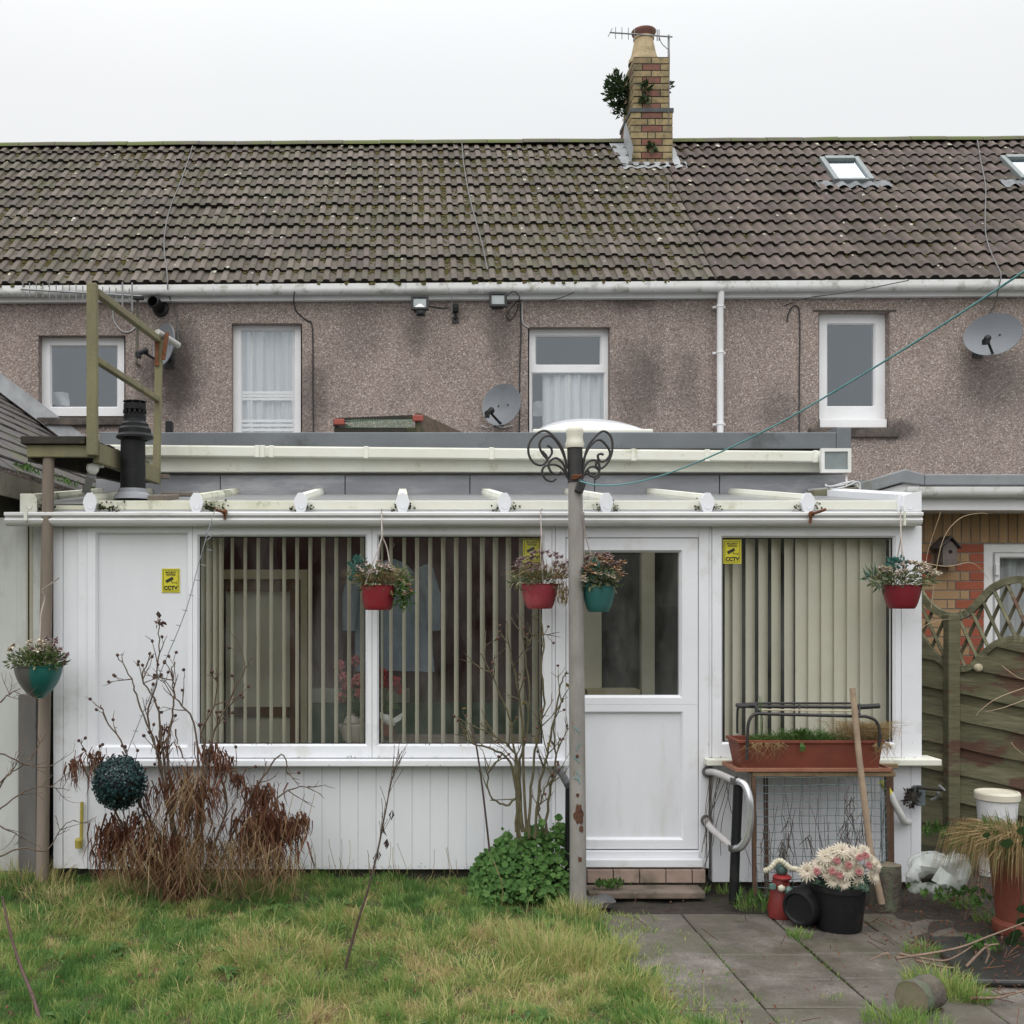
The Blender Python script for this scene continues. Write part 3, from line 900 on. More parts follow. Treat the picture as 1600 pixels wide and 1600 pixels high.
# ================================================================== things on the house
# aerial on the chimney
t_ = thing('tv_aerial', 'thin television aerial on a mast strapped to the brick chimney', 'aerial', P(1046,190,CD))
b = MB(); xm = X(1046,CD); ym = CD+.04
b.tube([(xm,ym,Z(205,CD)),(xm,ym,Z(52,CD))], .013, 8); b.build('mast', STEEL, t_)
b = MB(); pa, pb_ = P(953,50,CD), P(1051,57,CD); pa.y = pb_.y = ym-.03
b.tube([pa,pb_], .009, 6); b.build('boom', STEEL, t_)
b = MB()
for px in (962,972,982,992):
    f_ = (px-953)/98; c = pa.lerp(pb_, f_); b.tube([c+Vector((0,0,.07)), c-Vector((0,0,.07))], .005, 5)
b.tube([pa+Vector((.03,0,.05)),pa-Vector((.02,0,.05))], .005, 5)
for px in (1027,1030): 
    f_ = (px-953)/98; c = pa.lerp(pb_, f_); b.tube([c+Vector((0,0,.075)), c-Vector((0,0,.06))], .007, 5)
b.build('element', STEEL, t_)
b = MB(); b.tube(smooth_pts([P(1030,58,CD),P(1034,68,CD),P(1042,76,CD),P(1046,84,CD),P(1045,160,CD-.02),P(1044,262,CD-.05),P(1044,300,12.6)]), .005, 5); b.build('cable', CABLE_GREY, t_)

# weeds rooted in the chimney joints
def rvec(r): 
    while True:
        v = Vector((r.uniform(-1,1), r.uniform(-1,1), r.uniform(-1,1)))
        if .05 < v.length < 1: return v.normalized()
def clump(mb, c, rad3, n, l, w_, r, mode='out', bias=(0,0,.3), curl=.3):
    c = Vector(c); bias = Vector(bias)
    for _ in range(n):
        v = rvec(r)*(r.random()**.45)
        p = c + Vector((v.x*rad3[0], v.y*rad3[1], v.z*rad3[2]))
        if mode == 'out': d = (v + rvec(r)*.6 + bias)
        elif mode == 'up': d = Vector((r.uniform(-.5,.5), r.uniform(-.5,.5), 1))
        elif mode == 'droop': d = Vector((r.uniform(-.35,.35), r.uniform(-.35,.35), -1))
        else: d = rvec(r)
        q = r.uniform(.6,1.3)
        mb.leaf(p, d, rvec(r), l*q, w_*q, curl)
def weed(name, px, py, rx, rz, n, label, d=CD, seed=1, mat=DKGREEN, dy=-.02, cat='weed', group=None):
    r = random.Random(seed); b = MB()
    c = P(px,py,d); c.y += dy
    clump(b, c, (rx,rx*.8,rz), n, .07, .028, r, bias=(-.2,-.2,.3))
    for _ in range(5): b.tube([c+Vector((rx*.8,.1,-rz*.4)), c+rvec(r)*rx*.6], .004, 4)
    return tag(b.build(name, mat), label, cat, group)
weed('buddleia_weed', 973, 122, .14, .22, 620, 'big dark bushy weed growing out of the left side of the chimney', dy=.35, seed=3)
weed('buddleia_weed', 977, 152, .06, .09, 90, 'small dark weed just below the big bush on the chimney', dy=.35, seed=4)
weed('chimney_weed', 1008, 137, .04, .05, 50, 'small weed on the chimney face at the left of a red brick', seed=5)
weed('chimney_weed', 1018, 230, .025, .05, 36, 'weed tuft low on the chimney face near its foot', seed=6)
weed('chimney_weed', 1047, 128, .03, .10, 45, 'weed hanging off the right edge of the chimney', dy=.1, seed=7)
weed('chimney_weed', 1006, 158, .03, .035, 40, 'tiny dark weed on the chimney just above its slate course', seed=8)

# yagi aerial on the wall at the left
t_ = thing('tv_aerial', 'long many-armed television aerial on a bent pole across the white gutter', 'aerial', P(215,570,DH))
dA = 11.1
b = MB(); b.tube(smooth_pts([P(217,570,DH),P(213,566,DH-.12),P(214,540,dA+.25),P(215,462,dA+.05)]), .016, 8); b.build('mast', simple('weathered_pole', (.20,.19,.15), (.12,.11,.08), scale=14, rough=.7), t_)
b = MB(); pa, pb_ = P(33,452,dA), P(222,463,dA); b.tube([pa,pb_], .010, 6); b.build('boom', STEEL, t_)
b = MB()
for k in range(17):
    c = pa.lerp(pb_, .015+k*.055); b.tube([c+Vector((0,0,.07)), c-Vector((0,0,.07))], .006, 5)
for k in (.84,.92):
    c = pa.lerp(pb_, k); b.tube([c+Vector((0,-.01,.13)), c-Vector((0,.01,.16))], .009, 5)
b.build('element', STEEL, t_)
b = MB(); b.obox(pa.lerp(pb_,.97)+Vector((0,0,-.02)), (.10,.05,.035)); b.build('clamp', BLACK_PL, t_, bevel=.005)

def dish(px, py, w_, h_, face, label, lnb_side, seed, d=DH, arm_len=None):
    """satellite dish: bowl of w_ x h_ metres looking along face, arm and receiver head, wall bracket"""
    c = P(px,py,d-.30)
    t_ = thing('satellite_dish', label, 'satellite dish', c, 'satellite dishes on the house wall')
    f_ = Vector(face).normalized()
    up = Vector((0,0,1)); rt = f_.cross(up).normalized(); u2 = rt.cross(f_)
    b = MB(); n = 40; rings = 7; vv = []; fs = []
    depth = .11*w_
    for sgn in (0,1):
        for i in range(rings+1):
            q = i/rings
            for k in range(n):
                a = 2*math.pi*k/n
                vv.append(c + rt*(math.cos(a)*q*w_/2) + u2*(math.sin(a)*q*h_/2) + f_*(depth*(q*q-1) - sgn*.012))
        o = sgn*(rings+1)*n
        for i in range(rings):
            for k in range(n):
                k2 = (k+1) % n
                q_ = (o+i*n+k, o+i*n+k2, o+(i+1)*n+k2, o+(i+1)*n+k)
                fs.append(q_ if not sgn else q_[::-1])
    o2 = (rings+1)*n
    for k in range(n):
        k2 = (k+1) % n
        fs.append((rings*n+k, rings*n+k2, o2+rings*n+k2, o2+rings*n+k))
    b.add(vv, fs); b.build('bowl', DISH, t_, smooth=50)
    low = c - u2*h_*.44 - f_*depth*.2
    tip = c + f_*(w_*.52) - u2*h_*.30
    b = MB(); b.tube([low, low+f_*.03, tip], .013, 6); b.build('arm', BLACK_PL, t_)
    b = MB(); ax = (c-tip).normalized()
    b.lathe([(0,-.07),(.024,-.07),(.026,-.01),(.016,0),(.03,.02),(.034,.045),(.0,.05)], tip, 14, axis=ax)
    b.obox(tip - ax*.05 - u2*.02, (.045,.07,.05)); b.build('receiver_head', BLACK_PL, t_, smooth=40)
    b = MB(); back = c - f_*depth
    wp = Vector((c.x, d-.005, c.z - .10))
    b.tube([back, back - f_*.06, Vector((back.x, d-.12, back.z-.06)), wp], .02, 8)
    b.obox(wp, (.10,.012,.16))
    for s_ in (-1,1):
        b.obox(c + rt*.055*s_ - f_*(depth*.98-.004), (.014,.014,.014))
    b.build('bracket', BLACK_METAL, t_)
    return t_
dish(783, 632, .44, .43, (-.66,-1,.12), 'grey satellite dish on the wall left of the two-part window', -1, 1)
dish(1551, 522, .54, .43, (-.78,-1,.12), 'wide grey satellite dish under the gutter at the right end of the terrace', -1, 2)
dish(255, 538, .42, .43, (-1.0,-.88,.12), 'grey satellite dish seen nearly edge-on behind the timber handrail', -1, 3)
b = MB(); b.tube(smooth_pts([P(752,665,WD),P(762,668,WD-.05),P(772,664,WD-.1),P(785,668,WD),P(800,665,WD)]), .005, 5); tag(b.build('cable', CABLE_WHITE), 'loose white cable looped under the dish by the two-part window', 'cable')

LAMPGLASS = simple('lamp_glass', (.20,.235,.235), (.15,.18,.18), scale=9, rough=.12, bmp=0, spec=.8)
def floodlight(px, py, w_, h_, d, label, housing, tilt=0.15, pir=False, bracket_to=None):
    c = P(px,py,d)
    t_ = thing('floodlight', label, 'floodlight', c, 'outdoor floodlights')
    R = Matrix.Rotation(-tilt, 3, 'X')
    L = lambda x,y,z: c + R @ Vector((x,y,z))
    b = MB()
    vv = [L(-w_/2,0,-h_/2),L(w_/2,0,-h_/2),L(w_/2,0,h_/2),L(-w_/2,0,h_/2),L(-w_*.36,.13,-h_*.3),L(w_*.36,.13,-h_*.3),L(w_*.36,.13,h_*.4),L(-w_*.36,.13,h_*.4)]
    b.add(vv, [(0,4,5,1),(1,5,6,2),(2,6,7,3),(3,7,4,0),(4,7,6,5),(0,1,2,3)])
    b.build('housing', housing, t_, bevel=.006)
    b = MB(); f_ = .012
    for (xa,xb,za,zb) in ((-w_/2-f_,w_/2+f_,h_/2-f_,h_/2+f_),(-w_/2-f_,w_/2+f_,-h_/2-f_,-h_/2+f_),(-w_/2-f_,-w_/2+f_,-h_/2+f_,h_/2-f_),(w_/2-f_,w_/2+f_,-h_/2+f_,h_/2-f_)):
        b.obox(L((xa+xb)/2,-.008,(za+zb)/2), (xb-xa,.03,zb-za), R)
    b.build('bezel', housing, t_)
    b = MB(); b.obox(L(0,-.006,0), (w_-f_*2.2,.006,h_-f_*2.2), R); g = b.build('lens', LAMPGLASS, t_)
    b = MB()
    q = [L(-w_*.4,-.012,-h_*.42), L(w_*.4,-.012,-h_*.42), L(w_*.06,-.012,-h_*.08), L(-w_*.06,-.012,-h_*.08)]
    if pir: b.prism(q, R @ Vector((0,.003,0))); b.build('reflector', UPVC_HOUSE, g)
    b = MB(); bt = bracket_to or Vector((c.x, DH, c.z))
    b.tube([L(0,.12,0), L(0,.16,-.01), bt], .015, 6); b.build('bracket', BLACK_METAL if housing is BLACK_PL else STEEL, t_)
    if pir:
        b = MB(); p = L(.01,.02,-h_/2-.035); b.obox(p, (.09,.07,.05)); b.lathe([(0,-.026),(.02,-.02),(.026,0)], p+Vector((.0,-.035,-.01)), 12, axis=(0,1,0)); b.build('sensor', BLACK_PL, t_, bevel=.006)
    return t_
floodlight(656, 474, .155, .13, 11.2, 'black floodlight with a motion sensor under its bright lens, under the gutter', BLACK_PL, .25, True)
floodlight(778, 469, .155, .13, 11.2, 'black floodlight with a dull lens and looping cables, under the gutter', BLACK_PL, .2)
b = MB()
b.tube(smooth_pts([P(792,462,11.15),P(803,455,11.1),P(812,466,11.3),P(803,476,WD),P(792,492,WD),P(797,500,WD),P(806,490,WD),P(810,475,WD)]), .006, 5)
b.tube(smooth_pts([P(768,476,11.2),P(795,474,WD),P(815,470,WD)]), .006, 5)
tag(b.build('cable', CABLE, loc=P(800,480,WD)), 'loops of black cable beside the dull floodlight', 'cable')
WHITE_LAMP = simple('white_lamp_body', (.70,.70,.68), (.60,.60,.56), scale=6, rough=.45, bmp=.04)
floodlight(1305, 720, .195, .155, 8.13, 'white square floodlight on the right end of the flat roof edge', WHITE_LAMP, .02, False, Vector((X(1316,8.2), DE+.05, Z(722,DE))))
# small camera box
t_ = thing('security_camera', 'small black camera on the wall between two floodlights', 'camera', P(712,488,DH))
b = MB(); c = P(712,482,11.42); b.obox(c, (.055,.10,.075)); b.lathe([(.0,-.06),(.018,-.06),(.022,-.05)], c, 12, axis=(0,1,0)); b.build('body', BLACK_PL, t_, bevel=.006)
b = MB(); b.tube([c+Vector((0,.03,-.03)), c+Vector((.0,.05,-.09)), Vector((c.x,DH,c.z-.10))], .015, 6); b.obox((c.x,DH-.01,c.z-.10),(.07,.02,.06)); b.build('bracket', BLACK_METAL, t_)

# ================================================================== flat-roofed extension
ext = thing('flat_roof_extension', 'grey edged flat-roofed extension with a domed rooflight, between the house and the conservatory', 'extension', (.6, DE, 0))
xa, xb = X(150,DE), X(1318,DE)
zr = Z(676,8.35)
RENDER = simple('grey_smooth_render', (.20,.19,.185), (.15,.14,.135), scale=4, rough=.9, bmp=.2, dirt=(.28,.28,.29), dscale=3, dlo=.55, dhi=.8, streak=(.5,1,2))
xdA, xdB, xdC, xdD = X(858,DE), X(1075,DE), X(340,DE), X(480,DE)
MAROON = simple('maroon_inner_wall', (.060,.014,.017), (.042,.011,.013), scale=4, rough=.8, bmp=.1)
GREENW = simple('green_dado', (.035,.07,.035), (.028,.055,.03), scale=4, rough=.8, bmp=.1)
mb = MB(); mb.box(xa, xb, DE, DE+.2, Z(745,DE), zr-.12); mb.box(xb-.2, xb, DE+.2, DH, 0, zr-.12); mb.box(xa, xa+.2, DE+.2, DH, 0, zr-.12)
mb.build('wall', RENDER, ext)
mb = MB(); mb.box(xa, X(860,DE), DE+.02, DE+.2, .12, Z(745,DE)-.002); mb.build('inner_wall', MAROON, ext)
mb = MB(); mb.box(X(860,DE)+.001, xb, DE+.02, DE+.2, .12, Z(745,DE)-.002); mb.build('inner_wall', simple('dim_inner_wall', (.045,.045,.04), (.03,.028,.025), rough=.8), ext)
mb = MB(); mb.box(X(470,DE), X(858,DE), DE-.015, DE+.019, .13, Z(1098,DE)); mb.build('dado', GREENW, ext)
mb = MB(); mb.box(X(470,DE), X(640,DE), DE-.05, DE+.018, Z(1098,DE)+.002, Z(1075,DE)); mb.build('ledge', simple('ledge_paint', (.25,.25,.19), (.2,.2,.15), rough=.6), ext, bevel=.008)
mb = MB(); mb.box(xa-.05, xb-.02, 8.34, DH, zr-.125, zr-.10); mb.build('roof_deck', LEAD, ext)
# lead flashing over the conservatory roof
mb = MB(); n = 6
for i in range(n):
    x0_ = xa + (xb-xa)*i/n; x1_ = xa + (xb-xa)*(i+1)/n + .0
    mb.box(x0_+.003, x1_-.003, DE-.016-.004*(i%2), DE-.002, Z(776,DE), Z(743,DE))
mb.build('flashing', LEAD, ext, bevel=.003)
# fascia, square gutter, grey upstand
mb = MB(); mb.pbox(185, 711, 1284, 737, 8.36, .03); mb.box(X(185,8.36), X(1284,8.36), 8.39, DE+.005, Z(737,8.36), Z(737,8.36)+.02)
mb.build('fascia', ALGAE, ext, bevel=.002)
mb = MB()
xg0, xg1 = X(158,8.26), X(1291,8.26)
prof = [(8.36,Z(696,8.26)),(8.355,Z(710,8.26)),(8.345,Z(713,8.26)),(8.27,Z(713.5,8.26)),(8.262,Z(712,8.26)),(8.258,Z(699,8.26)),(8.262,Z(696.5,8.26)),(8.272,Z(696.5,8.26)),(8.274,Z(699,8.26))]
m_ = len(prof); N = 12
vv = [(xg0+(xg1-xg0)*i/N, y, z - .050*(i/N-.2)) for i in range(N+1) for (y,z) in prof]
mb.add(vv, [(i*m_+k,i*m_+k+1,(i+1)*m_+k+1,(i+1)*m_+k) for i in range(N) for k in range(m_-1)])
mb.add([vv[i] for i in range(m_)], [tuple(range(m_))]); mb.add([vv[N*m_+i] for i in range(m_)], [tuple(range(m_-1,-1,-1))])
gt = mb.build('gutter', ALGAE, ext)
mb = MB()
for px in (402, 410, 424, 572, 768, 990, 1105, 1274, 1284):
    u = (X(px,8.26)-xg0)/(xg1-xg0); dz = -.050*(u-.2)
    mb.box(X(px,8.26)-.018, X(px,8.26)+.018, 8.251, 8.30, Z(714.5,8.26)+dz, Z(695.5,8.26)+dz)
mb.build('gutter_union', ALGAE, gt, bevel=.004)
mb = MB(); c = Vector((xg1+.02, 8.31, Z(705,8.26)-.04)); mb.lathe([(0,-.03),(.035,-.03),(.04,0),(.04,.05),(.032,.055),(0,.056)], c, 16, axis=(1,0,0)); mb.build('gutter_end', ALGAE, gt, smooth=50)
mb = MB()
mb.box(X(225,8.33), X(1330,8.33)-.11, 8.33, 8.42, zr-.125, zr); mb.box(X(225,8.33), X(1330,8.33)-.11, 8.42, DH-.01, zr-.098, zr-.085)
mb.box(X(1330,8.33)-.11, X(1330,8.33), 8.325, DH-.02, zr-.13, zr+.035)
mb.box(X(155,8.33), X(225,8.33), 8.34, 8.42, zr-.125, zr+.005)
mb.build('roof_edge', GREY_TRIM, ext, bevel=.008)
mb = MB(); xq = X(258,9.6); mb.box(X(258,9.6), X(268,9.6), 9.6, 9.7, zr-.1, Z(657,9.6)); mb.build('vent_stub', BLACK_PL, ext, bevel=.008)
# dome
DOME = simple('milky_dome', (.56,.57,.59), (.50,.51,.54), scale=3, rough=.18, bmp=.02)
dl, dr, dd = X(833,9.35), X(1021,9.35), 9.35
mb = MB(); cx_, wx, wy = (dl+dr)/2, (dr-dl)/2, .48
mb.box(dl+.06, dr-.06, dd+.06, dd+2*wy-.06, zr-.08, Z(677,dd)); mb.box(dl, dr, dd, dd+2*wy, Z(677,dd)+.001, Z(670,dd)); sk = mb.build('rooflight', ALGAE, ext, bevel=.012)
mb = MB(); n = 24; vv = []; zb_, hgt = Z(670,dd)+.002, Z(643,dd)-Z(670,dd)
for j in range(n+1):
    for i in range(n+1):
        u, v = 2*i/n-1, 2*j/n-1
        hh = hgt*(max(0,(1-abs(u)**2.2)*(1-abs(v)**2.2)))**.62
        vv.append((cx_+u*(wx-.05), dd+wy+v*(wy-.05), zb_+hh))
mb.add(vv, [(j*(n+1)+i,j*(n+1)+i+1,(j+1)*(n+1)+i+1,(j+1)*(n+1)+i) for j in range(n) for i in range(n)])
mb.build('dome', DOME, sk, smooth=80)

# timber tray of netting on the flat roof
t_ = thing('wooden_tray', 'weathered timber tray with red corner brackets and netting, lying on the flat roof', 'tray', P(630,680,9.4))
dT = 9.3; z0_, z1_ = zr-.084, Z(651,dT)
OLDTIMB = simple('old_timber', (.16,.11,.085), (.10,.07,.05), scale=10, rough=.9, bmp=.4, dirt=(.05,.06,.02), dscale=4, dlo=.5, dhi=.7)
b = MB(); b.box(X(522,dT), X(655,dT), dT+.0, dT+.03, z0_, Z(668,dT)); b.build('front_board', DARK_WOOD, t_)
b = MB(); b.beam((X(652,dT),dT,Z(661,dT)), (X(770,10.1),10.9,Z(690,10.1)), .04, .17); b.build('side_board', OLDTIMB, t_)
b = MB(); b.beam((X(524,dT),dT+.02,Z(656,dT)), (X(645,dT),dT+.02,Z(651,dT)), .04, .03); b.build('top_rail', DARK_WOOD, t_)
b = MB(); b.beam((X(524,dT),dT+.03,Z(660,dT)), (X(560,10.6),10.8,Z(676,10.6)), .04, .06); b.build('back_board', DARK_WOOD, t_)
REDP = simple('faded_red_paint', (.33,.075,.05), (.24,.05,.04), scale=14, rough=.7)
for px in (530,653):
    b = MB(); b.obox((X(px,dT),dT-.008,Z(656,dT)-.02 if px < 600 else Z(654,dT)), (.09,.05,.05)); b.build('corner_bracket', REDP, t_, bevel=.008)
b = MB(); r = random.Random(8)
for k in range(26):
    u = X(545,dT)+(X(640,dT)-X(545,dT))*k/25; b.tube([(u,dT-.004,Z(669,dT)), (u+.03,dT-.006,Z(655,dT))], .0025, 3)
for k in range(5):
    zq = Z(668-2.6*k,dT); b.tube([(X(540,dT),dT-.006,zq),(X(648,dT),dT-.006,zq+.01)], .0025, 3)
b.build('netting', simple('green_net', (.10,.25,.18), (.2,.3,.2), rough=.7, bmp=0), t_)
# ================================================================== conservatory
cons = thing('conservatory', 'white plastic lean-to conservatory with vertical blinds, ribbed lower panels and a half-glazed door', 'conservatory', (0, DC, 0))
CZ = lambda y, d=DC: Z(y, d)
def rc(x0,x1,y0,y1,d=DC): return (X(x0,d), X(x1,d), Z(y1,d), Z(y0,d))
# ribbed cladding below the sills
def planks(px0, px1, py0, py1, step, d, phase=0):
    b = MB(); x = px0; z0, z1 = Z(py1,d), Z(py0,d)
    r = random.Random(3)
    while x < px1 - 1:
        e = min(x+step, px1)
        xa_, xb_ = X(x,d), X(e,d)
        c_ = .004
        vv = [(xa_,d+c_*1.6,z0),(xa_+c_,d,z0),(xb_-c_,d,z0),(xb_,d+c_*1.6,z0),(xa_,d+c_*1.6,z1),(xa_+c_,d,z1),(xb_-c_,d,z1),(xb_,d+c_*1.6,z1)]
        b.add(vv, [(0,1,5,4),(1,2,6,5),(2,3,7,6)]); x = e
    b.box(X(px0,d), X(px1,d), d+.012, d+.10, z0, z1)
    return b
planks(136.6, 882, 1195, 1358, 28.2, DC+.02).build('dwarf_wall', UPVC_PANEL, cons)
planks(1113, 1440, 1195, 1378, 28.2, DC+.02).build('dwarf_wall', UPVC_PANEL, cons)
b = MB(); b.box(X(86,DC), X(880,DC), DC+.07, DC+.2, -.05, CZ(1358)-.002); b.box(X(1106,DC), X(1440,DC), DC+.07, DC+.2, -.05, CZ(1378)-.002)
b.build('plinth', simple('dark_plinth', (.05,.043,.035), (.025,.022,.018), scale=9, rough=.95, bmp=.5), cons)
# corner filler with ribs
b = MB()
for (a,c,o) in ((82,97,.012),(97,121,.02),(121,136,.006)):
    b.box(X(a,DC)+.001, X(c,DC)-.001, DC+o, DC+.08, CZ(1358), CZ(822))
b.build('corner_panel', UPVC, cons, bevel=.003)
# blank panel bay
b = MB(); frame_ring(b, rc(136.3,300.5,822,1184), rc(152,291,834,1165), DC, .07, ch=.012); ip = b.build('blank_panel', UPVC, cons)
b = MB(); g = rc(151,292,833,1166); b.box(g[0],g[1],DC+.03,DC+.06,g[2],g[3]); b.build('panel_board', UPVC_PANEL, ip)
# windows
CGLASS = glassmat('conservatory_glass', .02, tint=(.94,.955,.945), smear_haze=.14)  # pale diffuse film on the panes also stands in for hazy reflections
def cwin(o, g):
    b = MB(); frame_ring(b, rc(*o), rc(*g), DC, .07, ch=.012); f_ = b.build('window', UPVC, cons)
    q = rc(*g); b = MB(); b.quad((q[0]-.004,DC+.036,q[2]-.004),(q[1]+.004,DC+.036,q[2]-.004),(q[1]+.004,DC+.036,q[3]+.004),(q[0]-.004,DC+.036,q[3]+.004)); b.build('pane', CGLASS, f_)
    b = MB(); G_ = .006   # black gasket line round the glass
    for (a,c,e,h) in ((q[0],q[1],q[2],q[2]+G_),(q[0],q[1],q[3]-G_,q[3]),(q[0],q[0]+G_,q[2]+G_,q[3]-G_),(q[1]-G_,q[1],q[2]+G_,q[3]-G_)):
        b.box(a,c,DC+.028,DC+.0355,e,h)
    b.build('gasket', BLACK_PL, f_)
    return f_
win1 = cwin((301,581,822,1184),(311,571,838,1163))
win2 = cwin((581.6,862,822,1184),(592,848,838,1163))
win3 = cwin((1113,1408,822,1184),(1130,1397,840,1160))
# posts
for bb_ in ((X(862.6,DC), X(868,DC), DC+.006, DC+.08, CZ(1358), CZ(822)), (X(1408.6,DC), X(1440,DC), DC-.004, DC+.09, CZ(1190)+.002, CZ(822)), (X(1108.5,DC), X(1112.6,DC), DC+.006, DC+.08, CZ(1190), CZ(822))):
    b = MB(); b.box(*bb_); b.build('post', UPVC, cons, bevel=.003)
# sills
b = MB(); b.box(X(122,DC), X(887,6.85), DC-.075, DC+.0, CZ(1195), CZ(1185)); b.build('sill', UPVC, cons, bevel=.006)
b = MB(); b.box(X(1103,6.85), X(1469,6.85), DC-.075, DC-.002, CZ(1194), CZ(1184)); b.box(X(1410,DC), X(1469,6.85), DC, DC+.12, CZ(1194), CZ(1184)); b.build('sill', ALGAE, cons, bevel=.006)
# door
b = MB()
fo = rc(868.4,1108,822,1357)
dx0,dx1,dz0,dz1 = X(885,DC), X(1091,DC), CZ(1327), CZ(841)
b.box(fo[0],dx0-.004,DC,DC+.07,fo[2],fo[3]); b.box(dx1+.004,fo[1],DC,DC+.07,fo[2],fo[3]); b.box(dx0-.004,dx1+.004,DC,DC+.07,dz1+.004,fo[3]); b.box(dx0-.004,dx1+.004,DC-.012,DC+.07,fo[2],dz0-.008)
b.build('door_frame', UPVC, cons, bevel=.004)
b = MB(); mid = CZ(1101)
frame_ring(b, (dx0,dx1,mid,dz1), (X(910,DC),X(1063,DC),CZ(1087),CZ(863)), DC+.008, .055, ch=.014)
frame_ring(b, (dx0,dx1,dz0,mid-.001), (X(910,DC),X(1065,DC),CZ(1310),CZ(1115)), DC+.008, .055, ch=.012)
door = b.build('door', UPVC, cons)
b = MB(); b.box(X(909,DC),X(1066,DC),DC+.034,DC+.055,CZ(1311),CZ(1114)); b.build('door_panel', UPVC_PANEL, door)
b = MB(); q = (X(909,DC),X(1064,DC),CZ(1088),CZ(862)); b.quad((q[0],DC+.042,q[2]),(q[1],DC+.042,q[2]),(q[1],DC+.042,q[3]),(q[0],DC+.042,q[3])); b.build('pane', CGLASS, door)
b = MB(); b.box(dx0,dx1+.002,DC+.03,DC+.06,dz0-.007,dz0-.001); b.box(dx1+.0005,dx1+.0035,DC+.02,DC+.06,dz0,dz1); b.build('seal', BLACK_PL, door)
b = MB(); b.box(X(890,6.86),X(1098,6.86),DC-.055,DC-.013,CZ(1352),CZ(1340)); b.build('threshold', UPVC, cons, bevel=.004)
# eaves beam and gutter
b = MB(); b.box(X(60,DC), X(1440,DC), DC+.012, DC+.09, CZ(822)+.001, CZ(797)); b.build('eaves_beam', UPVC, cons)
b = MB()
zg0, zg1, yg = Z(821,6.79), Z(800,6.79), 6.79
hh = zg1-zg0
prof = [(DC+.01,zg1-.01),(DC+.01,zg0+.004),(DC-.02,zg0),(yg+.04,zg0),(yg+.022,zg0+hh*.10),(yg+.012,zg0+hh*.25),(yg+.006,zg0+hh*.42),(yg+.010,zg0+hh*.52),(yg+.020,zg0+hh*.60),(yg+.022,zg0+hh*.66),(yg+.004,zg0+hh*.72),(yg,zg0+hh*.78),(yg,zg1-.004),(yg+.004,zg1),(yg+.014,zg1),(yg+.016,zg1-.008)]
m_ = len(prof); xg0, xg1 = X(6,6.79), X(1443,6.79)
vv = [(x_,y,z) for x_ in (xg0,xg1) for (y,z) in prof]
b.add(vv, [(k,k+1,m_+k+1,m_+k) for k in range(m_-1)] + [tuple(range(m_-1,-1,-1)), tuple(range(m_,2*m_))])
gut = b.build('gutter', GUTTER_CLEAN, cons, smooth=30)
b = MB(); b.box(X(37,6.78),X(42,6.78),6.78,6.82,zg0+.03,zg1+.006); b.box(X(1413,6.78),X(1416,6.78),6.783,6.82,zg0+.0,zg1+.006); b.build('gutter_clip', ALGAE, gut)
# rafters with end caps
dB = DE - .02
zc0 = CZ(786); zc1 = Z(778,DE) + .015
rise = (zc1-zc0)/(dB-DC)
hexp = [(-.048,0),(-.026,.058),(.026,.058),(.048,0),(.026,-.058),(-.026,-.058)]
caps = [46,141,307,470,629,788,947,1105,1262]
for i, px in enumerate(caps):
    xx = X(px, DC-.03); y0 = DC-.03
    b = MB(); ww = 1.0
    pr = [(-.036,-.02),(-.036,.018),(-.026,.044),(.026,.044),(.036,.018),(.036,-.02)]
    pts0 = [(xx+u, y0+.02, zc0+v+.01) for u,v in pr]
    b.prism(pts0, (0, dB-y0-.02, rise*(dB-y0-.02)))
    ra = b.build('rafter', ALGAE2 if i < 3 else ALGAE, cons)
    b = MB()
    if i == 0:
        cp = [(-.055,-.06),(-.055,.055),(.02,.055),(.05,.02),(.05,-.06)]
    else: cp = [(-.044,.0),(-.036,.03),(-.016,.060),(.016,.060),(.036,.03),(.044,0),(.030,-.045),(.022,-.062),(-.022,-.062),(-.030,-.045)]
    b.prism([(xx+u,y0-.012,zc0+v) for u,v in cp], (0,.03,0))
    n = 14
    b.tube([(xx+.004+.017*math.cos(math.pi+math.pi*k/n*1.3-.4), y0-.013, zc0-.022+.017*math.sin(math.pi+math.pi*k/n*1.3-.4)) for k in range(n+1)], .0028, 5)
    b.build('end_cap', ALGAE if i < 1 else UPVC, ra, bevel=.004)
xx = X(1425, DC-.03)
b = MB(); b.prism([(X(1405,DC-.03),DC-.01,zc0-.055),(X(1405,DC-.03),DC-.01,zc0+.052),(X(1437,DC-.03),DC-.01,zc0+.062),(X(1437,DC-.03),DC-.01,zc0-.055)], (0,dB-DC,rise*(dB-DC)))
ra = b.build('rafter', UPVC, cons)
b = MB(); b.prism([(X(1412,DC-.03)+u,DC-.045,zc0+v) for u,v in ((0,-.058),(-.012,-.02),(.0,.045),(.03,.056),(.105,.068),(.105,-.058))], (0,.034,0))
b.tube([(X(1420,DC-.03)+.017*math.cos(a), DC-.046, zc0-.025+.017*math.sin(a)) for a in [3+k*.25 for k in range(16)]], .0028, 5); b.build('end_cap', UPVC, ra, bevel=.004)
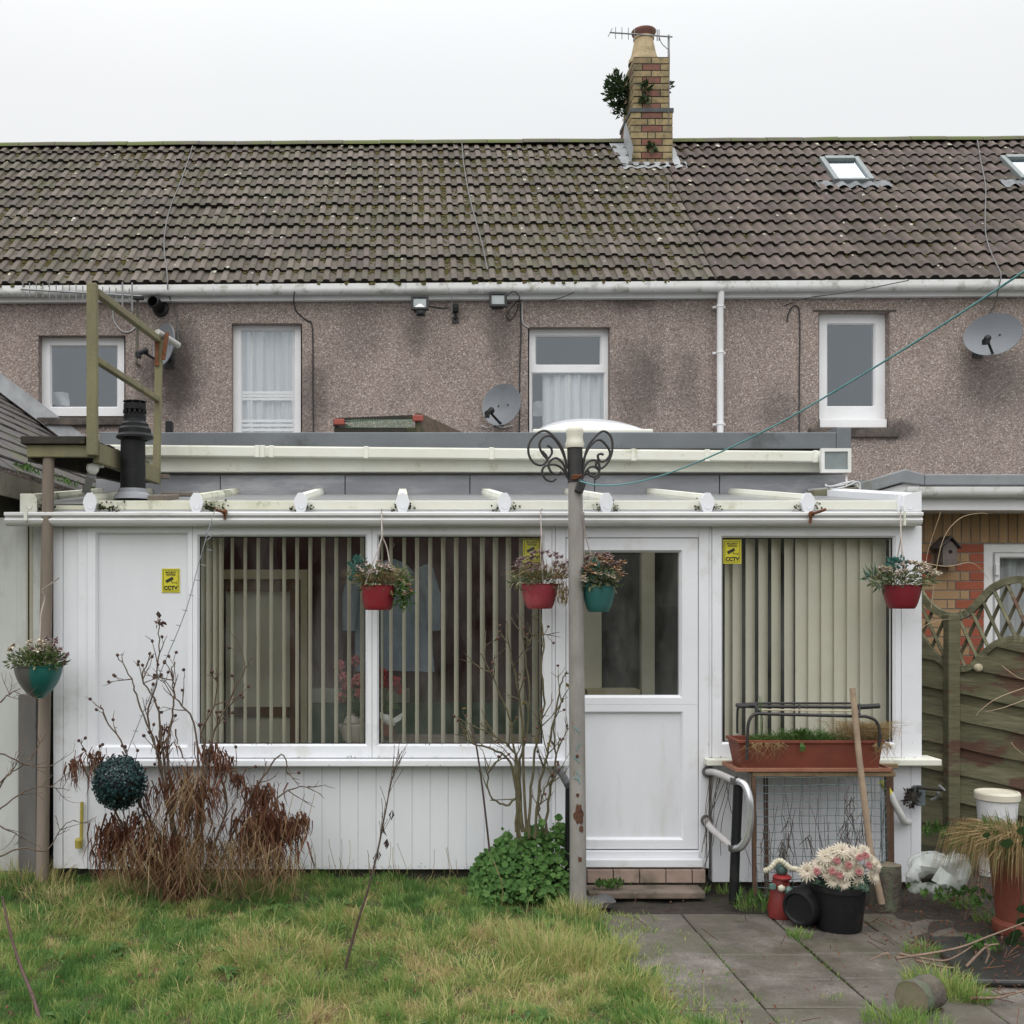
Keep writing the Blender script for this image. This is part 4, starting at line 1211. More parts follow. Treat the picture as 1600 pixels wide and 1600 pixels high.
# closing bars and sheets between the rafters
POLY, _t, _bs = new_mat('polycarbonate_sheet')
_tr = nd(_t, 'ShaderNodeBsdfTransparent'); _tr.inputs[0].default_value = (.72,.73,.70,1)
_tl = nd(_t, 'ShaderNodeBsdfTranslucent'); _tl.inputs[0].default_value = (.80,.80,.74,1)
_mx = nd(_t, 'ShaderNodeMixShader'); _mx.inputs[0].default_value = .5
_t.links.new(_tr.outputs[0], _mx.inputs[1]); _t.links.new(_tl.outputs[0], _mx.inputs[2])
_m2 = nd(_t, 'ShaderNodeMixShader'); _m2.inputs[0].default_value = .40
_bs.inputs['Base Color'].default_value = (.55,.56,.58,1); _bs.inputs['Roughness'].default_value = .3
_t.links.new(_mx.outputs[0], _m2.inputs[1]); _t.links.new(_bs.outputs[0], _m2.inputs[2])
_t.links.new(_m2.outputs[0], _t.nodes['Material Output'].inputs[0])
al = caps + [1412]
for i in range(len(al)-1):
    xa_, xb_ = X(al[i],DC)+.045, X(al[i+1],DC)-.05
    b = MB(); b.box(xa_-.02, xb_+.02, DC+.004, DC+.04, CZ(797)+.001, CZ(782)+(.0 if i else -.03)); b.build('closing_bar', ALGAE2 if i < 3 else ALGAE, cons, bevel=.004)
    b = MB(); za = CZ(784)
    b.prism([(xa_-.035,DC+.042,za-.012),(xb_+.035,DC+.042,za-.012),(xb_+.035,DC+.042,za+.004),(xa_-.035,DC+.042,za+.004)], (0,dB-DC-.05,rise*(dB-DC)+.0))
    b.build('roof_sheet', POLY, cons)
# moss sitting in the roof corners beside the caps
r = random.Random(12); b = MB()
for i, px in enumerate(caps):
    for _ in range(70 if i in (0,1,2) else 22):
        p = P(px + r.choice((-1,1))*r.uniform(11,17) + r.gauss(0,2.5) if i > 2 else px + 13 + abs(r.gauss(0,14)), 797 - abs(r.gauss(0,5)), DC - .01 + r.uniform(-.01,.01))
        b.leaf(p, rvec(r), rvec(r), .018, .016, .5)
mo = b.build('moss', leafmat('black_moss', (.018,.02,.008), (.04,.045,.012), (.07,.08,.02), trans=0), cons); mo['kind'] = 'stuff'
# specks of moss and grit along the sills and frame corners
r = random.Random(29); b = MB()
for _ in range(420):
    px = r.choice((r.uniform(125,885), r.uniform(1105,1465))); y_ = r.choice((1184,1195,1163.5)) if px < 885 else r.choice((1184,1160.5))
    if mnoise.noise(Vector((px*.03, y_, 2))) < -.05: continue
    dz = {1184:(-.012,.0),1195:(-.072,-.07),1163.5:(-.002,.02),1160.5:(-.002,.02)}[y_]
    b.leaf(P(px, y_+r.uniform(-1,.6), DC + r.uniform(*dz)), rvec(r), rvec(r), r.uniform(.006,.014), r.uniform(.004,.01), .5)
for _ in range(700):
    px = r.choice((r.uniform(136,885), r.uniform(905,1105), r.uniform(1113,1440)))
    if mnoise.noise(Vector((px*.021, 5, 2))) < .0: continue
    base_y = 1357 if px < 900 else (1352 if px < 1110 else 1377)
    b.leaf(P(px, base_y - abs(r.gauss(0,3.5)), DC + .014), rvec(r), rvec(r), r.uniform(.005,.012), r.uniform(.004,.008), .5)
mo = b.build('moss', leafmat('green_speck', (.05,.07,.02), (.10,.12,.04), (.05,.04,.03), trans=0), cons); mo['kind'] = 'stuff'
# end walls and floor
b = MB()
for px in (86, 1436):
    xx = X(px,DC)
    xq = (xx, xx+.08) if px < 500 else (xx-.08, xx)
    b.box(xq[0],xq[1],DC+.10,DE-.01,-.05,CZ(1190)); b.box(xq[0],xq[1],DC+.10,DC+.16,CZ(1190)+.001,CZ(800)); b.box(xq[0],xq[1],DE-.08,DE-.01,CZ(1190)+.001,CZ(800))
    b.box(xq[0],xq[1],DC+.161,DE-.081,CZ(838),CZ(800))
b.build('end_wall', UPVC, cons)
b = MB(); b.box(X(92,DC),X(1428,DC),DC+.2,DE-.01,.06,.12); b.build('floor', simple('inner_floor', (.10,.08,.06), (.07,.055,.04), rough=.7), cons)
b = MB()
for px in (90, 1430):
    xx = X(px,DC); b.quad((xx,DC+.16,CZ(1190)),(xx,DE-.08,CZ(1190)),(xx,DE-.08,CZ(838)),(xx,DC+.16,CZ(838)))
b.build('end_pane', CGLASS, cons)

# ---------------- things inside
SLAT = simple('beige_blind_fabric', (.66,.625,.51), (.60,.565,.455), scale=3, rough=.85, bmp=.15, bscale=300, bdist=.001)
def blind(label, px0, px1, spec, y0=836, y1=1162, d=DC+.16):
    """spec: list of (photo x, visible width in photo pixels)"""
    t_ = thing('vertical_blind', label, 'blind', (X((px0+px1)/2,d), d, Z(y1,d)))
    b = MB(); b.box(X(px0,d),X(px1,d),d-.025,d+.025,Z(y0,d)-.0,Z(y0,d)+.035); b.build('headrail', UPVC, t_, bevel=.004)
    b = MB(); w_ = .089
    r = random.Random(px0)
    for (px, vis) in spec:
        vis_m = vis/F*d
        a = math.asin(max(-1,min(1,vis_m/w_)))
        s = 1
        # slats turn about their hangers; seen from the axis x they show vis_m
        xx = X(px,d); view = (xx)/d
        dx, dy = math.sin(a)*w_/2, math.cos(a)*w_/2
        dx += dy*view
        jz = r.uniform(-.004,.004)
        zA, zB = Z(y1,d)+.004+jz, Z(y0,d)
        n = 6; vv = []
        for k in range(n+1):
            q = k/n*2-1; cv = .006*(1-q*q)
            vv += [(xx+dx*q*s+cv, d+dy*q, zA),(xx+dx*q*s+cv+r.uniform(-.001,.001), d+dy*q, zB)]
        b.add(vv, [(2*k,2*k+2,2*k+3,2*k+1) for k in range(n)])
    b.build('slats', SLAT, t_, smooth=60)
    b = MB()
    pts = []
    r2 = random.Random(5)
    for (px, vis) in spec: pts.append((X(px,d), d-.03, Z(y1,d)+.012))
    for p_, q_ in zip(pts, pts[1:]):
        m_ = (Vector(p_)+Vector(q_))/2 - Vector((0,0,.012)); b.tube([p_, m_, q_], .0018, 4)
    b.build('chain', SLAT, t_)
blind('vertical blind with thin open slats behind the window right of the blank panel', 312, 572, [(318,12),(328,11),(338,10),(346,7)] + [(363+20.3*k, 5.2+.12*k) for k in range(11)])
blind('vertical blind with thin open slats behind the window next to the door', 590, 849, [(597,3)] + [(611+20.4*k, 5.5+.3*k) for k in range(11)] + [(836,9),(846,7)])
blind('vertical blind with broad closed slats behind the window right of the door', 1129, 1398, [(1139,13)] + [(1152+20.2*k, 14.5 if k < 5 else 20.5) for k in range(12)])
# cream inner door standing ajar
t_ = thing('cabinet', 'tall cream cupboard door in a brown timber frame behind the left window', 'cupboard', P(410,1160,8.2))
dK = 8.2
CREAM = simple('cream_paint', (.60,.57,.47), (.52,.49,.40), scale=3, rough=.6)
BROWNW = simple('brown_frame', (.16,.07,.035), (.09,.04,.02), scale=9, rough=.6)
PALEW = simple('pale_frame', (.46,.40,.28), (.38,.33,.22), scale=9, rough=.6)
b = MB(); b.box(X(352,dK),X(462,dK),dK+.03,dK+.2,.13,Z(905,dK)); b.build('body', CREAM, t_)
b = MB(); b.box(X(352,dK),X(462,dK),dK+.0,dK+.03,Z(905,dK)-.09,Z(905,dK)); b.box(X(453,dK),X(464,dK),dK,dK+.03,.13,Z(905,dK)-.09); b.build('frame', BROWNW, t_)
b = MB(); b.box(X(350,dK),X(480,dK),dK-.02,dK+.2,Z(905,dK)+.001,Z(890,dK)); b.box(X(470,dK),X(480,dK),dK-.02,dK+.2,.13,Z(905,dK)); b.build('surround', PALEW, t_)
b = MB(); b.box(X(356,dK),X(452,dK),dK+.005,dK+.03,Z(1120,dK),Z(1105,dK)); b.build('rail', BROWNW, t_)
# pale post inside behind the door glass
b = MB(); b.box(X(1003,8.2),X(1023,8.2),8.2,8.28,.13,Z(790,8.2)); tag(b.build('inner_post', CREAM), 'cream upright post seen through the glass of the back door', 'post')
b = MB(); b.box(X(908,8.2),X(940,8.2),8.2,8.26,.13,Z(800,8.2)); tag(b.build('inner_board', CREAM), 'cream board seen through the door glass below the teal basket', 'board')
b = MB(); b.box(X(918,8.0),X(1000,8.0),8.0,8.2,.13,Z(1078,8.0)); tag(b.build('low_cabinet', PALEW), 'low pale cabinet inside behind the back door glass', 'cabinet')
# blue shirt on a hanger
SHIRT = simple('pale_blue_shirt', (.22,.27,.34), (.17,.21,.27), scale=12, rough=.9, bmp=.3, bscale=30)
t_ = thing('hanging_shirt', 'pale blue shirt hanging inside between the two slatted windows', 'shirt', P(610,1060,7.9))
b = MB(); dS = 7.9; n, m_ = 24, 14; vv = []
for j in range(m_+1):
    v = j/m_
    hw = .10 + .17*min(1, v*5) - .015*v + .03*v*v
    for i in range(n+1):
        u = i/n*2-1
        zz_ = Z(872,dS) - v*.80 - .04*abs(u)*(1 if v < .25 else .3)
        vv.append((X(612,dS)+u*hw+.02*v, dS+.06*u*u-.05+.025*math.sin(u*9+v*3)*v, zz_))
b.add(vv, [(j*(n+1)+i,j*(n+1)+i+1,(j+1)*(n+1)+i+1,(j+1)*(n+1)+i) for j in range(m_) for i in range(n)])
b.build('body', SHIRT, t_, smooth=80)
for s in (-1,1):
    b = MB(); b.tube([(X(612,dS)+s*.22,dS-.03,Z(885,dS)),(X(612,dS)+s*.29,dS-.02,Z(930,dS)),(X(612,dS)+s*.30,dS-.02,Z(985,dS))], [.07,.062,.05], 10); b.build('sleeve', SHIRT, t_, smooth=80)
b = MB(); b.tube(smooth_pts([(X(612,dS),dS-.02,Z(868,dS)),(X(612,dS),dS-.02,Z(858,dS)),(X(616,dS),dS-.02,Z(852,dS)),(X(613,dS),dS-.02,Z(848,dS))]), .004, 5); b.build('hanger', STEEL, t_)
# vases of artificial flowers
PINK = leafmat('pink_petal', (.45,.12,.13), (.55,.22,.22), (.5,.16,.2))
REDF = leafmat('red_petal', (.40,.03,.04), (.5,.06,.07), (.35,.02,.05))
CERAM = simple('pale_pottery', (.45,.42,.36), (.36,.33,.28), scale=9, rough=.4)
TERRA = simple('terracotta', (.185,.045,.024), (.13,.033,.018), scale=7, rough=.75, bmp=.1, dirt=(.27,.115,.07), dscale=5, dlo=.60, dhi=.82)
def flower_vase(px, py, d, spots, mat, label, seed):
    t_ = thing('flower_vase', label, 'flowers', P(px,py,d))
    r = random.Random(seed); c = P(px,py,d)
    b = MB(); b.lathe([(0,0),(.05,0),(.075,.05),(.06,.11),(.04,.14),(.05,.155)], c, 18); b.build('vase', CERAM if seed < 3 else TERRA, t_, smooth=50)
    f_, s_, l_ = MB(), MB(), MB()
    for (qx,qy) in spots:
        p = P(qx,qy,d-.03+r.uniform(-.04,.04))
        s_.tube([c+Vector((0,0,.14)), (c+Vector((0,0,.14))).lerp(p,.5)+Vector((0,0,.02)), p], .004, 4)
        for _ in range(34): 
            v = rvec(r); f_.leaf(p+v*.012, v+Vector((0,-.3,.1)), rvec(r), .034, .03, .6)
        for _ in range(6): l_.leaf(p.lerp(c,.4), rvec(r), rvec(r), .07, .03)
    f_.build('flowers', mat, t_); s_.build('stems', TWIG_G, t_); l_.build('foliage', GREEN, t_)
flower_vase(552, 1150, 7.35, [(530,1040),(537,1058),(547,1068),(556,1033),(560,1062),(536,1090),(563,1082),(542,1075)], PINK, 'bunch of pink artificial flowers inside, left of the window mullion', 2)
flower_vase(600, 1158, 7.35, [(596,1052),(606,1060),(613,1072),(622,1076),(600,1066),(617,1064)], REDF, 'bunch of red artificial flowers inside, right of the window mullion', 5)
t_ = thing('dove_ornament', 'white dove ornament standing inside under the red flowers', 'ornament', P(607,1145,7.2))
b = MB(); c = P(606,1125,7.2)
b.lathe([(0,-.06),(.018,-.05),(.034,-.01),(.03,.02),(.018,.045),(.02,.06),(.012,.075),(0,.08)], c, 14, axis=Vector((-.8,-.1,.55)))
b.prism([c+Vector((.02,0,.0)),c+Vector((.10,.0,.05)),c+Vector((.085,0,.0)),c+Vector((.03,0,-.03))], (0,.012,0))
b.build('body', UPVC_HOUSE, t_, smooth=50)
b = MB(); b.lathe([(0,0),(.05,0),(.05,.02),(.02,.03),(.014,.06)], P(606,1148,7.2), 14); b.build('base', TERRA, t_, smooth=40)
b = MB(); dd = 7.2; b.box(X(540,dd),X(860,dd),dd-.12,dd+.3,Z(1163,dd)-.03,Z(1163,dd)+.03); b.box(X(545,dd),X(560,dd),dd+.1,dd+.14,.12,Z(1163,dd)-.03); b.box(X(840,dd),X(855,dd),dd+.1,dd+.14,.12,Z(1163,dd)-.03)
tag(b.build('inner_table', GREY_WOOD, bevel=.005), 'narrow timber table inside under the two slatted windows', 'table')
b = MB(); b.lathe([(0,0),(.07,0),(.1,.10),(.09,.10)], P(553,1163,7.2)+Vector((0,-.02,.03)), 16); tag(b.build('bowl', CERAM, smooth=50), 'pale pottery bowl inside at the foot of the pink flowers', 'bowl')

# ---------------- warning signs
YEL = simple('yellow_sign', (.62,.56,.03), (.55,.49,.025), scale=5, rough=.4, bmp=0)
INK = simple('black_ink', (.02,.02,.015), rough=.5, bmp=0)
def text_mesh(body, size, name, parent, origin, mat, base, sx=1.0, off=.0004):
    cu = bpy.data.curves.new(name, 'FONT'); cu.body = body; cu.size = size; cu.align_x = 'CENTER'; cu.align_y = 'CENTER'; cu.extrude = .0006; cu.offset = off
    ob = bpy.data.objects.new('tmp', cu); COL.objects.link(ob)
    dg = bpy.context.evaluated_depsgraph_get(); dg.update()
    me = bpy.data.meshes.new_from_object(ob.evaluated_get(dg))
    bpy.data.objects.remove(ob); bpy.data.curves.remove(cu)
    for v in me.vertices:
        x, y, z = v.co
        v.co = Vector((origin[0]-base.x + x*sx, origin[1]-base.y - z, origin[2]-base.z + y))
    me.materials.clear(); me.materials.append(mat)
    o = bpy.data.objects.new(name, me); COL.objects.link(o); o.parent = parent
    return o
def cctv_sign(px, py, d, label, rot=0):
    c = P(px,py,d); w_, h_ = .112, .150
    t_ = thing('warning_sign', label, 'sign', c, 'yellow camera warning signs')
    b = MB(); b.box(c.x-w_/2,c.x+w_/2,c.y-.003,c.y,c.z-h_/2,c.z+h_/2); b.build('board', YEL, t_)
    b = MB(); y = c.y-.0045
    for (x0,x1,z0,z1) in ((-.048,.048,.064,.0665),(-.048,.048,-.0665,-.064),(-.048,-.0455,-.064,.064),(.0455,.048,-.064,.064)):
        b.box(c.x+x0,c.x+x1,y,y+.001,c.z+z0,c.z+z1)
    b.build('border', INK, t_)
    text_mesh('SECURITY', .0155, 'lettering', t_, (c.x,y,c.z+.050), INK, c)
    text_mesh('NOTICE', .0155, 'lettering', t_, (c.x,y,c.z+.035), INK, c)
    text_mesh('CCTV', .032, 'lettering', t_, (c.x,y,c.z-.047), INK, c, 1.0, .0016)
    b = MB(); R = Matrix.Rotation(-.5, 3, 'Y')
    b.obox(Vector((c.x-.008,y,c.z+.004)), (.050,.001,.018), R); b.obox(Vector((c.x+.022,y,c.z-.014)), (.030,.001,.003)); b.obox(Vector((c.x+.036,y,c.z-.014)), (.003,.001,.016)); b.obox(Vector((c.x+.006,y-.0002,c.z-.008)), (.004,.001,.018), R)
    b.build('camera_emblem', INK, t_)
    return t_
cctv_sign(267, 907, DC+.028, 'yellow security camera sign on the white blank panel')
cctv_sign(831, 860, DC+.07, 'yellow security camera sign behind glass above a red hanging basket')
cctv_sign(1144, 862, DC+.034, 'yellow security camera sign in the top corner of the window right of the door')
# ================================================================== left: slate outbuilding, panel, platform
out = thing('slate_outbuilding', 'low outbuilding with a mossy slate roof at the left edge', 'outbuilding', (-3.2, 8.5, 0))
SLATE = simple('weathered_slate', (.115,.105,.10), (.065,.058,.055), scale=11, rough=.85, bmp=.4, bscale=50, dirt=(.10,.11,.04), dscale=3.5, dlo=.54, dhi=.7)
xE, zE = -2.46, .775 + H
tp = math.tan(rad(37)); L_ = 3.4
b = MB(); r = random.Random(2)
g_ = .20; k = 0
while k*g_ < L_:
    s0 = k*g_; x0_ = xE - s0*math.cos(rad(37)); z0_ = zE + s0*math.sin(rad(37))
    x1_ = xE - (s0+g_*1.25)*math.cos(rad(37)); z1_ = zE + (s0+g_*1.25)*math.sin(rad(37))
    y = 6.45 + (.15 if k % 2 else 0)
    while y < DH-.02:
        y2 = min(y+.30, DH-.01); jj = r.uniform(0,.007); th = .012
        a_ = [(x0_+jj,y+.003,z0_+.014+jj),(x0_+jj,y2-.003,z0_+.014+r.uniform(0,.007)),(x1_,y2-.003,z1_),(x1_,y+.003,z1_)]
        b.add(a_+[(p[0],p[1],p[2]-th) for p in a_], [(3,2,1,0),(4,5,6,7),(0,1,5,4),(1,2,6,5),(2,3,7,6),(3,0,4,7)])
        y = y2
    k += 1
b.build('roof', SLATE, out)
b = MB(); q = lambda s, h: (xE - s*math.cos(rad(37)) + h*math.sin(rad(37)), zE + s*math.sin(rad(37)) + h*math.cos(rad(37)))
p0, p1, p2, p3 = q(.95,.03), q(3.3,.03), q(3.3,.19), q(.95,.19)
b.add([(p0[0],DH-.02,p0[1]),(p1[0],DH-.02,p1[1]),(p2[0],DH-.012,p2[1]),(p3[0],DH-.012,p3[1]),(p0[0]+.02,DH-.16,p0[1]),(p1[0],DH-.16,p1[1])], [(0,1,2,3),(4,5,1,0)])
b.build('flashing', LEAD_PALE, out)
b = MB(); b.box(xE-.02, xE+.0, 6.45, DH-.02, zE-.16, zE-.02); b.build('fascia', simple('grey_fascia_board', (.24,.22,.18), (.16,.15,.12), scale=5, rough=.8, bmp=.3, dirt=(.06,.06,.03), dscale=4, dlo=.55, dhi=.7), out)
b = MB(); b.box(-5.5, xE-.12, 7.075, DH-.02, -.05, zE-.05); b.build('wall', simple('dark_render', (.10,.095,.085), (.06,.058,.05), scale=4, rough=.95, bmp=.4, dirt=(.05,.06,.025), dscale=3), out)
r = random.Random(21); b = MB()
for _ in range(420):
    y = r.uniform(6.8, 9.2); p = Vector((xE-.03+r.uniform(-.12,.03), y, zE+.03+r.uniform(0,.03)))
    if mnoise.noise(Vector((y*2.5,1,4))) < .0: continue
    b.leaf(p, (r.uniform(-.5,.5),r.uniform(-.5,.5),1), rvec(r), .05, .016, .4)
mo = b.build('moss', GREEN, out); mo['kind'] = 'stuff'

# pale flat panel wall beside the conservatory
b = MB(); dW = 7.02
b.box(X(-500,dW), X(27,dW)-.002, dW, dW+.05, -.05, Z(809,dW)); b.box(X(27,dW), X(72,dW), dW-.004, dW+.05, -.05, Z(809,dW))
wl = thing('panel_wall', 'pale grey stained sheet wall left of the conservatory, behind the rusty pole', 'wall', P(0,1400,dW))
b.build('sheet', simple('stained_asbestos_sheet', (.52,.53,.51), (.44,.45,.43), scale=2.5, rough=.8, bmp=.15, dirt=(.20,.19,.16), dscale=2.6, dlo=.48, dhi=.78, streak=(1,1,.4)), wl)
b = MB(); b.box(X(30,6.98), X(58,6.98), 6.96, 7.01, -.05, Z(1085,6.98)); b.build('upright', simple('grey_board', (.15,.145,.135), (.10,.095,.09), scale=6, rough=.85, bmp=.3, streak=(1,1,.2)), wl, bevel=.004)
b = MB()
for px, a in ((48,.03),(44,.02)): b.box(X(px,dW)-a/2, X(px,dW)+a/2, dW-.0062, dW-.0042, Z(1085,dW), Z(815,dW))
b.build('rust_stain', simple('rust_run', (.30,.26,.17), (.36,.35,.30), scale=9, rough=.9, bmp=0, streak=(1,1,.1)), wl)

plat = thing('timber_platform', 'green algae-covered timber platform with handrails, propped on a tall wooden pole', 'platform', P(75,1390,6.86))
dN, dFar = 6.78, 8.12
zP = Z(693, dN)
xPl, xPr = X(42,dN), X(150,dN); xFr = X(251,dFar)
b = MB()
b.beam((xPl,dN+.02,zP-.045),(xPr-.02,dN+.02,zP-.045),.045,.075); b.build('front_joist', ALGAE_WOOD, plat, bevel=.004)
b = MB(); b.beam((xPr-.005,dN+.03,zP-.055),(xFr-.02,dFar,zP-.055),.045,.12); b.build('side_joist', ALGAE_WOOD, plat, bevel=.004)
b = MB(); b.beam((xPl+.01,dN+.05,zP-.055),(xPl+.25,dFar,zP-.055),.045,.10); b.beam((xPl+.25,dFar-.02,zP-.055),(xFr,dFar-.02,zP-.055),.045,.10); b.build('back_joist', DARK_WOOD, plat)
b = MB()
for k in range(9):
    f0 = k/9; f1 = (k+.93)/9
    ya, yb = dN-.03+(dFar-dN)*f0, dN-.03+(dFar-dN)*f1
    sh = .25*f0; ri = xPr-.06+(xFr-xPr)*f0
    b.box(xPl-.03+sh, ri, ya, yb, zP-.005, zP+.042 + (.008 if k % 2 else 0))
b.build('deck', DARK_WOOD, plat, bevel=.004)
b = MB(); b.box(X(135,dN-.03), X(151,dN-.03), dN-.035, dN+.015, Z(712,dN), Z(444,dN)); b.build('post', ALGAE_WOOD, plat, bevel=.005)
b = MB(); b.beam((X(244.5,dFar),dFar,Z(742,dFar)), (X(249,dFar),dFar,Z(528,dFar)), .05, .05); b.build('post', ALGAE_WOOD, plat, bevel=.005)
b = MB(); b.beam((X(150,dN),dN+.01,Z(456,dN)), (X(248,dFar),dFar-.02,Z(531,dFar)), .045, .045); b.build('rail', ALGAE_WOOD, plat, bevel=.006)
b = MB(); b.beam((X(150,dN),dN+.01,Z(562,dN)), (X(246,dFar),dFar-.02,Z(624,dFar)), .04, .04); b.build('rail', ALGAE_WOOD, plat, bevel=.006)
b = MB(); b.tube([P(246,519,dFar-.06), P(279,540,dFar+.14)], .024, 14); b.lathe([(0,0),(.02,0)], P(246,519,dFar-.061), 14, axis=(0,-1,0)); b.build('steel_tube', simple('dull_grey_pipe', (.42,.41,.39), (.32,.31,.29), scale=7, rough=.6), plat, smooth=40)
b = MB(); b.obox(P(258,541,dFar-.03), (.028,.02,.20), Matrix.Rotation(.15,3,'Y')); b.obox(P(245,548,dFar-.03), (.03,.02,.22)); b.build('rusty_strap', RUST, plat)
PROP = simple('weathered_prop', (.235,.19,.155), (.155,.125,.10), scale=9, rough=.85, bmp=.5, bscale=35, dirt=(.10,.09,.06), dscale=5, dlo=.55, dhi=.75, streak=(1,1,.12))
b = MB(); b.tube([P(66,1395,6.84),P(68,1200,6.84),P(72,950,6.84),P(76,709,6.82)], [.039,.038,.037,.035], 14); b.build('prop', PROP, plat, smooth=60)
b = MB(); b.box(X(150,8.15), X(265,8.15), 8.1, 8.16, Z(748,8.15), Z(742,8.15)); b.build('bearer', GREY_WOOD, plat)

# black flue with cowl
fl = thing('stove_flue', 'fat black flue pipe with a louvred cowl beside the timber platform', 'flue', P(206,762,7.08))
dF_ = 7.08; c = Vector((X(203,dF_), dF_+.08, 0)); zq = lambda y: Z(y,dF_)
b = MB(); b.lathe([(.081,zq(775)),(.079,zq(700)),(.077,zq(683))], c, 28); b.build('pipe', BLACK_PL, fl, smooth=50)
c2 = c + Vector((.012,0,0))
b = MB(); b.lathe([(.080,zq(686)),(.118,zq(682)),(.118,zq(679)),(.104,zq(675)),(.104,zq(668)),(.088,zq(664)),(.088,zq(660)),(.072,zq(656)),(.070,zq(652))], c2, 28); b.build('collar', BLACK_PL, fl, smooth=30)
b = MB(); b.lathe([(.070,zq(654)),(.072,zq(646)),(.064,zq(645)),(.064,zq(643))], c2, 24)
for k in range(14):
    a = 2*math.pi*k/14; b.obox(c2+Vector((.066*math.cos(a),.066*math.sin(a),(zq(643)+zq(638))/2)), (.016,.016,zq(638)-zq(643)), Matrix.Rotation(a,3,'Z'))
b.lathe([(.064,zq(638)),(.071,zq(637)),(.071,zq(628)),(.066,zq(627))], c2, 24)
for k in range(8):
    a = 2*math.pi*k/8; b.obox(c2+Vector((.060*math.cos(a),.060*math.sin(a),(zq(628)+zq(625))/2)), (.014,.014,zq(624.5)-zq(628)), Matrix.Rotation(a,3,'Z'))
b.lathe([(.0,zq(623)),(.074,zq(623.5)),(.076,zq(624.6)),(.0,zq(624.8))], c2, 24); b.build('cowl', BLACK_PL, fl, smooth=30)
b = MB(); b.lathe([(.125,zq(779)),(.115,zq(772)),(.094,zq(768)),(.092,zq(762)),(.085,zq(762))], c, 24); b.build('base_flashing', LEAD, fl, smooth=40)
# security light on the corner below the platform
t_ = thing('globe_lamp', 'small white globe lamp on a ribbed bracket under the timber platform', 'lamp', P(138,765,6.95))
b = MB(); b.lathe([(0,-.036),(.02,-.032),(.036,-.012),(.040,.008),(.034,.03),(0,.036)], P(145,733,6.9), 18); b.build('globe', WHITE_LAMP, t_, smooth=60)
b = MB(); b.tube([P(143,742,6.9),P(138,756,6.95),P(135,768,7.0)], [.03,.022,.028], 12); b.build('bracket', STEEL, t_, smooth=50)
b = MB(); b.obox(P(154,728,6.95), (.06,.04,.02)); b.build('hood', GUTTER_CLEAN, t_)
# timber offcuts lying on the conservatory roof
b = MB(); b.obox(P(256,779,7.2), (.10,.5,.05), Matrix.Rotation(.1,3,'X')); b.obox(P(300,773,7.9), (.42,.09,.03)); tag(b.build('timber_offcut', GREY_WOOD, bevel=.006), 'grey timber offcut lying on the conservatory roof right of the flue', 'timber')
b = MB(); b.obox(P(1301,770,8.12), (.33,.16,.055), Matrix.Rotation(-.06,3,'Y')); tag(b.build('timber_block', simple('mossy_block', (.15,.14,.09), (.10,.09,.06), scale=9, rough=.9, bmp=.4), bevel=.01), 'mossy timber block under the white floodlight', 'timber')
b = MB(); r = random.Random(4)
for k in range(4): b.tube(smooth_pts([P(1290,757,8.1),P(1296+r.uniform(-4,4),762+r.uniform(-3,3),8.05),P(1318,758+r.uniform(-5,5),8.05),P(1338+r.uniform(-5,5),757+r.uniform(-6,4),8.08),P(1344,768,8.08)]), .006, 5)
b.tube([P(1322,738,8.15),P(1323,760,8.1)], .008, 5)
tag(b.build('cable', CABLE_WHITE), 'tangle of pale cable under the white floodlight', 'cable')

# ================================================================== right: neighbour's brick extension
bx = thing('brick_extension', 'two-tone brick extension with a white door and grey flat roof, behind the trellis fence', 'extension', (6.0, 8.9, 0))
BRICKJ = MORTAR_L = simple('pale_mortar', (.24,.215,.185), (.17,.155,.135), scale=30, rough=.95, bmp=.3)
dBk = 8.9
xb0, xb1 = X(1415,dBk), X(2100,dBk)
ztop = Z(795,dBk)
xdo0, xdo1 = X(1537,dBk), X(1715,dBk); zdo = Z(847,dBk)
b = MB(); wall_holes(b, xb0, xb1, 0, ztop, dBk, [(xdo0, xdo1, 0.1, zdo)], .10)
b.box(xb0, xb0+.1, dBk+.004, DH-.02, 0, ztop)
b.build('wall', BRICKJ, bx)
BUFF2 = leafmat('buff_brick_new', (.34,.215,.115), (.41,.27,.15), (.27,.165,.09), trans=0, rough=.9)
RED2 = leafmat('red_brick_new', (.30,.085,.05), (.34,.105,.06), (.24,.07,.045), trans=0, rough=.9)
bb, rb = MB(), MB(); r = random.Random(9)
ch_ = .075; k = 0
z = 0.0
zs_ = zdo + .005
while z + ch_ < zs_ + .01:
    x = xb0 - (.1125 if k % 2 else 0); xe = xdo0
    segs = []
    qr = xe - (.225 if k % 2 else .1125)
    xx = xb0
    ql = xb0 + (.1125 if k % 2 else .215)
    segs.append((xb0, ql-.01, rb if k % 4 < 3 else bb)); xx = ql
    while xx < qr - .03:
        e = min(xx+.225, qr); 
        if qr - e < .05: e = qr
        segs.append((xx, e-.01, bb)); xx = e
    segs.append((qr, xe-.001, rb))
    xx = xdo1 + .001
    while xx < xb1:
        segs.append((xx, xx+.215, bb if r.random() < .8 else rb)); xx += .225
    for a, c_, tg in segs:
        q_ = r.uniform(.003,.007); tg.box(a, c_, dBk-q_, dBk+.02, z, z+ch_-.010)
    z += ch_; k += 1
xx = xb0
while xx < xb1:
    q_ = r.uniform(.003,.007); bb.box(xx, xx+.065, dBk-q_, dBk+.02, z+.002, ztop); xx += .075
bb.build('buff_brick', BUFF2, bx); rb.build('red_brick', RED2, bx)
zt_ = Z(797,8.5)
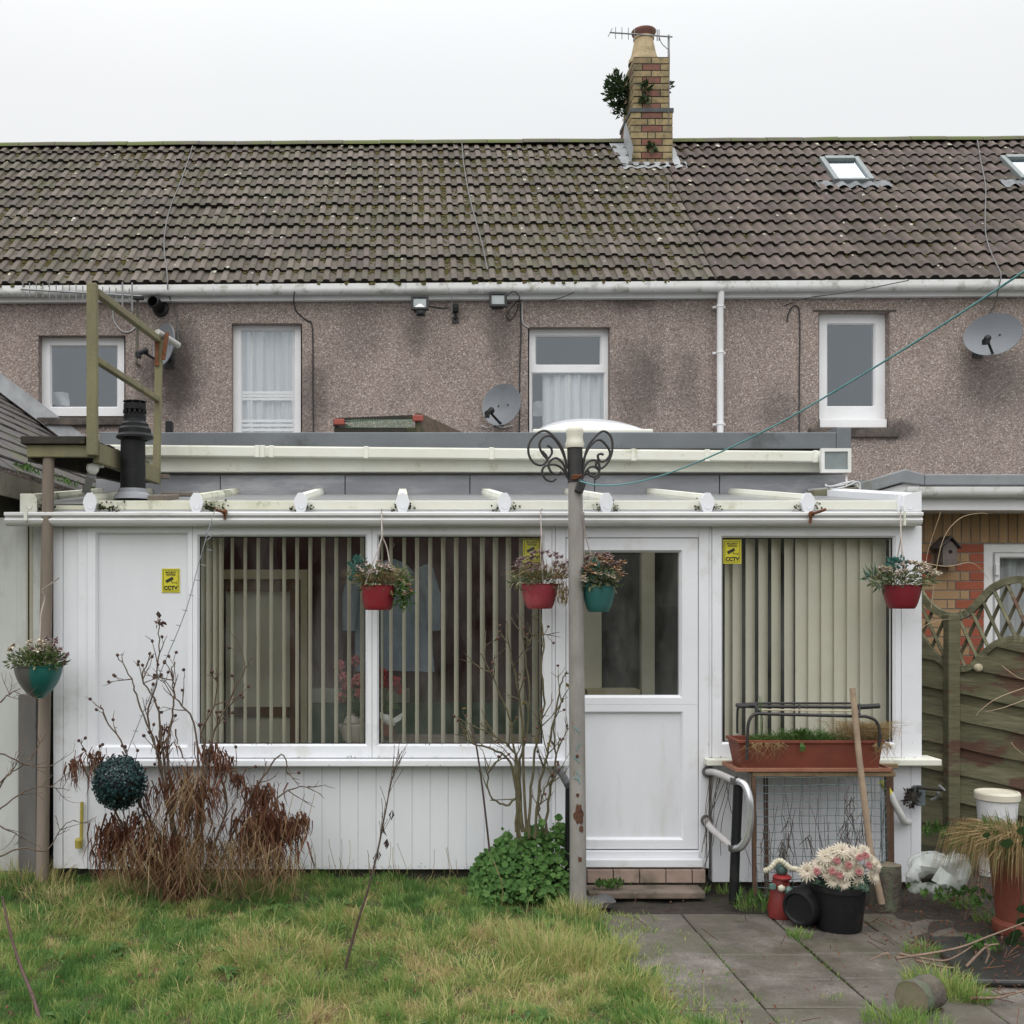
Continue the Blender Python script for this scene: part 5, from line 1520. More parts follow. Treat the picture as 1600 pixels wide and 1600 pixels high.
b = MB(); b.box(X(1437,8.5), xb1, 8.5, 8.53, zt_, Z(766,8.5)); b.box(X(1437,8.5), xb1, 8.53, dBk+.01, zt_+.001, zt_+.02); b.box(X(1342,9.6), X(1437,8.5)+.0, 8.503, 8.525, zt_+.03, Z(766,8.5)-.01)
b.build('fascia', UPVC_HOUSE, bx)
b = MB(); xg_ = X(1415,8.42)
pts = [(8.5,Z(770,8.42))] + [(8.44+.055*math.cos(a), Z(766,8.42)+.055*math.sin(a)) for a in [-.1-k*math.pi*.95/10 for k in range(11)]] + [(8.383,Z(761,8.42))]
m_ = len(pts); b.add([(x_,y,z_) for x_ in (xg_,xb1) for y,z_ in pts], [(k,k+1,m_+k+1,m_+k) for k in range(m_-1)] + [tuple(range(m_))])
b.build('gutter', GUTTER, bx, smooth=50)
b = MB(); zA, zB = Z(758,8.44), Z(741,8.44)
b.box(X(1446,8.44), xb1, 8.44, 8.56, zA, zB)
b.prism([(X(1446,8.44)-.002,8.445,zA),(X(1446,8.44)-.002,8.445,zB),(X(1416,8.44),8.445,Z(733,8.44)),(X(1334,8.44),8.445,Z(757,8.44)),(X(1342,8.44),8.445,Z(774,8.44)),(X(1410,8.44),8.445,Z(754,8.44))], (0,.11,0))
b.build('roof_edge', simple('mossy_roof_edge', (.26,.28,.30), (.20,.21,.22), scale=3, rough=.7, bmp=.1, dirt=(.11,.115,.07), dscale=3, dlo=.5, dhi=.7), bx, bevel=.008)
b = MB(); b.box(X(1340,8.44), xb1, 8.57, DH-.02, zA+.01, zA+.05); b.build('roof_deck', LEAD, bx)
b = MB(); b.prism([(X(1342,8.5),8.49,Z(775,8.5)),(X(1412,8.5),8.49,Z(756,8.5)),(X(1436,8.5),8.49,Z(757,8.5)),(X(1436,8.5),8.49,Z(790,8.5)),(X(1345,8.5),8.49,Z(790,8.5))], (0,.01,0)); b.build('gable_board', UPVC_HOUSE, bx)
b = MB(); frame_ring(b, (xdo0,xdo1,.1,zdo), (xdo0+.10,xdo1-.10,.16,zdo-.09), dBk+.03, .06)
frame_ring(b, (xdo0+.101,xdo1-.101,.165,zdo-.091), (X(1562,dBk)+.02,xdo1-.21,Z(1130,dBk),Z(872,dBk)), dBk+.015, .05)
dr_ = b.build('door', UPVC_HOUSE, bx)
b = MB(); b.quad((X(1562,dBk),dBk+.05,.2),(xdo1-.2,dBk+.05,.2),(xdo1-.2,dBk+.05,Z(870,dBk)),(X(1562,dBk),dBk+.05,Z(870,dBk))); b.build('pane', HGLASS, dr_)
b = MB()
for py in (890, 1010): b.obox((xdo0+.105,dBk-.002,Z(py,dBk)), (.03,.03,.09))
b.build('hinge', UPVC_HOUSE, dr_, bevel=.004)
curtain(dr_, 1560, 1720, 866, 1130, dBk+.16, 14)
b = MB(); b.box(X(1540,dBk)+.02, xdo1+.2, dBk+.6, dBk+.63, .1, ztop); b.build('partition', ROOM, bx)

# bird house on the brickwork
t_ = thing('bird_house', 'small grey wooden bird house fixed to the brick wall', 'bird house', P(1483,890,8.8))
dH_ = 8.74; BH = simple('bird_house_wood', (.17,.14,.125), (.10,.085,.075), scale=14, rough=.85, bmp=.3)
b = MB(); y0 = dH_; pts = [P(1473,881,dH_),P(1496,881,dH_),P(1496,855,dH_),P(1484.5,843,dH_),P(1473,855,dH_)]
b.prism(pts, (0,.14,0)); bd = b.build('body', BH, t_, bevel=.003)
b = MB()
for pa, pc in ((P(1484.5,840,dH_),P(1465,858,dH_)), (P(1484.5,840,dH_),P(1500,857,dH_))):
    o_ = Vector((0,-.03,0)); e_ = Vector((0,.17,0)); tk = Vector((0,0,.014))
    b.add([pa+o_,pc+o_,pc+e_,pa+e_,pa+o_+tk,pc+o_+tk,pc+e_+tk,pa+e_+tk], [(0,1,2,3),(4,7,6,5),(0,4,5,1),(1,5,6,2),(2,6,7,3),(3,7,4,0)])
b.tube([P(1484.5,838,dH_-.02),P(1484.5,838,dH_+.13)], .009, 8); b.build('roof', simple('bird_roof', (.09,.075,.068), (.05,.042,.04), scale=14, rough=.85, bmp=.3), t_)
b = MB(); b.lathe([(0,-.002),(.016,-.002),(.016,0)], P(1485,862,dH_), 14, axis=(0,1,0)); b.build('entrance_hole', BLACK_PL, bd)
b = MB(); b.box(X(1470,dH_), X(1499,dH_), dH_-.04, dH_+.14, Z(884,dH_), Z(881,dH_)-.001); b.build('floor_board', BH, t_)

# ================================================================== fence
FENCE = None
def fencemat():
    m, t, bs = new_mat('algae_fence')
    n = tnoise(t, 5, 5, .65, stretch=(.5,.5,2.5))
    col = ramp(t, n.outputs[0], [(.3,(.10,.098,.062)),(.55,(.16,.155,.095)),(.75,(.22,.205,.14))]).outputs[0]
    n2 = tnoise(t, 1.5, 4, .55, stretch=(1.4,1.4,3.2))
    gg = nd(t, 'ShaderNodeNewGeometry')
    col = mixc(t, 1.0, col, ramp(t, gg.outputs['Random Per Island'], [(0,(.75,.72,.65)),(1,(1.25,1.25,1.2))]).outputs[0], 'MULTIPLY')
    sxx = nd(t, 'ShaderNodeSeparateXYZ'); t.links.new(gg.outputs['Position'], sxx.inputs[0])
    mrx = nd(t, 'ShaderNodeMapRange'); mrx.inputs['From Min'].default_value = 3.9; mrx.inputs['From Max'].default_value = 4.5; mrx.inputs['To Min'].default_value = -.06; mrx.inputs['To Max'].default_value = .12
    t.links.new(sxx.outputs['X'], mrx.inputs['Value'])
    adn = nd(t, 'ShaderNodeMath', operation='ADD'); t.links.new(n2.outputs[0], adn.inputs[0]); t.links.new(mrx.outputs[0], adn.inputs[1])
    col = mixc(t, ramp(t, adn.outputs[0], [(.56,0.0),(.62,.75)]).outputs[0], col, (.115,.045,.036))
    n3 = tnoise(t, 60, 3, .6, stretch=(.15,.15,2))
    col = mixc(t, 1.0, col, ramp(t, n3.outputs[0], [(.3,(.7,.7,.7)),(.7,(1.15,1.15,1.15))]).outputs[0], 'MULTIPLY')
    t.links.new(col, bs.inputs['Base Color']); bs.inputs['Roughness'].default_value = .88
    bump(t, bs, n3.outputs[0], .3, .006)
    return m
FENCE = fencemat()
fA = Vector((X(1437,8.2), 8.2)); fB = Vector((X(1650,7.55), 7.55))   # fence line turns towards the viewer on the right
def fdepth(px):   # depth of the fence line under a photo column
    k = (px-CX)/F
    t_ = (k*fA.y - fA.x)/((fB.x-fA.x) - k*(fB.y-fA.y))
    return fA.y + (fB.y-fA.y)*t_
def FP(px, py, off=0): return P(px, py, fdepth(px)+off)
ROWSLOPE = .22    # boards drop with the ground towards the viewer
upper = [(1425,905),(1437,925),(1450,943),(1468,957),(1490,963),(1510,959),(1530,941),(1550,920),(1575,908),(1600,906),(1625,914),(1660,940),(1700,962)]
lower = [(1425,970),(1437,990),(1450,1011),(1468,1030),(1486,1041),(1505,1045),(1520,1040),(1540,1019),(1560,1004),(1585,998),(1610,1003),(1640,1020),(1700,1046)]
def interp(c, x):
    for (x0,y0),(x1,y1) in zip(c, c[1:]):
        if x0 <= x <= x1: return y0+(y1-y0)*(x-x0)/(x1-x0)
    return c[-1][1]
fence = thing('fence', 'weathered wavy-topped lattice fence of lapped boards between the conservatory and the brick wall', 'fence', FP(1487,1310))
b = MB(); b.beam(FP(1487,1318,-.03), FP(1487,960,-.03), .085, .085); b.build('post', FENCE, fence, bevel=.006)
for crv in (upper, lower):
    b = MB()
    pts = smooth_pts([FP(x,y) for x,y in crv], 5)
    for p_, q_ in zip(pts, pts[1:]): b.beam(p_, q_+(q_-p_)*.15, .045, .05 if crv is upper else .042)
    b.build('arched_rail', FENCE, fence)
b = MB()
for dirn in (1,-1):
    x0_ = 1250
    while x0_ < 1850:
        seg = []
        for s in range(80):
            y = 890 + s*2.2; x = x0_ + dirn*(y-970)*.46
            if 1426 < x < 1698 and interp(upper, x) < y < interp(lower, x): seg.append((x,y))
            else:
                if len(seg) > 1: b.beam(FP(seg[0][0],seg[0][1],-.012*dirn), FP(seg[-1][0],seg[-1][1],-.012*dirn), .022, .010, up=(0,1,0))
                seg = []
        if len(seg) > 1: b.beam(FP(seg[0][0],seg[0][1],-.012*dirn), FP(seg[-1][0],seg[-1][1],-.012*dirn), .022, .010, up=(0,1,0))
        x0_ += 25
b.build('lattice', FENCE, fence)
for pa_, pb2 in ((1426,1480),(1495,1700)):
    b = MB(); r = random.Random(pa_)
    for k in range(-4, 18):
        y = 1014 + k*21.3
        front = (k % 2 == 0)
        # board: lapped, tilted so its lower edge stands proud
        yy = lambda x: y + (x-1487)*ROWSLOPE
        xs_, xe_ = pa_, pb2
        if yy((pa_+pb2)/2) > 1330: continue
        # shorten where it would stick out above the arch
        n = 24
        ok = [pa_+(pb2-pa_)*i/n for i in range(n+1)]
        top, bot, top2, bot2 = [], [], [], []
        for x in ok:
            yt, yb = yy(x) - (2 if front else 0), yy(x)+(24 if front else 23)
            lim = interp(lower, x)
            yt = max(yt, lim); 
            if yb <= lim: yb = yt = None
            if yt is None:
                if len(top) > 1: break
                top, bot = [], []; continue
            yb = min(yb, 1345)
            wv = .5*math.sin(x*.05+k*2)
            o_ = -.020 if front else .008
            top.append(FP(x, yt, o_)); bot.append(FP(x, yb+wv, o_)); top2.append(FP(x, yt, o_+.014)); bot2.append(FP(x, yb+wv, o_+.014))
        m_ = len(top)
        if m_ < 2: continue
        b.add(bot+top+bot2+top2, [(i,i+1,m_+i+1,m_+i) for i in range(m_-1)] + [(2*m_+i+1,2*m_+i,3*m_+i,3*m_+i+1) for i in range(m_-1)] + [(i,2*m_+i,2*m_+i+1,i+1) for i in range(m_-1)] + [(m_+i,m_+i+1,3*m_+i+1,3*m_+i) for i in range(m_-1)])
    b.build('lapped_boards', FENCE, fence)
b = MB(); b.beam(FP(1426,1338), FP(1700,1380), .04, .10); b.build('gravel_board', GREY_WOOD, fence)
b = MB(); b.lathe([(0,0),(.026,.005),(.03,.03),(.02,.045),(0,.05)], FP(1526,1043,-.03), 12, axis=(0,-1,0)); b.build('post_cap', PALEW, fence)

# ================================================================== iron topped post and washing line
post = thing('washing_line_post', 'leaning grey metal post with black iron scrolls and a white plastic bottle capping its top', 'post', G(903,1424))
POSTM = simple('peeling_grey_post', (.30,.285,.265), (.20,.185,.17), scale=9, rough=.75, bmp=.3, bscale=40, dirt=(.16,.075,.035), dscale=7, dlo=.62, dhi=.72, streak=(1,1,.35))
dP = G(903,1424).y
b = MB()
b.tube([P(903,1428,dP),P(903,1300,dP),P(901,1050,dP),P(899,752,dP)], [.049,.047,.045,.041], 18); b.build('pole', POSTM, post, smooth=50)
b = MB(); b.tube([P(899,754,dP),P(898,694,dP)], .044, 18); b.build('black_band', BLACK_METAL, post, smooth=50)
b = MB(); b.lathe([(.052,Z(700,dP)),(.056,Z(694,dP)),(.050,Z(690,dP)),(.047,Z(682,dP)),(.051,Z(675,dP)),(.050,Z(671,dP)),(.040,Z(668,dP)),(0,Z(667,dP))], Vector((X(898,dP),dP,0)), 18); b.build('bottle_cap', simple('dirty_white_plastic', (.66,.64,.56), (.55,.52,.42), scale=12, rough=.5, bmp=.1, dirt=(.35,.22,.1), dscale=9, dlo=.66, dhi=.75), post, smooth=50)
b = MB(); 
for (px,py,ra_,rb_) in ((903,1270,.030,.058),(906,1293,.016,.02),(901,1240,.010,.012),(904,1340,.012,.02),(900,1180,.010,.012)):
    n = 16; vv = [P(px,py,dP-.052)]; r = random.Random(py)
    for k in range(n):
        a = 2*math.pi*k/n; q = r.uniform(.7,1.15); xx_ = math.cos(a)*ra_*q; vv.append(P(px,py,dP) + Vector((xx_, -math.sqrt(max(0,.0485**2-xx_**2)), math.sin(a)*rb_*q)))
    b.add(vv, [(0,1+k,1+(k+1)%n) for k in range(n)])
b.build('rust_patch', simple('dark_rust', (.13,.055,.03), (.05,.025,.018), scale=45, rough=.95, bmp=.8, bscale=90), post)
def scroll(pts_px, name='iron_scroll'):
    b = MB(); pts = smooth_pts([P(x,y,dP-.01) for x,y in pts_px], 6)
    for p_, q_ in zip(pts, pts[1:]): b.beam(p_, q_+(q_-p_)*.12, .014, .022, up=(0,1,0)) if False else b.tube([p_, q_+(q_-p_)*.1], .0075, 6, cap=False)
    b.build(name, BLACK_METAL, post)
scroll([(886,733),(880,705),(868,685),(852,673),(837,679),(827,693),(826,709),(833,722),(845,727),(854,721),(854,713),(847,705)])
scroll([(884,720),(875,698),(862,682),(850,683),(843,693),(846,706),(855,716),(862,709),(861,700),(855,696)])
scroll([(886,742),(880,725),(870,716),(861,719),(857,727),(861,737),(870,741),(877,737)])
scroll([(888,748),(878,732),(866,726),(852,728),(847,737),(852,748),(862,752),(869,748)])
scroll([(910,733),(916,705),(925,688),(941,674),(953,680),(957,694),(955,711),(947,726),(938,732),(931,727),(934,718)])
scroll([(911,720),(920,700),(932,688),(942,690),(953,706),(948,718),(938,721),(934,712),(939,709),(943,711)])
scroll([(909,742),(916,725),(925,719),(934,722),(937,733),(931,744),(922,743),(919,735)])
scroll([(909,748),(918,733),(927,729),(935,734),(936,744),(928,749)])
b = MB(); b.obox(P(907,760,dP-.05), (.05,.03,.075), Matrix.Rotation(.35,3,'Y')); b.build('line_cleat', BLACK_METAL, post, bevel=.006)
b = MB()
for k in range(5): b.tube(smooth_pts([P(893,744+k,dP-.047),P(900,742+k*1.5,dP-.055),P(909,745-k,dP-.047)]), .004, 4)
b.build('rusty_wire', RUST, post)
LINE = simple('teal_line', (.13,.33,.35), (.10,.27,.29), rough=.5, bmp=0)
b = MB(); pts = []
p0, p1 = P(907,752,dP-.06), P(1680,372,3.5)
ctrl = [(910,753,6.3),(935,758,6.2),(980,756,6.1),(1040,741,5.85),(1120,709,5.5),(1220,660,5.1),(1320,602,4.7),(1420,541,4.3),(1520,477,3.9),(1600,424,3.6),(1700,357,3.2),(1900,220,2.7)]
b.tube(smooth_pts([p0]+[P(*c) for c in ctrl], 8), .0042, 6)
tag(b.build('washing_line', LINE, loc=p0), 'teal washing line sagging from the iron-scrolled post and rising to the upper right', 'washing line')
for p_, nm in (((903,1160),0),):
    b = MB(); r = random.Random(1)
    for py in (1182,1205,1215,1160,1135): b.tube(smooth_pts([P(900+r.uniform(-6,6),py,dP-.0475),P(904,py+r.uniform(3,8),dP-.049),P(901+r.uniform(-4,6),py+r.uniform(8,14),dP-.0475)]), .0022, 4)
    b.build('line_scrap', LINE, post)
# rusty hooks screwed into the gutter
def hook(pts, label):
    b = MB(); b.tube(smooth_pts([P(*p) for p in pts]), .009, 7); b.lathe([(0,-.01),(.018,-.008),(.018,.008),(0,.01)], P(pts[-2][0],pts[-2][1],pts[-2][2]-.01), 10, axis=(0,1,0)); tag(b.build('gutter_hook', RUST, smooth=50), label, 'hook', 'rusty hooks in the gutter')
hook([(336,796,6.66),(346,799,6.72),(351,800,6.78),(351,811,6.79)], 'rusty hook in the gutter above the blank panel, trailing a thin wire')
hook([(1290,796,6.66),(1276,801,6.72),(1268,803,6.78),(1266,818,6.79)], 'rusty hook in the gutter above the window right of the door')
b = MB(); b.tube(smooth_pts([P(336,797,6.66),P(328,820,6.6),P(312,875,6.55),P(290,955,6.5),P(255,1040,6.45),P(225,1110,6.42),P(197,1180,6.4)]), .003, 4)
r = random.Random(6)
for k in range(14):
    u = k/14; p = P(333-u*135, 835+u*330, 6.6-.2*u); b.tube([p, p+Vector((.03,0,-.006))], .0025, 3)
b.tube(smooth_pts([P(331,815,6.6),P(326,828,6.6),P(322,835,6.6),P(330,838,6.6),P(323,845,6.6)]), .004, 4)
tag(b.build('plant_wire', simple('thin_wire', (.22,.24,.25), rough=.6, bmp=0)), 'thin knotted wire running from a gutter hook down to the topiary ball', 'wire')
# ================================================================== lawn, paving, soil
def lawn_edge(y):            # world x of the lawn's ragged right edge at depth y
    e = 1.06 + .16*mnoise.noise(Vector((0.3, y*2.3, 1))) + .05*mnoise.noise(Vector((2, y*7, 1)))
    if y < 5.5: e += (5.5-y)*.42
    if y > 6.25: e -= (y-6.25)*.12
    return e
def lawn_h(x, y):
    h = .03 + .04*mnoise.noise(Vector((x*.8, y*.9, 5))) + .035*mnoise.noise(Vector((x*2.6, y*2.6, 9))) + .022*mnoise.noise(Vector((x*6, y*6, 2)))
    h += .025*max(0, min(1, (y-6.4)/.5)) if x < .8 else 0
    return max(h, -.01)
n, m_ = 90, 46
b = MB(); vv = []
for j in range(m_+1):
    y = 2.6 + (7.02-2.6)*j/m_
    xe = lawn_edge(y)
    for i in range(n+1):
        x = -6 + (xe+6)*i/n
        e_ = min(1, (xe-x)/.22)
        vv.append((x, y, -.03 + (lawn_h(x,y)+.03)*e_))
b.add(vv, [(j*(n+1)+i,j*(n+1)+i+1,(j+1)*(n+1)+i+1,(j+1)*(n+1)+i) for j in range(m_) for i in range(n)])
setting(b.build('lawn_soil', simple('lawn_soil', (.075,.075,.028), (.05,.042,.022), scale=6, rough=.95, bmp=.8, bscale=60, bdist=.02), smooth=80, loc=(0,5,0)))

def grass_mat():
    m, t, bs = new_mat('grass_blades')
    a = nd(t, 'ShaderNodeAttribute', attribute_name='tone')
    col = ramp(t, a.outputs['Fac'], [(0,(.09,.19,.05)),(.24,(.155,.28,.07)),(.50,(.27,.36,.10)),(.68,(.42,.41,.155)),(.86,(.54,.46,.22)),(1,(.42,.30,.17))]).outputs[0]
    t.links.new(col, bs.inputs['Base Color']); bs.inputs['Roughness'].default_value = .6; bs.inputs['Specular IOR Level'].default_value = .3
    tr = nd(t, 'ShaderNodeBsdfTranslucent'); t.links.new(col, tr.inputs[0])
    mx = nd(t, 'ShaderNodeMixShader'); mx.inputs[0].default_value = .4
    t.links.new(bs.outputs[0], mx.inputs[1]); t.links.new(tr.outputs[0], mx.inputs[2]); t.links.new(mx.outputs[0], t.nodes['Material Output'].inputs[0])
    return m
GRASS = grass_mat()
def blades(name, x, y, z, hgt, wid, tone, lean, azi, base, parent=None):
    """numpy grass: five-vertex bent blades"""
    N = len(x); rg = np.random.default_rng(5)
    dx, dy = np.cos(azi), np.sin(azi)
    side = rg.uniform(0, 2*np.pi, N); sx_, sy_ = np.cos(side)*wid/2, np.sin(side)*wid/2
    V = np.zeros((N,5,3), np.float32)
    hz = hgt*np.cos(lean); hr = hgt*np.sin(lean)
    V[:,0] = np.stack([x-sx_, y-sy_, z], 1); V[:,1] = np.stack([x+sx_, y+sy_, z], 1)
    mx_, my_, mz_ = x+dx*hr*.35, y+dy*hr*.35, z+hz*.62+hgt*.06
    V[:,2] = np.stack([mx_+sx_*.8, my_+sy_*.8, mz_], 1); V[:,3] = np.stack([mx_-sx_*.8, my_-sy_*.8, mz_], 1)
    V[:,4] = np.stack([x+dx*hr, y+dy*hr, z+hz], 1)
    V -= np.array(base, np.float32)
    me = bpy.data.meshes.new(name)
    me.vertices.add(N*5); me.vertices.foreach_set('co', V.ravel())
    idx = np.arange(N)[:,None]*5
    loops = np.concatenate([idx+np.array([0,1,2,3]), idx+np.array([3,2,4])], 1).ravel().astype(np.int32)
    me.loops.add(N*7); me.loops.foreach_set('vertex_index', loops)
    st = (np.arange(N)[:,None]*7 + np.array([0,4])).ravel().astype(np.int32)
    me.polygons.add(N*2); me.polygons.foreach_set('loop_start', st)
    me.update(calc_edges=True)
    at = me.attributes.new('tone', 'FLOAT', 'POINT'); at.data.foreach_set('value', np.repeat(tone.astype(np.float32), 5))
    me.materials.append(GRASS)
    o = bpy.data.objects.new(name, me); COL.objects.link(o)
    if parent: o.parent = parent
    else: o.location = base
    return o
rg = np.random.default_rng(11)
pts = []
NB = 210000
xs_, ys_, zs2, hs, ws, ts, ls, azs = [], [], [], [], [], [], [], []
tries = 0
rr = random.Random(77)
while len(xs_) < NB:
    y = rr.uniform(4.3, 7.08)
    lim_l = -1.72*(y/4.6) if y < 6.9 else X(84, 6.95)
    lim_l = max(-(.40*y), -3.2)
    e = lawn_edge(y)
    x = rr.uniform(lim_l, e + .05)
    if x > e - .1 and rr.random() < (x-e+.1)/.15: continue
    if y > 6.93 and (x < X(84,6.95) or x > X(885,6.95)) : continue
    if rr.random() > min(1, (4.9/y)**1.2 + .1): continue
    g1 = mnoise.noise(Vector((x*.9+3, y*1.3, 2))); g2 = mnoise.noise(Vector((x*3.1, y*3.7, 7))); g3 = mnoise.noise(Vector((x*7, y*9, 4)))
    dry = .33 + .26*g1 + .32*g2 + .30*g3
    dry += .30*math.exp(-((x-.55)**2/.5 + (y-5.3)**2/.9)) - .20*math.exp(-((y-6.6)**2/.12)) - .1*math.exp(-((x+1.3)**2/.3+(y-4.9)**2/.3)) + .12*math.exp(-((x+.7)**2/.9 + (y-5.7)**2/.16))
    q = rr.random()
    tone = min(1, max(0, dry + rr.gauss(0,.22)))
    hgt = rr.uniform(.024,.058) * (1 + .7*max(0,g2))
    ln = abs(rr.gauss(.55,.4))
    if tone > .6: ln += rr.uniform(.3,.9); hgt *= 1.35
    if q < .010 + .03*max(0, g1): hgt *= 2.4
    ci, cj = math.floor(x/.11), math.floor(y/.14)                 # blades lean out of the middle of their tuft
    cr = random.Random(ci*7919+cj*104729); ux, uy = (ci+.2+.6*cr.random())*.11, (cj+.2+.6*cr.random())*.14
    az = math.atan2(y-uy, x-ux) + rr.gauss(0,.7)
    if tone > .6 and rr.random() < .6: az = 2.2+6*g1+rr.gauss(0,.8)
    if cr.random() < .10 and rr.random() < .8: continue
    tone = min(1, max(0, tone + (cr.random()-.5)*.55)); hgt *= .6+.9*cr.random()
    xs_.append(x); ys_.append(y); zs2.append(lawn_h(x,y)*min(1,max(.1,(e-x)/.22))-.008); hs.append(hgt); ws.append(rr.uniform(.0022,.0045)); ts.append(tone); ls.append(min(ln,1.45)); azs.append(az)
A = lambda q: np.array(q, np.float64)
go = blades('lawn_grass', A(xs_),A(ys_),A(zs2),A(hs),A(ws),A(ts),A(ls),A(azs), (0,5.5,0))
tag(go, 'rough winter lawn of green and straw coloured grass', 'grass', kind='stuff')

# dead leaves and flat broad-leaved weeds in the turf
b = MB(); b2 = MB(); r = random.Random(61)
for _ in range(260):
    y = r.uniform(4.5,6.8); x = r.uniform(-.37*y, lawn_edge(y)); b.leaf((x,y,lawn_h(x,y)+r.uniform(.02,.05)), (r.uniform(-1,1),r.uniform(-1,1),r.uniform(-.2,.5)), (0,0,1), r.uniform(.015,.04), r.uniform(.008,.02), .7)
for _ in range(34):
    y = r.uniform(4.5,6.6); x = r.uniform(-.36*y, lawn_edge(y)); z = lawn_h(x,y)+.012
    for k in range(r.randint(5,9)):
        a = r.uniform(0,6.28); b2.leaf((x,y,z), (math.cos(a),math.sin(a),r.uniform(.15,.7)), (0,0,1), r.uniform(.05,.10), r.uniform(.018,.03), .5)
tag(b.build('leaf_litter', DEADBROWN, loc=(0,5.5,0)), 'brown dead leaves scattered in the lawn', 'leaf litter', kind='stuff')
tag(b2.build('lawn_weeds', GREEN, loc=(0,5.5,0)), 'broad-leaved weeds flat in the lawn', 'weeds', kind='stuff')

# straw tussocks and tall tufts in the lawn
def tuft_arrays(specs, seed):
    rr = random.Random(seed); out = [[] for _ in range(8)]
    for (c, rad_, n, h0, h1, t0, t1, lean0) in specs:
        for _ in range(n):
            a = rr.uniform(0,6.283); q = rad_*math.sqrt(rr.random())
            x, y = c[0]+q*math.cos(a), c[1]+q*math.sin(a)*.8
            for o_, v in zip(out, (x, y, c[2], rr.uniform(h0,h1), rr.uniform(.0025,.005), min(1,max(0,rr.uniform(t0,t1))), abs(rr.gauss(lean0,.3)), a+rr.gauss(0,.7))): o_.append(v)
    return [A(o_) for o_ in out]
def gp(px,py,z=.03):
    p = G(px,py); return (p.x,p.y,z)
specs = []
rr = random.Random(31)
for (px,py,rd,n,h0,h1,t0,t1,l) in [(385,1470,.18,260,.05,.14,.7,1.,1.1),(180,1440,.2,320,.06,.15,.6,1.,1.1),(60,1455,.25,300,.05,.14,.5,1.,1.),(320,1510,.25,320,.05,.12,.6,1.,1.2),
      (120,1420,.2,200,.06,.14,.7,1,.9),(540,1440,.2,220,.05,.13,.5,.9,1.),(620,1390,.35,260,.05,.12,.6,1,.9),(850,1510,.22,700,.08,.22,.35,.85,.6),(905,1520,.2,520,.07,.18,.45,.85,.7),(955,1500,.14,320,.06,.15,.45,.8,.7),(985,1550,.14,320,.06,.15,.4,.8,.8),(760,1540,.25,420,.06,.15,.5,.9,1.),(440,1500,.25,420,.06,.18,.5,.95,.9),
      (480,1560,.14,200,.06,.16,.2,.7,.6),(690,1490,.3,240,.04,.1,.6,.95,1.2),(860,1590,.3,320,.04,.09,.5,.9,1.1),(900,1440,.16,240,.05,.14,.5,.9,.6),(330,1570,.2,200,.04,.1,.5,.95,1.2),(250,1395,.4,420,.06,.18,.65,1,.8),(420,1385,.3,320,.06,.2,.65,.95,.6),(1020,1590,.12,120,.03,.08,.3,.7,.8),
      (40,1390,.3,520,.08,.24,.6,1,.8),(15,1340,.2,420,.08,.28,.6,1,.6),(75,1410,.15,200,.05,.15,.7,1,1.)]:
    specs.append((gp(px,py), rd, n, h0, h1, t0, t1, l))
go2 = blades('straw_tufts', *tuft_arrays(specs, 8), (0,5.6,0))
tag(go2, 'bleached straw tussocks scattered through the lawn', 'grass', kind='stuff')

# paving
PAVE = None
def pavemat():
    m, t, bs = new_mat('paving_slab')
    g = nd(t, 'ShaderNodeNewGeometry')
    r = ramp(t, g.outputs['Random Per Island'], [(0,(.128,.112,.099)),(.5,(.152,.135,.121)),(1,(.178,.160,.145))])
    n = tnoise(t, 5, 6, .7)
    col = mixc(t, 1.0, r.outputs[0], ramp(t, n.outputs[0], [(.3,(.5,.49,.47)),(.7,(1.2,1.18,1.16))]).outputs[0], 'MULTIPLY')
    n4 = tnoise(t, 110, 3, .7)
    col = mixc(t, 1.0, col, ramp(t, n4.outputs[0], [(.32,(.55,.55,.55)),(.68,(1.4,1.4,1.4))]).outputs[0], 'MULTIPLY')
    n2 = tnoise(t, 2.2, 6, .75)
    col = mixc(t, ramp(t, n2.outputs[0], [(.46,0.0),(.64,.8)]).outputs[0], col, (.066,.066,.032))
    n7 = tnoise(t, 1.3, 6, .7)
    col = mixc(t, ramp(t, n7.outputs[0], [(.45,0.0),(.62,.8)]).outputs[0], col, (.072,.060,.044))
    t.links.new(col, bs.inputs['Base Color'])
    rr_ = ramp(t, n.outputs[0], [(.35,.45),(.65,.85)]); t.links.new(rr_.outputs[0], bs.inputs['Roughness'])
    bump(t, bs, n4.outputs[0], .4, .004)
    return m
PAVE = pavemat()
b = MB(); r = random.Random(4)
ys = [6.38-.365*k for k in range(12)]
for i in range(-1, 8):
    x0_ = 1.605 + (i-1)*.495
    for y1_ in ys:
        y0_ = y1_-.365
        if i >= 4 and y0_ > 5.1: continue
        z = r.uniform(-.006,.004); tx, ty = r.uniform(-.006,.006), r.uniform(-.006,.006)
        g_ = r.uniform(.003,.006)
        xa_, xb_, ya_, yb_ = x0_+g_, x0_+.495-g_, y0_+g_*.6, y1_-g_*.6
        zz_ = lambda x,y: z + tx*(x-x0_) + ty*(y-y0_)
        c_ = .008
        top = [(xa_+c_,ya_+c_),(xb_-c_,ya_+c_),(xb_-c_,yb_-c_),(xa_+c_,yb_-c_)]; edge = [(xa_,ya_),(xb_,ya_),(xb_,yb_),(xa_,yb_)]
        vv = [(x,y,zz_(x,y)) for x,y in top] + [(x,y,zz_(x,y)-.006) for x,y in edge] + [(x,y,-.045) for x,y in edge]
        b.add(vv, [(0,1,2,3)] + [(4+k,4+(k+1)%4,(k+1)%4,k) for k in range(4)] + [(8+k,8+(k+1)%4,4+(k+1)%4,4+k) for k in range(4)])
setting(b.build('paving', PAVE, loc=(1.8,5.5,0)))
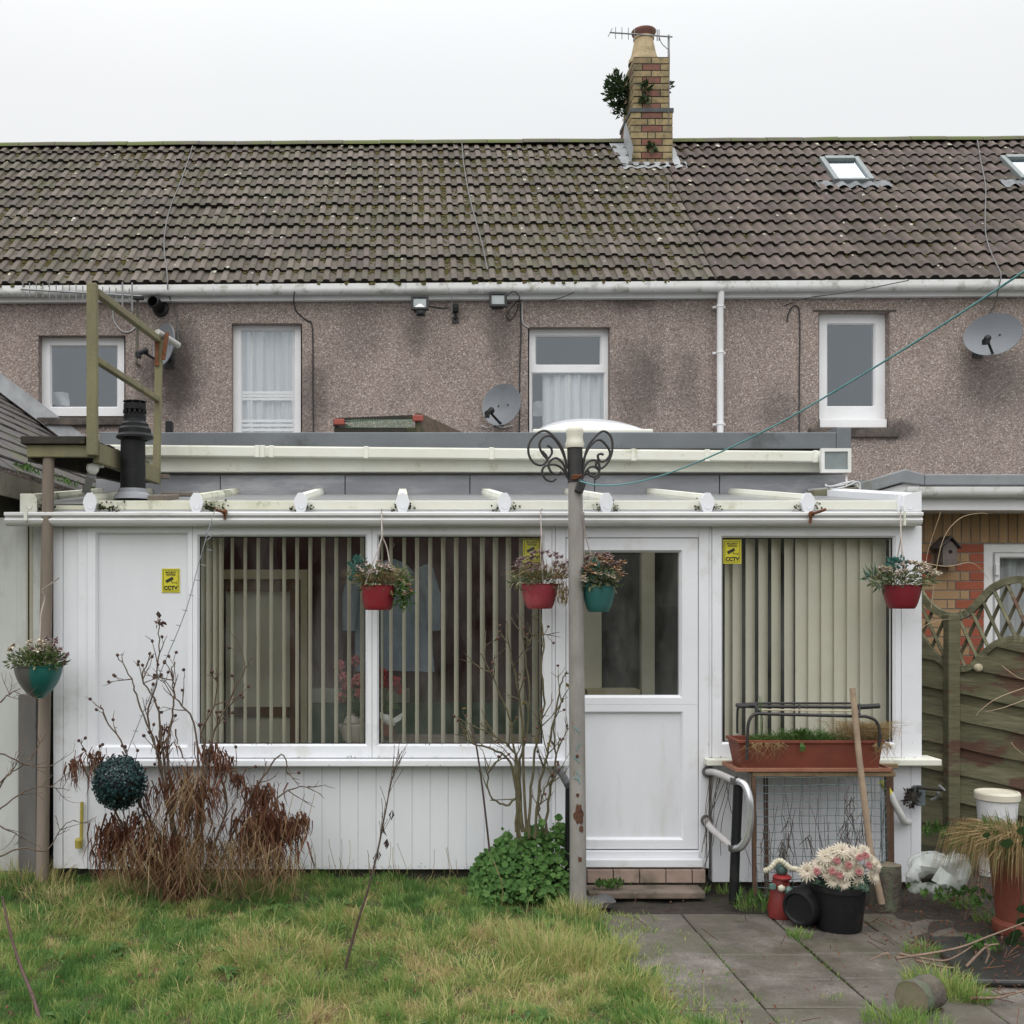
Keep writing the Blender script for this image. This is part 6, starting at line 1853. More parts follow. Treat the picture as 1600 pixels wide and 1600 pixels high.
b = MB(); n, m_ = 60, 50; vv = []
for j in range(m_+1):
    y = 3.0 + (8.4-3.0)*j/m_
    for i in range(n+1):
        x = .85 + 5.5*i/n
        z = -.022 + .006*mnoise.noise(Vector((x*5,y*5,2)))
        if x > 2.45 and y > 5.2: z += min(1,(x-2.45)/.25)*min(1,(y-5.2)/.3)*(.02+.03*mnoise.noise(Vector((x*2.2,y*2.2,8)))+.018*mnoise.noise(Vector((x*7,y*7,8))))
        if y > 6.5: z += .015*mnoise.noise(Vector((x*6,y*6,3)))
        vv.append((x,y,z))
b.add(vv, [(j*(n+1)+i,j*(n+1)+i+1,(j+1)*(n+1)+i+1,(j+1)*(n+1)+i) for j in range(m_) for i in range(n)])
setting(b.build('bare_soil', SOIL, smooth=80, loc=(2.5,6,0)))
# grass and moss growing along the joints, at the paving's edges and in the soil
specs = []
rr = random.Random(41)
for gx in (1.605, 2.10, 2.595):
    for _ in range(42): specs.append(((gx+rr.gauss(0,.008), rr.uniform(4.4,6.0), -.01), .02, 5, .006, .02, .15, .55, .5))
for _ in range(430):
    y = rr.uniform(4.4,6.4); specs.append(((lawn_edge(y)+abs(rr.gauss(0,.15)), y, -.01), .03, 7, .01, .04, .2, .7, .7))
for (px,py,rd,n,h0,h1) in [(1250,1465,.06,90,.03,.07),(1240,1460,.04,60,.03,.06),(1440,1490,.09,150,.04,.09),(1465,1545,.15,520,.06,.13),(1500,1560,.1,260,.06,.12),(1395,1597,.14,260,.04,.1),(1440,1603,.12,200,.04,.09),(1530,1565,.06,120,.03,.08),(1550,1440,.1,120,.03,.08),(1500,1415,.12,140,.03,.08),(940,1390,.08,140,.03,.08),(1080,1392,.12,180,.02,.06),(1060,1398,.1,120,.02,.05),(1140,1395,.08,100,.03,.07),(985,1400,.06,80,.02,.05),(1180,1420,.12,160,.04,.12),(1520,1490,.06,60,.03,.06),(1300,1560,.05,20,.02,.04),(1150,1575,.05,20,.02,.04)]:
    straw = .75 if py in (1545,1560) else .55
    specs.append((gp(px,py,.0), rd, n, h0, h1, .15, straw, .6))
go3 = blades('paving_weeds', *tuft_arrays(specs, 9), (1.8,5.6,0))
tag(go3, 'grass tufts growing in the paving joints and bare soil', 'grass', kind='stuff')
# litter of dead leaves and bits on soil and paving
b = MB(); r = random.Random(5)
for _ in range(1500):
    x, y = r.uniform(2.45,4.2), r.uniform(4.9,7.4)
    if r.random() < .06: x, y = r.uniform(1.1,2.6), r.uniform(4.5,6.8)
    if r.random() < .3: b.tube([(x,y,.02),(x+r.uniform(-.1,.1),y+r.uniform(-.1,.1),.045+r.uniform(0,.03))], .002, 3)
    else: b.leaf((x,y,r.uniform(.005,.05)), (r.uniform(-1,1),r.uniform(-1,1),r.uniform(-.2,.4)), (0,0,1), r.uniform(.012,.04), r.uniform(.006,.018), .6)
tag(b.build('leaf_litter', DEADBROWN, loc=(2.8,6,0)), 'dead leaves and twigs littering the soil and slabs', 'leaf litter', kind='stuff')

# ================================================================== door step
st = thing('door_step', 'low step of pinkish tiles below the white back door', 'step', (X(1000,6.85), 6.85, 0))
TILE = simple('pink_quarry_tile', (.34,.25,.205), (.25,.18,.15), scale=7, rough=.7, bmp=.1, dirt=(.13,.115,.075), dscale=4, dlo=.48, dhi=.68)
TREAD = simple('dirty_tread', (.21,.16,.13), (.12,.095,.075), scale=5, rough=.85, bmp=.3, dirt=(.05,.05,.025), dscale=3.2, dlo=.46, dhi=.62)
b = MB(); r = random.Random(3)
for x0_ in [916+41*k for k in range(-1,5)]:
    b.box(X(x0_,6.86)+.003, X(min(x0_+41,1101),6.86)-.003, 6.83+r.uniform(0,.003), 6.9, .055, Z(1359.5,6.83))
b.build('riser', TILE, st, bevel=.002)
b = MB(); b.box(X(918,6.7), X(1100,6.7), 6.66, 6.829, .0, .045); b.build('tread', TREAD, st, bevel=.01)
b = MB(); b.box(X(872,6.86), X(1101,6.86), 6.84, 6.98, -.05, Z(1361,6.83)); b.build('base', SOIL, st)

# ================================================================== hanging baskets
def basket(px, rim_y, bot_y, rim_w, bot_w, d, label, potmat, hang, seed, flora, half=None, squash=1.55):
    cz_ = Z(rim_y, d); x = X(px,d); h_ = (bot_y-rim_y)/F*d; R_ = rim_w/F*d/2; r_ = bot_w/F*d/2
    c = Vector((x,d,cz_-h_))
    t_ = thing('hanging_basket', label, 'hanging basket', c, 'hanging baskets')
    b = MB(); pf = [(0,0),(r_*.92,0),(r_,.008)]
    for k in range(1,7):
        u = k/7; pf.append((r_+(R_-r_)*(1-(1-u)**squash), h_*u))
    pf += [(R_,h_*.97),(R_*1.045,h_*.975),(R_*1.05,h_),(R_*.97,h_),(R_*.93,h_*.86),(0,h_*.86)]
    b.lathe(pf, c, 28); b.build('pot', potmat, t_, smooth=35)
    r = random.Random(seed)
    top = Vector((x,d,cz_))
    for (mat_, nm, kind, n, l, w_, off, rad3) in flora:
        if not nm.startswith('trailing') and nm not in ('fern',): n = int(n*1.6); rad3 = (rad3[0]*1.06, rad3[1]*1.1, rad3[2]*1.45)
        b = MB(); cc = top + Vector(off)
        if kind == 'straw':
            for _ in range(n):
                a = r.uniform(0,6.283); q = math.sqrt(r.random()); p0 = cc + Vector((rad3[0]*.7*q*math.cos(a), rad3[1]*.7*q*math.sin(a), -.02))
                v = Vector((math.cos(a)*q*.8, math.sin(a)*q*.8, r.uniform(.2,1.1))).normalized()
                L__ = l*r.uniform(.5,1.3); p1 = p0+v*L__*.6; p2 = p1+(v+Vector((math.cos(a)*.4,math.sin(a)*.4,-.9)))*L__*.45
                sd_ = rvec(r); b.strip([p0,p1,p2], w_, sd_)
        elif kind == 'rosette':
            for _ in range(n):
                v = rvec(r); p = cc + Vector((v.x*rad3[0], v.y*rad3[1], abs(v.z)*rad3[2]))
                for k in range(11):
                    a = k*2.4; tilt = .35+.09*k
                    dd = Vector((math.cos(a)*math.sin(tilt), math.sin(a)*math.sin(tilt)-.35, math.cos(tilt)+v.z*.2)); b.leaf(p, dd, (0,0,1), l*1.25*r.uniform(.7,1.1), w_*1.2, .5)
        else: clump(b, cc, rad3, n, l, w_, r, kind)
        b.build(nm, mat_, t_)
    b = MB()
    for pts in hang: b.tube(smooth_pts([P(*q) for q in pts]), .004, 6)
    b.build('hanger', simple('hanger_plastic', (.42,.36,.33), (.3,.25,.22), rough=.6, bmp=0) if potmat is not None else STEEL, t_)
    return t_
REDPOT = simple('red_plastic_pot', (.25,.016,.028), (.20,.013,.022), scale=5, rough=.38, bmp=.03, dirt=(.20,.03,.03), dscale=6, dlo=.55, dhi=.75)
REDFADE = simple('faded_red_pot', (.31,.04,.058), (.25,.03,.045), scale=5, rough=.5, bmp=.03, dirt=(.45,.13,.14), dscale=5, dlo=.5, dhi=.75)
CRIMSON = simple('crimson_pot', (.20,.012,.024), (.16,.010,.018), scale=5, rough=.42, bmp=.03)
TEALPOT = simple('teal_pot', (.022,.125,.115), (.018,.095,.09), scale=5, rough=.42, bmp=.03, dirt=(.05,.10,.095), dscale=5, dlo=.5, dhi=.75)
GOLD = leafmat('golden_dry_flower', (.46,.34,.22), (.36,.22,.14), (.30,.16,.11), trans=.15)
B1 = 6.66
basket(591, 914, 953, 54, 42, B1, 'red hanging basket with straw, pale dead flowers and trailing leaves at the window mullion', REDPOT,
  [[(597,796,6.76),(596,800,6.77),(597,838,B1)],[(597,838,B1),(590,860,B1-.05),(570,914,B1-.08)],[(597,838,B1),(606,862,B1),(612,914,B1-.05)],[(597,838,B1),(592,870,B1+.06),(590,914,B1+.1)]], 1,
  [(STRAW,'dry_stems','straw',210,.14,.004,(.0,0,.03),(.13,.1,.04)), (SAGE,'foliage','out',260,.035,.014,(.02,-.02,.03),(.16,.1,.06)), (PETAL_PALE,'flowers','rosette',9,.028,.016,(-.02,-.04,.05),(.11,.06,.06)), (TEALLEAF,'teal_leaves','out',70,.03,.018,(-.12,-.04,.10),(.05,.04,.05)),
   (GREEN,'trailing_foliage','rand',260,.03,.014,(.15,-.05,-.05),(.065,.05,.12)), (GOLD,'trailing_flowers','rosette',10,.022,.014,(.14,-.07,-.08),(.06,.04,.12))])
basket(843, 912, 951, 58, 40, B1, 'faded red hanging basket with dead purple-grey flowers under a yellow sign', REDFADE,
  [[(847,796,6.76),(845,800,6.77),(846,838,B1)],[(846,838,B1),(845,870,B1-.04),(849,914,B1-.08)],[(846,838,B1),(848,870,B1+.05),(852,905,B1+.08)]], 2,
  [(PETAL_PURPLE,'flowers','rosette',26,.030,.014,(.02,-.03,.05),(.17,.1,.09)), (SAGE,'foliage','out',200,.045,.010,(-.03,-.02,.02),(.14,.1,.04)), (STRAW,'dry_stems','straw',150,.16,.004,(.05,0,.05),(.15,.1,.05)), (STRAW,'trailing_stems','droop',120,.06,.006,(.13,-.06,-.03),(.05,.05,.07))])
basket(935, 916, 956, 52, 34, 6.44, 'teal hanging basket with brown and pink dead roses, half hidden behind the grey post', TEALPOT,
  [[(912,800,6.36),(914,830,6.4),(925,870,6.42),(950,916,6.44)],[(912,800,6.36),(912,850,6.42),(915,916,6.44)]], 3,
  [(GOLD,'flowers','rosette',12,.036,.022,(.04,-.04,.05),(.13,.06,.07)), (SAGE,'foliage','out',170,.045,.018,(.0,-.02,.04),(.12,.08,.05)), (TEALLEAF,'teal_leaves','out',60,.035,.02,(-.02,-.05,.07),(.08,.05,.05)), (PETAL_PURPLE,'purple_flowers','rosette',12,.026,.012,(.02,-.02,.11),(.10,.05,.05)), (PETAL_CREAM,'pale_flowers','rosette',6,.026,.018,(-.01,-.09,.02),(.10,.03,.03))])
basket(1409, 914, 951, 58, 40, B1, 'crimson hanging basket with cream and pink dead flowers at the conservatory corner', CRIMSON,
  [[(1408,797,6.76),(1407,801,6.77),(1408,840,B1)],[(1408,840,B1),(1411,872,B1-.05),(1417,914,B1-.08)],[(1408,840,B1),(1400,880,B1+.04),(1390,914,B1+.06)]], 4,
  [(PETAL_CREAM,'flowers','rosette',20,.028,.016,(.02,-.04,.04),(.17,.08,.06)), (PETAL_PALE,'pale_flowers','rosette',10,.024,.016,(.0,-.02,.06),(.15,.08,.05)), (SAGE,'foliage','out',260,.045,.012,(-.02,-.02,.03),(.19,.1,.04)), (TEALLEAF,'teal_leaves','out',40,.035,.02,(-.05,-.04,.13),(.05,.03,.02)), (TEALLEAF,'fern','out',70,.06,.006,(-.17,-.02,.04),(.05,.04,.05))])
def twotone():
    m, t, bs = new_mat('two_tone_teal_pot')
    g = nd(t, 'ShaderNodeNewGeometry'); s_ = nd(t, 'ShaderNodeSeparateXYZ'); t.links.new(g.outputs['Position'], s_.inputs[0])
    n = tnoise(t, 6, 4); ad = nd(t, 'ShaderNodeMath', operation='MULTIPLY_ADD'); ad.inputs[1].default_value = .05; t.links.new(n.outputs[0], ad.inputs[0]); t.links.new(s_.outputs['X'], ad.inputs[2])
    mrn = nd(t, 'ShaderNodeMapRange'); xx = X(58,6.6)+.025; mrn.inputs['From Min'].default_value = xx-.012; mrn.inputs['From Max'].default_value = xx+.012; t.links.new(ad.outputs[0], mrn.inputs['Value'])
    col = mixc(t, mrn.outputs[0], (.095,.09,.085), (.012,.115,.10))  # left side grey, right side teal, uneven join
    t.links.new(col, bs.inputs['Base Color']); bs.inputs['Roughness'].default_value = .4
    return m
basket(60, 1039, 1090, 74, 22, 6.6, 'large teal and grey hanging basket tied to the tall wooden pole at the left', twotone(),
  [[(66,925,6.7),(70,935,6.72),(64,960,6.68),(62,1000,6.64),(58,1039,6.6)],[(66,922,6.74),(92,903,6.66)]], 5,
  [(SAGE,'foliage','out',360,.035,.016,(.0,-.03,.03),(.16,.11,.05)), (PETAL_CREAM,'flowers','rosette',8,.035,.020,(-.0,-.07,.07),(.14,.05,.05)), (PETAL_PURPLE,'pink_flowers','rosette',6,.03,.016,(.08,-.05,.05),(.10,.06,.07)), (GREEN,'green_leaves','out',120,.03,.012,(.03,-.07,.03),(.13,.06,.03)), (PETAL_PURPLE,'trailing_flowers','rosette',5,.03,.018,(.15,-.05,-.01),(.035,.03,.05))], squash=2.0)

# ================================================================== bare shrubs
def wob(r, p, d, L, n, k, grav=0):
    pts = [Vector(p)]; d = Vector(d).normalized()
    for i in range(n):
        d = (d + rvec(r)*k + Vector((0,0,grav))).normalized(); pts.append(pts[-1] + d*L/n)
    return pts, d
def grow(mb, r, p, d, L, rad_, lev, kink=.13, up=.06, tips=None, nb=(2,4), spread=.8):
    pts, dd = wob(r, p, d, L, 6, kink, up)
    mb.tube(pts, [rad_*(1-.55*i/6) for i in range(7)], 5 if rad_ > .003 else 4)
    if lev == 0:
        if tips is not None: tips.append((pts[-1], dd))
        return
    for _ in range(r.randint(*nb)):
        i = r.randint(2,6); q = pts[i]; ax = (pts[min(i+1,6)]-pts[i-1]).normalized()
        nd_ = (ax + rvec(r)*spread).normalized()
        grow(mb, r, q, nd_, L*r.uniform(.35,.6), rad_*.6, lev-1, kink*1.1, up, tips, nb, spread)
    if tips is not None: tips.append((pts[-1], dd))
def guided(mb, r, pts_px, rad_, d0, lev=1, n_side=5, tips=None, L=.18, dj=.05, nb=(1,3), up=.04):
    pts = smooth_pts([P(x,y,d0+dj*k) for k,(x,y) in enumerate(pts_px)], 5)
    pts = [p + rvec(r)*.006 for p in pts]
    m = len(pts)
    mb.tube(pts, [rad_*(1-.65*i/(m-1)) for i in range(m)], 6)
    for _ in range(n_side):
        i = r.randint(int(m*.3), m-2); ax = (pts[i+1]-pts[i]).normalized()
        grow(mb, r, pts[i], ax+rvec(r)*.9, L*r.uniform(.5,1.2), rad_*.45, lev, tips=tips, nb=nb, up=up)
    if tips is not None: tips.append((pts[-1], (pts[-1]-pts[-2]).normalized()))

def drape(mb, r, p, n, l, w_, spread):
    for _ in range(n):
        q = Vector(p) + Vector((r.gauss(0,spread), r.gauss(0,spread*.7), r.gauss(0,spread*.6)))
        L__ = l*r.uniform(.6,1.5); s1 = Vector((r.uniform(-.5,.5),r.uniform(-.5,.5),-.8)).normalized(); s2 = Vector((r.uniform(-.35,.35),r.uniform(-.35,.35),-1)).normalized()
        sd_ = Vector((math.cos(r.uniform(0,6)), math.sin(r.uniform(0,6)), 0))
        p1 = q+s1*L__*.4; p2 = p1+s2*L__*.35; p3 = p2+(s2+Vector((r.uniform(-.8,.8),r.uniform(-.4,.4),0)))*L__*.3
        mb.strip([q,p1,p2,p3], w_*r.uniform(.6,1.4), sd_)

sh = thing('dead_shrub', 'bare shrub with drooping dead brown leaves and straw before the blank panel', 'shrub', G(285,1408))
r = random.Random(15); b = MB(); tips = []
ds = 6.45
for pl in [[(292,1400),(270,1290),(247,1180),(232,1120),(245,1060),(249,1010),(247,965)],[(285,1400),(262,1250),(240,1160),(215,1095),(205,1060),(183,1025)],[(290,1400),(262,1200),(268,1130),(273,1085),(268,1050),(275,1035)],
           [(300,1400),(310,1250),(302,1130),(275,1090),(268,1050)],[(310,1395),(322,1220),(330,1160),(345,1120),(375,1060),(392,1030)],[(300,1400),(318,1200),(316,1140),(335,1100),(340,1060)],[(280,1400),(225,1270),(200,1180),(170,1130),(157,1100)],
           [(320,1400),(380,1270),(410,1215),(440,1180),(450,1210)],[(270,1400),(190,1290),(150,1200),(130,1170)],[(330,1400),(400,1300),(440,1240),(485,1228)],[(285,1400),(255,1180),(245,1100),(222,1060),(240,1020)],[(300,1400),(350,1280),(352,1215),(370,1200)],[(280,1400),(245,1300),(215,1250),(220,1215)]]:
    guided(b, r, pl, .0085, ds, 1, 5, tips, L=.15, dj=.01*r.uniform(-1,2))
b.build('stems', TWIG, sh, smooth=60)
b = MB()
for p, d_ in tips:
    if r.random() < .55 and p.z > .8: b.lathe([(0,-.012),(.008,-.006),(.011,0),(.007,.008),(0,.012)], p, 6, axis=d_)
for q in ((247,965),(249,967)): b.leaf(P(q[0],q[1],ds), (0,0,1), (0,1,0), .04, .025)
for _ in range(12): b.leaf(P(249,972,ds)+rvec(r)*.02, rvec(r), rvec(r), .035, .02)
b.build('seed_heads', simple('dark_seed_head', (.05,.028,.022), (.08,.04,.028), rough=.9), sh, smooth=60)
b = MB()
for (px,py,n,sp,l) in [(150,1180,26,.03,.13),(120,1190,20,.025,.12),(180,1192,24,.04,.10),(262,1160,30,.03,.14),(258,1135,16,.02,.12),(335,1180,34,.04,.14),(322,1165,20,.03,.14),(350,1190,26,.03,.12),(285,1205,46,.06,.16),(250,1230,50,.07,.17),(300,1250,60,.07,.17),(325,1225,40,.05,.15),(215,1280,46,.06,.15),(190,1300,60,.05,.17),(170,1290,34,.04,.16),(165,1320,34,.04,.15),(240,1310,60,.06,.17),(280,1310,60,.07,.17),
                   (374,1212,22,.02,.10),(405,1235,60,.045,.15),(415,1275,80,.07,.15),(440,1285,60,.05,.13),(395,1280,60,.06,.15),(470,1278,34,.03,.08),(455,1290,30,.03,.1),(398,1315,46,.05,.15),(420,1320,60,.07,.14),(275,1350,80,.05,.2),(285,1380,60,.04,.15),(250,1340,40,.06,.14),(225,1335,36,.07,.14),(330,1310,44,.06,.15)]:
    drape(b, r, P(px,py,ds+r.uniform(-.12,.12)), int(n*(2.1 if px > 370 or px < 235 else 1.35)), l*.95, .010, sp*1.15)
b.build('dead_leaves', DEADBROWN, sh)
b = MB()
def straws(b, r, px0, px1, py0, py1, n, l, d0=6.35, dspread=.16, wide=.0045):
    for _ in range(n):
        p = P(r.uniform(px0,px1), r.uniform(py0,py1), d0+r.gauss(0,dspread))
        s = Vector((r.gauss(0,.5), r.gauss(0,.45), -1)).normalized(); L__ = l*r.uniform(.4,1.3)
        p1 = p+s*L__*.5; p2 = p1+(s+Vector((r.gauss(0,.3),r.gauss(0,.3),.1)))*L__*.5
        if p2.z < .02: p2.z = .02 + r.uniform(0,.02)
        if p1.z < .02: p1.z = .03
        b.strip([p,p1,p2], wide*r.uniform(.6,1.3), rvec(r))
straws(b, r, 278, 316, 1195, 1330, 230, .34)
for (px,py,n_,sp_) in [(215,1330,120,22),(250,1345,130,20),(300,1330,150,18),(345,1330,130,22),(385,1320,150,22),(420,1335,130,20),(450,1345,70,14),(365,1360,110,25),(290,1370,120,25),(180,1345,70,16),(240,1300,60,16),(400,1290,60,16)]:
    straws(b, r, px-sp_, px+sp_, py-22, py+22, int(n_*1.1), .20)
b.build('straw', leafmat('bleached_straw', (.30,.205,.10), (.17,.10,.055), (.42,.33,.19)), sh)

# green topiary ball
r = random.Random(2); c = P(187,1223,6.32); R_ = .147
TOPI = leafmat('dark_teal_plastic_leaf', (.006,.022,.024), (.012,.038,.038), (.02,.06,.058), rough=.35, trans=0)
tb = thing('topiary_ball', 'dark teal artificial leaf ball hanging among the dead shrub stems', 'topiary ball', c)
b = MB()
for k in range(1700):
    v = rvec(r); p = c+v*R_*r.uniform(.82,1.0); t1 = v.cross(rvec(r)).normalized()
    b.leaf(p, (v*.8+t1*.9), v, .026, .014, .5)
b.build('leaves', TOPI, tb)
b = MB(); b.lathe([(R_*.9*math.sin(a), -R_*.9*math.cos(a)) for a in [k*math.pi/10 for k in range(11)]], c, 18); b.build('core', BLACK_PL, tb, smooth=80)
b = MB()
for _ in range(150):
    v = rvec(r); 
    if v.y < .4: b.leaf(c+v*R_*1.02, v+rvec(r)*.7, v, .014, .009, .2)
b.build('white_specks', leafmat('pale_tip', (.25,.32,.32), (.16,.22,.22), trans=0), tb)
b = MB(); b.tube([P(186,1184,6.32),P(196,1182,6.33)], .003, 4); b.build('hook', STEEL, tb)
# yellow stick and tap low on the wall
b = MB(); b.tube([P(128,1253,6.88),P(127,1315,6.87)], .011, 8); b.lathe([(0,0),(.022,0),(.024,.05),(.018,.06),(0,.06)], P(123,1325,6.87), 12); tag(b.build('yellow_pipe', simple('yellowed_pipe', (.40,.33,.06), (.30,.24,.05), scale=20, rough=.6)), 'short yellow pipe low on the white cladding at the left', 'pipe')
# bare rose
rs = thing('bare_rose_bush', 'leafless thorny rose bush rising from green leaves left of the door', 'shrub', G(830,1400))
r = random.Random(23); b = MB(); tips = []
dr_ = 6.52
for pl in [[(818,1300),(812,1200),(822,1150),(826,1080),(822,1020),(838,985)],[(812,1310),(808,1240),(805,1180),(795,1120),(770,1060),(752,1020)],[(835,1310),(842,1230),(855,1180),(868,1110),(876,1070),(885,1050)],[(852,1305),(858,1240),(868,1190),(866,1130),(880,1090)],[(826,1310),(830,1230),(838,1160),(850,1100),(846,1040),(850,1000),(845,960)],
           [(808,1310),(812,1250),(790,1258),(768,1245),(762,1215),(775,1190)],[(806,1300),(810,1200),(795,1165),(770,1150),(750,1130)],[(848,1300),(842,1270),(848,1240),(862,1210)],[(822,1300),(815,1130),(810,1080),(797,1020),(792,970)],[(815,1300),(800,1200),(770,1170),(735,1160),(720,1135)]]:
    guided(b, r, pl, .0095, dr_, 1, 6, tips, L=.17, dj=.012*r.uniform(-1,1))
b.build('stems', TWIG_G, rs, smooth=60)
b = MB()
for p, d_ in tips:
    if r.random() < .25: b.lathe([(0,-.010),(.008,-.004),(.009,.003),(0,.010)], p, 6, axis=d_)
b.build('rose_hips', simple('rose_hip', (.12,.05,.035), (.08,.035,.025), rough=.7), rs)
b = MB()
for _ in range(16): b.leaf(r.choice(tips)[0], rvec(r), rvec(r), .035, .022)
b.build('last_leaves', leafmat('olive_leaf', (.12,.12,.03), (.16,.10,.03)), rs)
# geranium mound
gm = thing('geranium_mound', 'bright green mound of low round-leaved foliage at the foot of the rose bush', 'plant', G(815,1405))
r = random.Random(8); b = MB()
GER = leafmat('geranium_leaf', (.035,.10,.022), (.075,.165,.036), (.13,.23,.06), trans=.3)
def mound_h(px): 
    return interp([(730,1375),(745,1345),(765,1325),(790,1312),(815,1305),(845,1298),(870,1288),(888,1300),(900,1350)], px)
def gleaf(b, p, nrm, R_):
    """round scalloped leaf: eight-lobed disc"""
    nrm = Vector(nrm).normalized(); u = nrm.orthogonal().normalized(); v = nrm.cross(u); a0 = r.uniform(0,6.28)
    vv = [p - nrm*R_*.15]
    for k in range(10):
        a = a0+2*math.pi*k/10; q = R_*(1 if k % 2 else .82)
        vv.append(p + (u*math.cos(a)+v*math.sin(a))*q + nrm*R_*.1*math.sin(a*3))
    b.add(vv, [(0,1+k,1+(k+1)%10) for k in range(10)])
for _ in range(2000):
    px = r.uniform(733,888); hh = mound_h(px); f_ = r.random()
    hh += 20*mnoise.noise(Vector((px*.045,1,3)))+r.gauss(0,5); py = hh + (1408-hh)*f_**1.2
    # the surface bulges to the viewer lower down
    d = 6.62 - .30*f_*(1-((px-812)/95)**2*.6) + r.uniform(-.03,.10)
    p = P(px,py,d); p.z = max(p.z,.03)
    gleaf(b, p, Vector((r.gauss(0,.5),-.8+r.gauss(0,.4),.8)), r.choice((r.uniform(.006,.014),r.uniform(.012,.026))))
for q in ((873,1276),(846,1286)): 
    b.tube([P(q[0]+2,q[1]+30,6.5),P(q[0],q[1],6.45)], .002, 4)
    for k in range(4): gleaf(b, P(q[0],q[1],6.45)+rvec(r)*.008, Vector((r.gauss(0,.4),-1,.5)), .022)
b.build('leaves', GER, gm)
b = MB(); clump(b, P(812,1375,6.62), (.27,.14,.12), 700, .05, .04, r); b.build('inner_leaves', leafmat('shaded_geranium_leaf', (.02,.055,.015), (.04,.09,.022), trans=.1), gm)
b = MB(); b.tube(smooth_pts([P(771,1345,6.2),P(779,1365,6.18),P(785,1385,6.18),P(784,1415,6.2)]), .003, 4); b.build('dry_stem', STRAW, gm)
# thin stalks
b = MB(); r = random.Random(3); p_ = smooth_pts([P(535,1530,5.3),P(556,1450,5.33),P(575,1390,5.36),P(590,1330,5.4),P(600,1280,5.42),P(612,1220,5.45),P(625,1178,5.5)])
b.tube(p_, [.0085-.0065*i/len(p_) for i in range(len(p_))], 6)
for k in range(26):
    i = r.randint(int(len(p_)*.55), len(p_)-2); pts, _d = wob(r, p_[i], (p_[i+1]-p_[i]).normalized()+rvec(r)*.35, r.uniform(.05,.16), 4, .1); b.tube(pts, .0015, 3)
wd = thing('dead_weed_stalk', 'tall dark dead weed stalk leaning right in the middle of the lawn', 'weed', G(540,1530))
b.build('stalk', simple('dark_stalk', (.045,.032,.024), (.075,.05,.035), scale=20, rough=.9), wd)
b = MB()
for (px,py) in ((599,1290),(605,1310),(613,1265),(590,1328),(587,1333)): 
    for _ in range(3): b.leaf(P(px,py,5.42), (r.uniform(-.3,.3),0,-1), rvec(r), .055, .012, .6)
b.build('withered_leaves', simple('withered', (.04,.028,.026), rough=.9), wd)
b = MB(); p_ = smooth_pts([P(735,1130,6.3),P(745,1170,6.25),P(756,1250,6.22),P(765,1330,6.2)]); b.tube(p_, [.005+.0015*i/len(p_) for i in range(len(p_))], 6)
tag(b.build('thin_cane', simple('dark_cane', (.05,.032,.026), rough=.8)), 'thin dark cane leaning against the sill at the left of the rose bush', 'cane')
b = MB(); p_ = smooth_pts([P(3,1400,4.9),P(15,1455,4.85),P(32,1510,4.8),P(52,1560,4.72),P(70,1625,4.6)]); b.tube(p_, [.0045+.006*i/len(p_) for i in range(len(p_))], 7)
r = random.Random(6)
for k in range(14):
    i = r.randint(1,len(p_)-2); b.tube([p_[i], p_[i]+rvec(r)*.02], .0025, 3)
tag(b.build('bramble_stem', simple('bramble', (.11,.06,.05), (.07,.04,.033), scale=20, rough=.7), smooth=60), 'reddish thorny stem slanting across the lower left corner', 'bramble')
b = MB(); r = random.Random(7)
for pl in [[(-5,1175),(30,1190),(60,1200),(85,1195)],[(-5,1225),(20,1205),(48,1185),(70,1150)],[(-5,1270),(40,1235),(80,1230),(108,1235)],[(-10,1340),(40,1325),(70,1330),(100,1290),(120,1282)],[(-5,1290),(20,1300),(35,1310)],[(-5,1100),(15,1085),(32,1075)],[(-5,1240),(8,1215),(25,1195),(30,1150)]]:
    guided(b, r, pl, .005, 5.9, 1, 4, None, L=.14, dj=.03)
tag(b.build('bare_twigs', TWIG, loc=P(0,1330,5.9)), 'bare thin twigs reaching in from the left edge', 'shrub')
b = MB(); r = random.Random(16)
for k in range(26):
    px = r.choice((r.uniform(440,500), r.uniform(560,720), r.uniform(480,560))); d = 6.7
    p0 = P(px,1365,d); pts,_d = wob(r, p0, (r.uniform(-.3,.3),0,1), r.uniform(.05,.22), 5, .15); b.tube(pts, .0016, 3)
for px in (445,462,478): 
    pts = smooth_pts([P(px-20,1400,6.1),P(px-8,1330,6.1),P(px+6,1270,6.1),P(px+14,1240,6.1)]); b.tube(pts, .0018, 3)
tag(b.build('dry_grass_stems', STRAW, loc=P(560,1370,6.7)), 'dry grass stems standing along the foot of the white cladding', 'grass', kind='stuff')
# ================================================================== things round the door and patio
# handrails
GRIP = simple('white_grip_rail', (.52,.50,.50), (.40,.38,.38), scale=8, rough=.45, bmp=.05, dirt=(.25,.22,.2), dscale=8, dlo=.55, dhi=.75)
CHROME = simple('chromed_rail', (.62,.63,.64), (.50,.51,.52), scale=6, rough=.22, metal=.75, bmp=.02)
hr = thing('handrail', 'looped metal handrail on a black post, right of the back door', 'handrail', P(1148,1405,6.5))
b = MB(); b.tube([P(1146,1412,6.5),P(1149,1330,6.5),P(1154,1215,6.5)], .028, 14); b.build('post', BLACK_PL, hr, smooth=60)
b = MB(); b.tube(smooth_pts([P(1106,1206,6.88),P(1120,1208,6.75),P(1148,1220,6.5)]), .021, 12); b.build('upper_arm', GRIP, hr, smooth=60)
b = MB(); b.tube(smooth_pts([P(1104,1282,6.88),P(1112,1295,6.75),P(1146,1325,6.5)]), .021, 12); b.build('lower_arm', GRIP, hr, smooth=60)
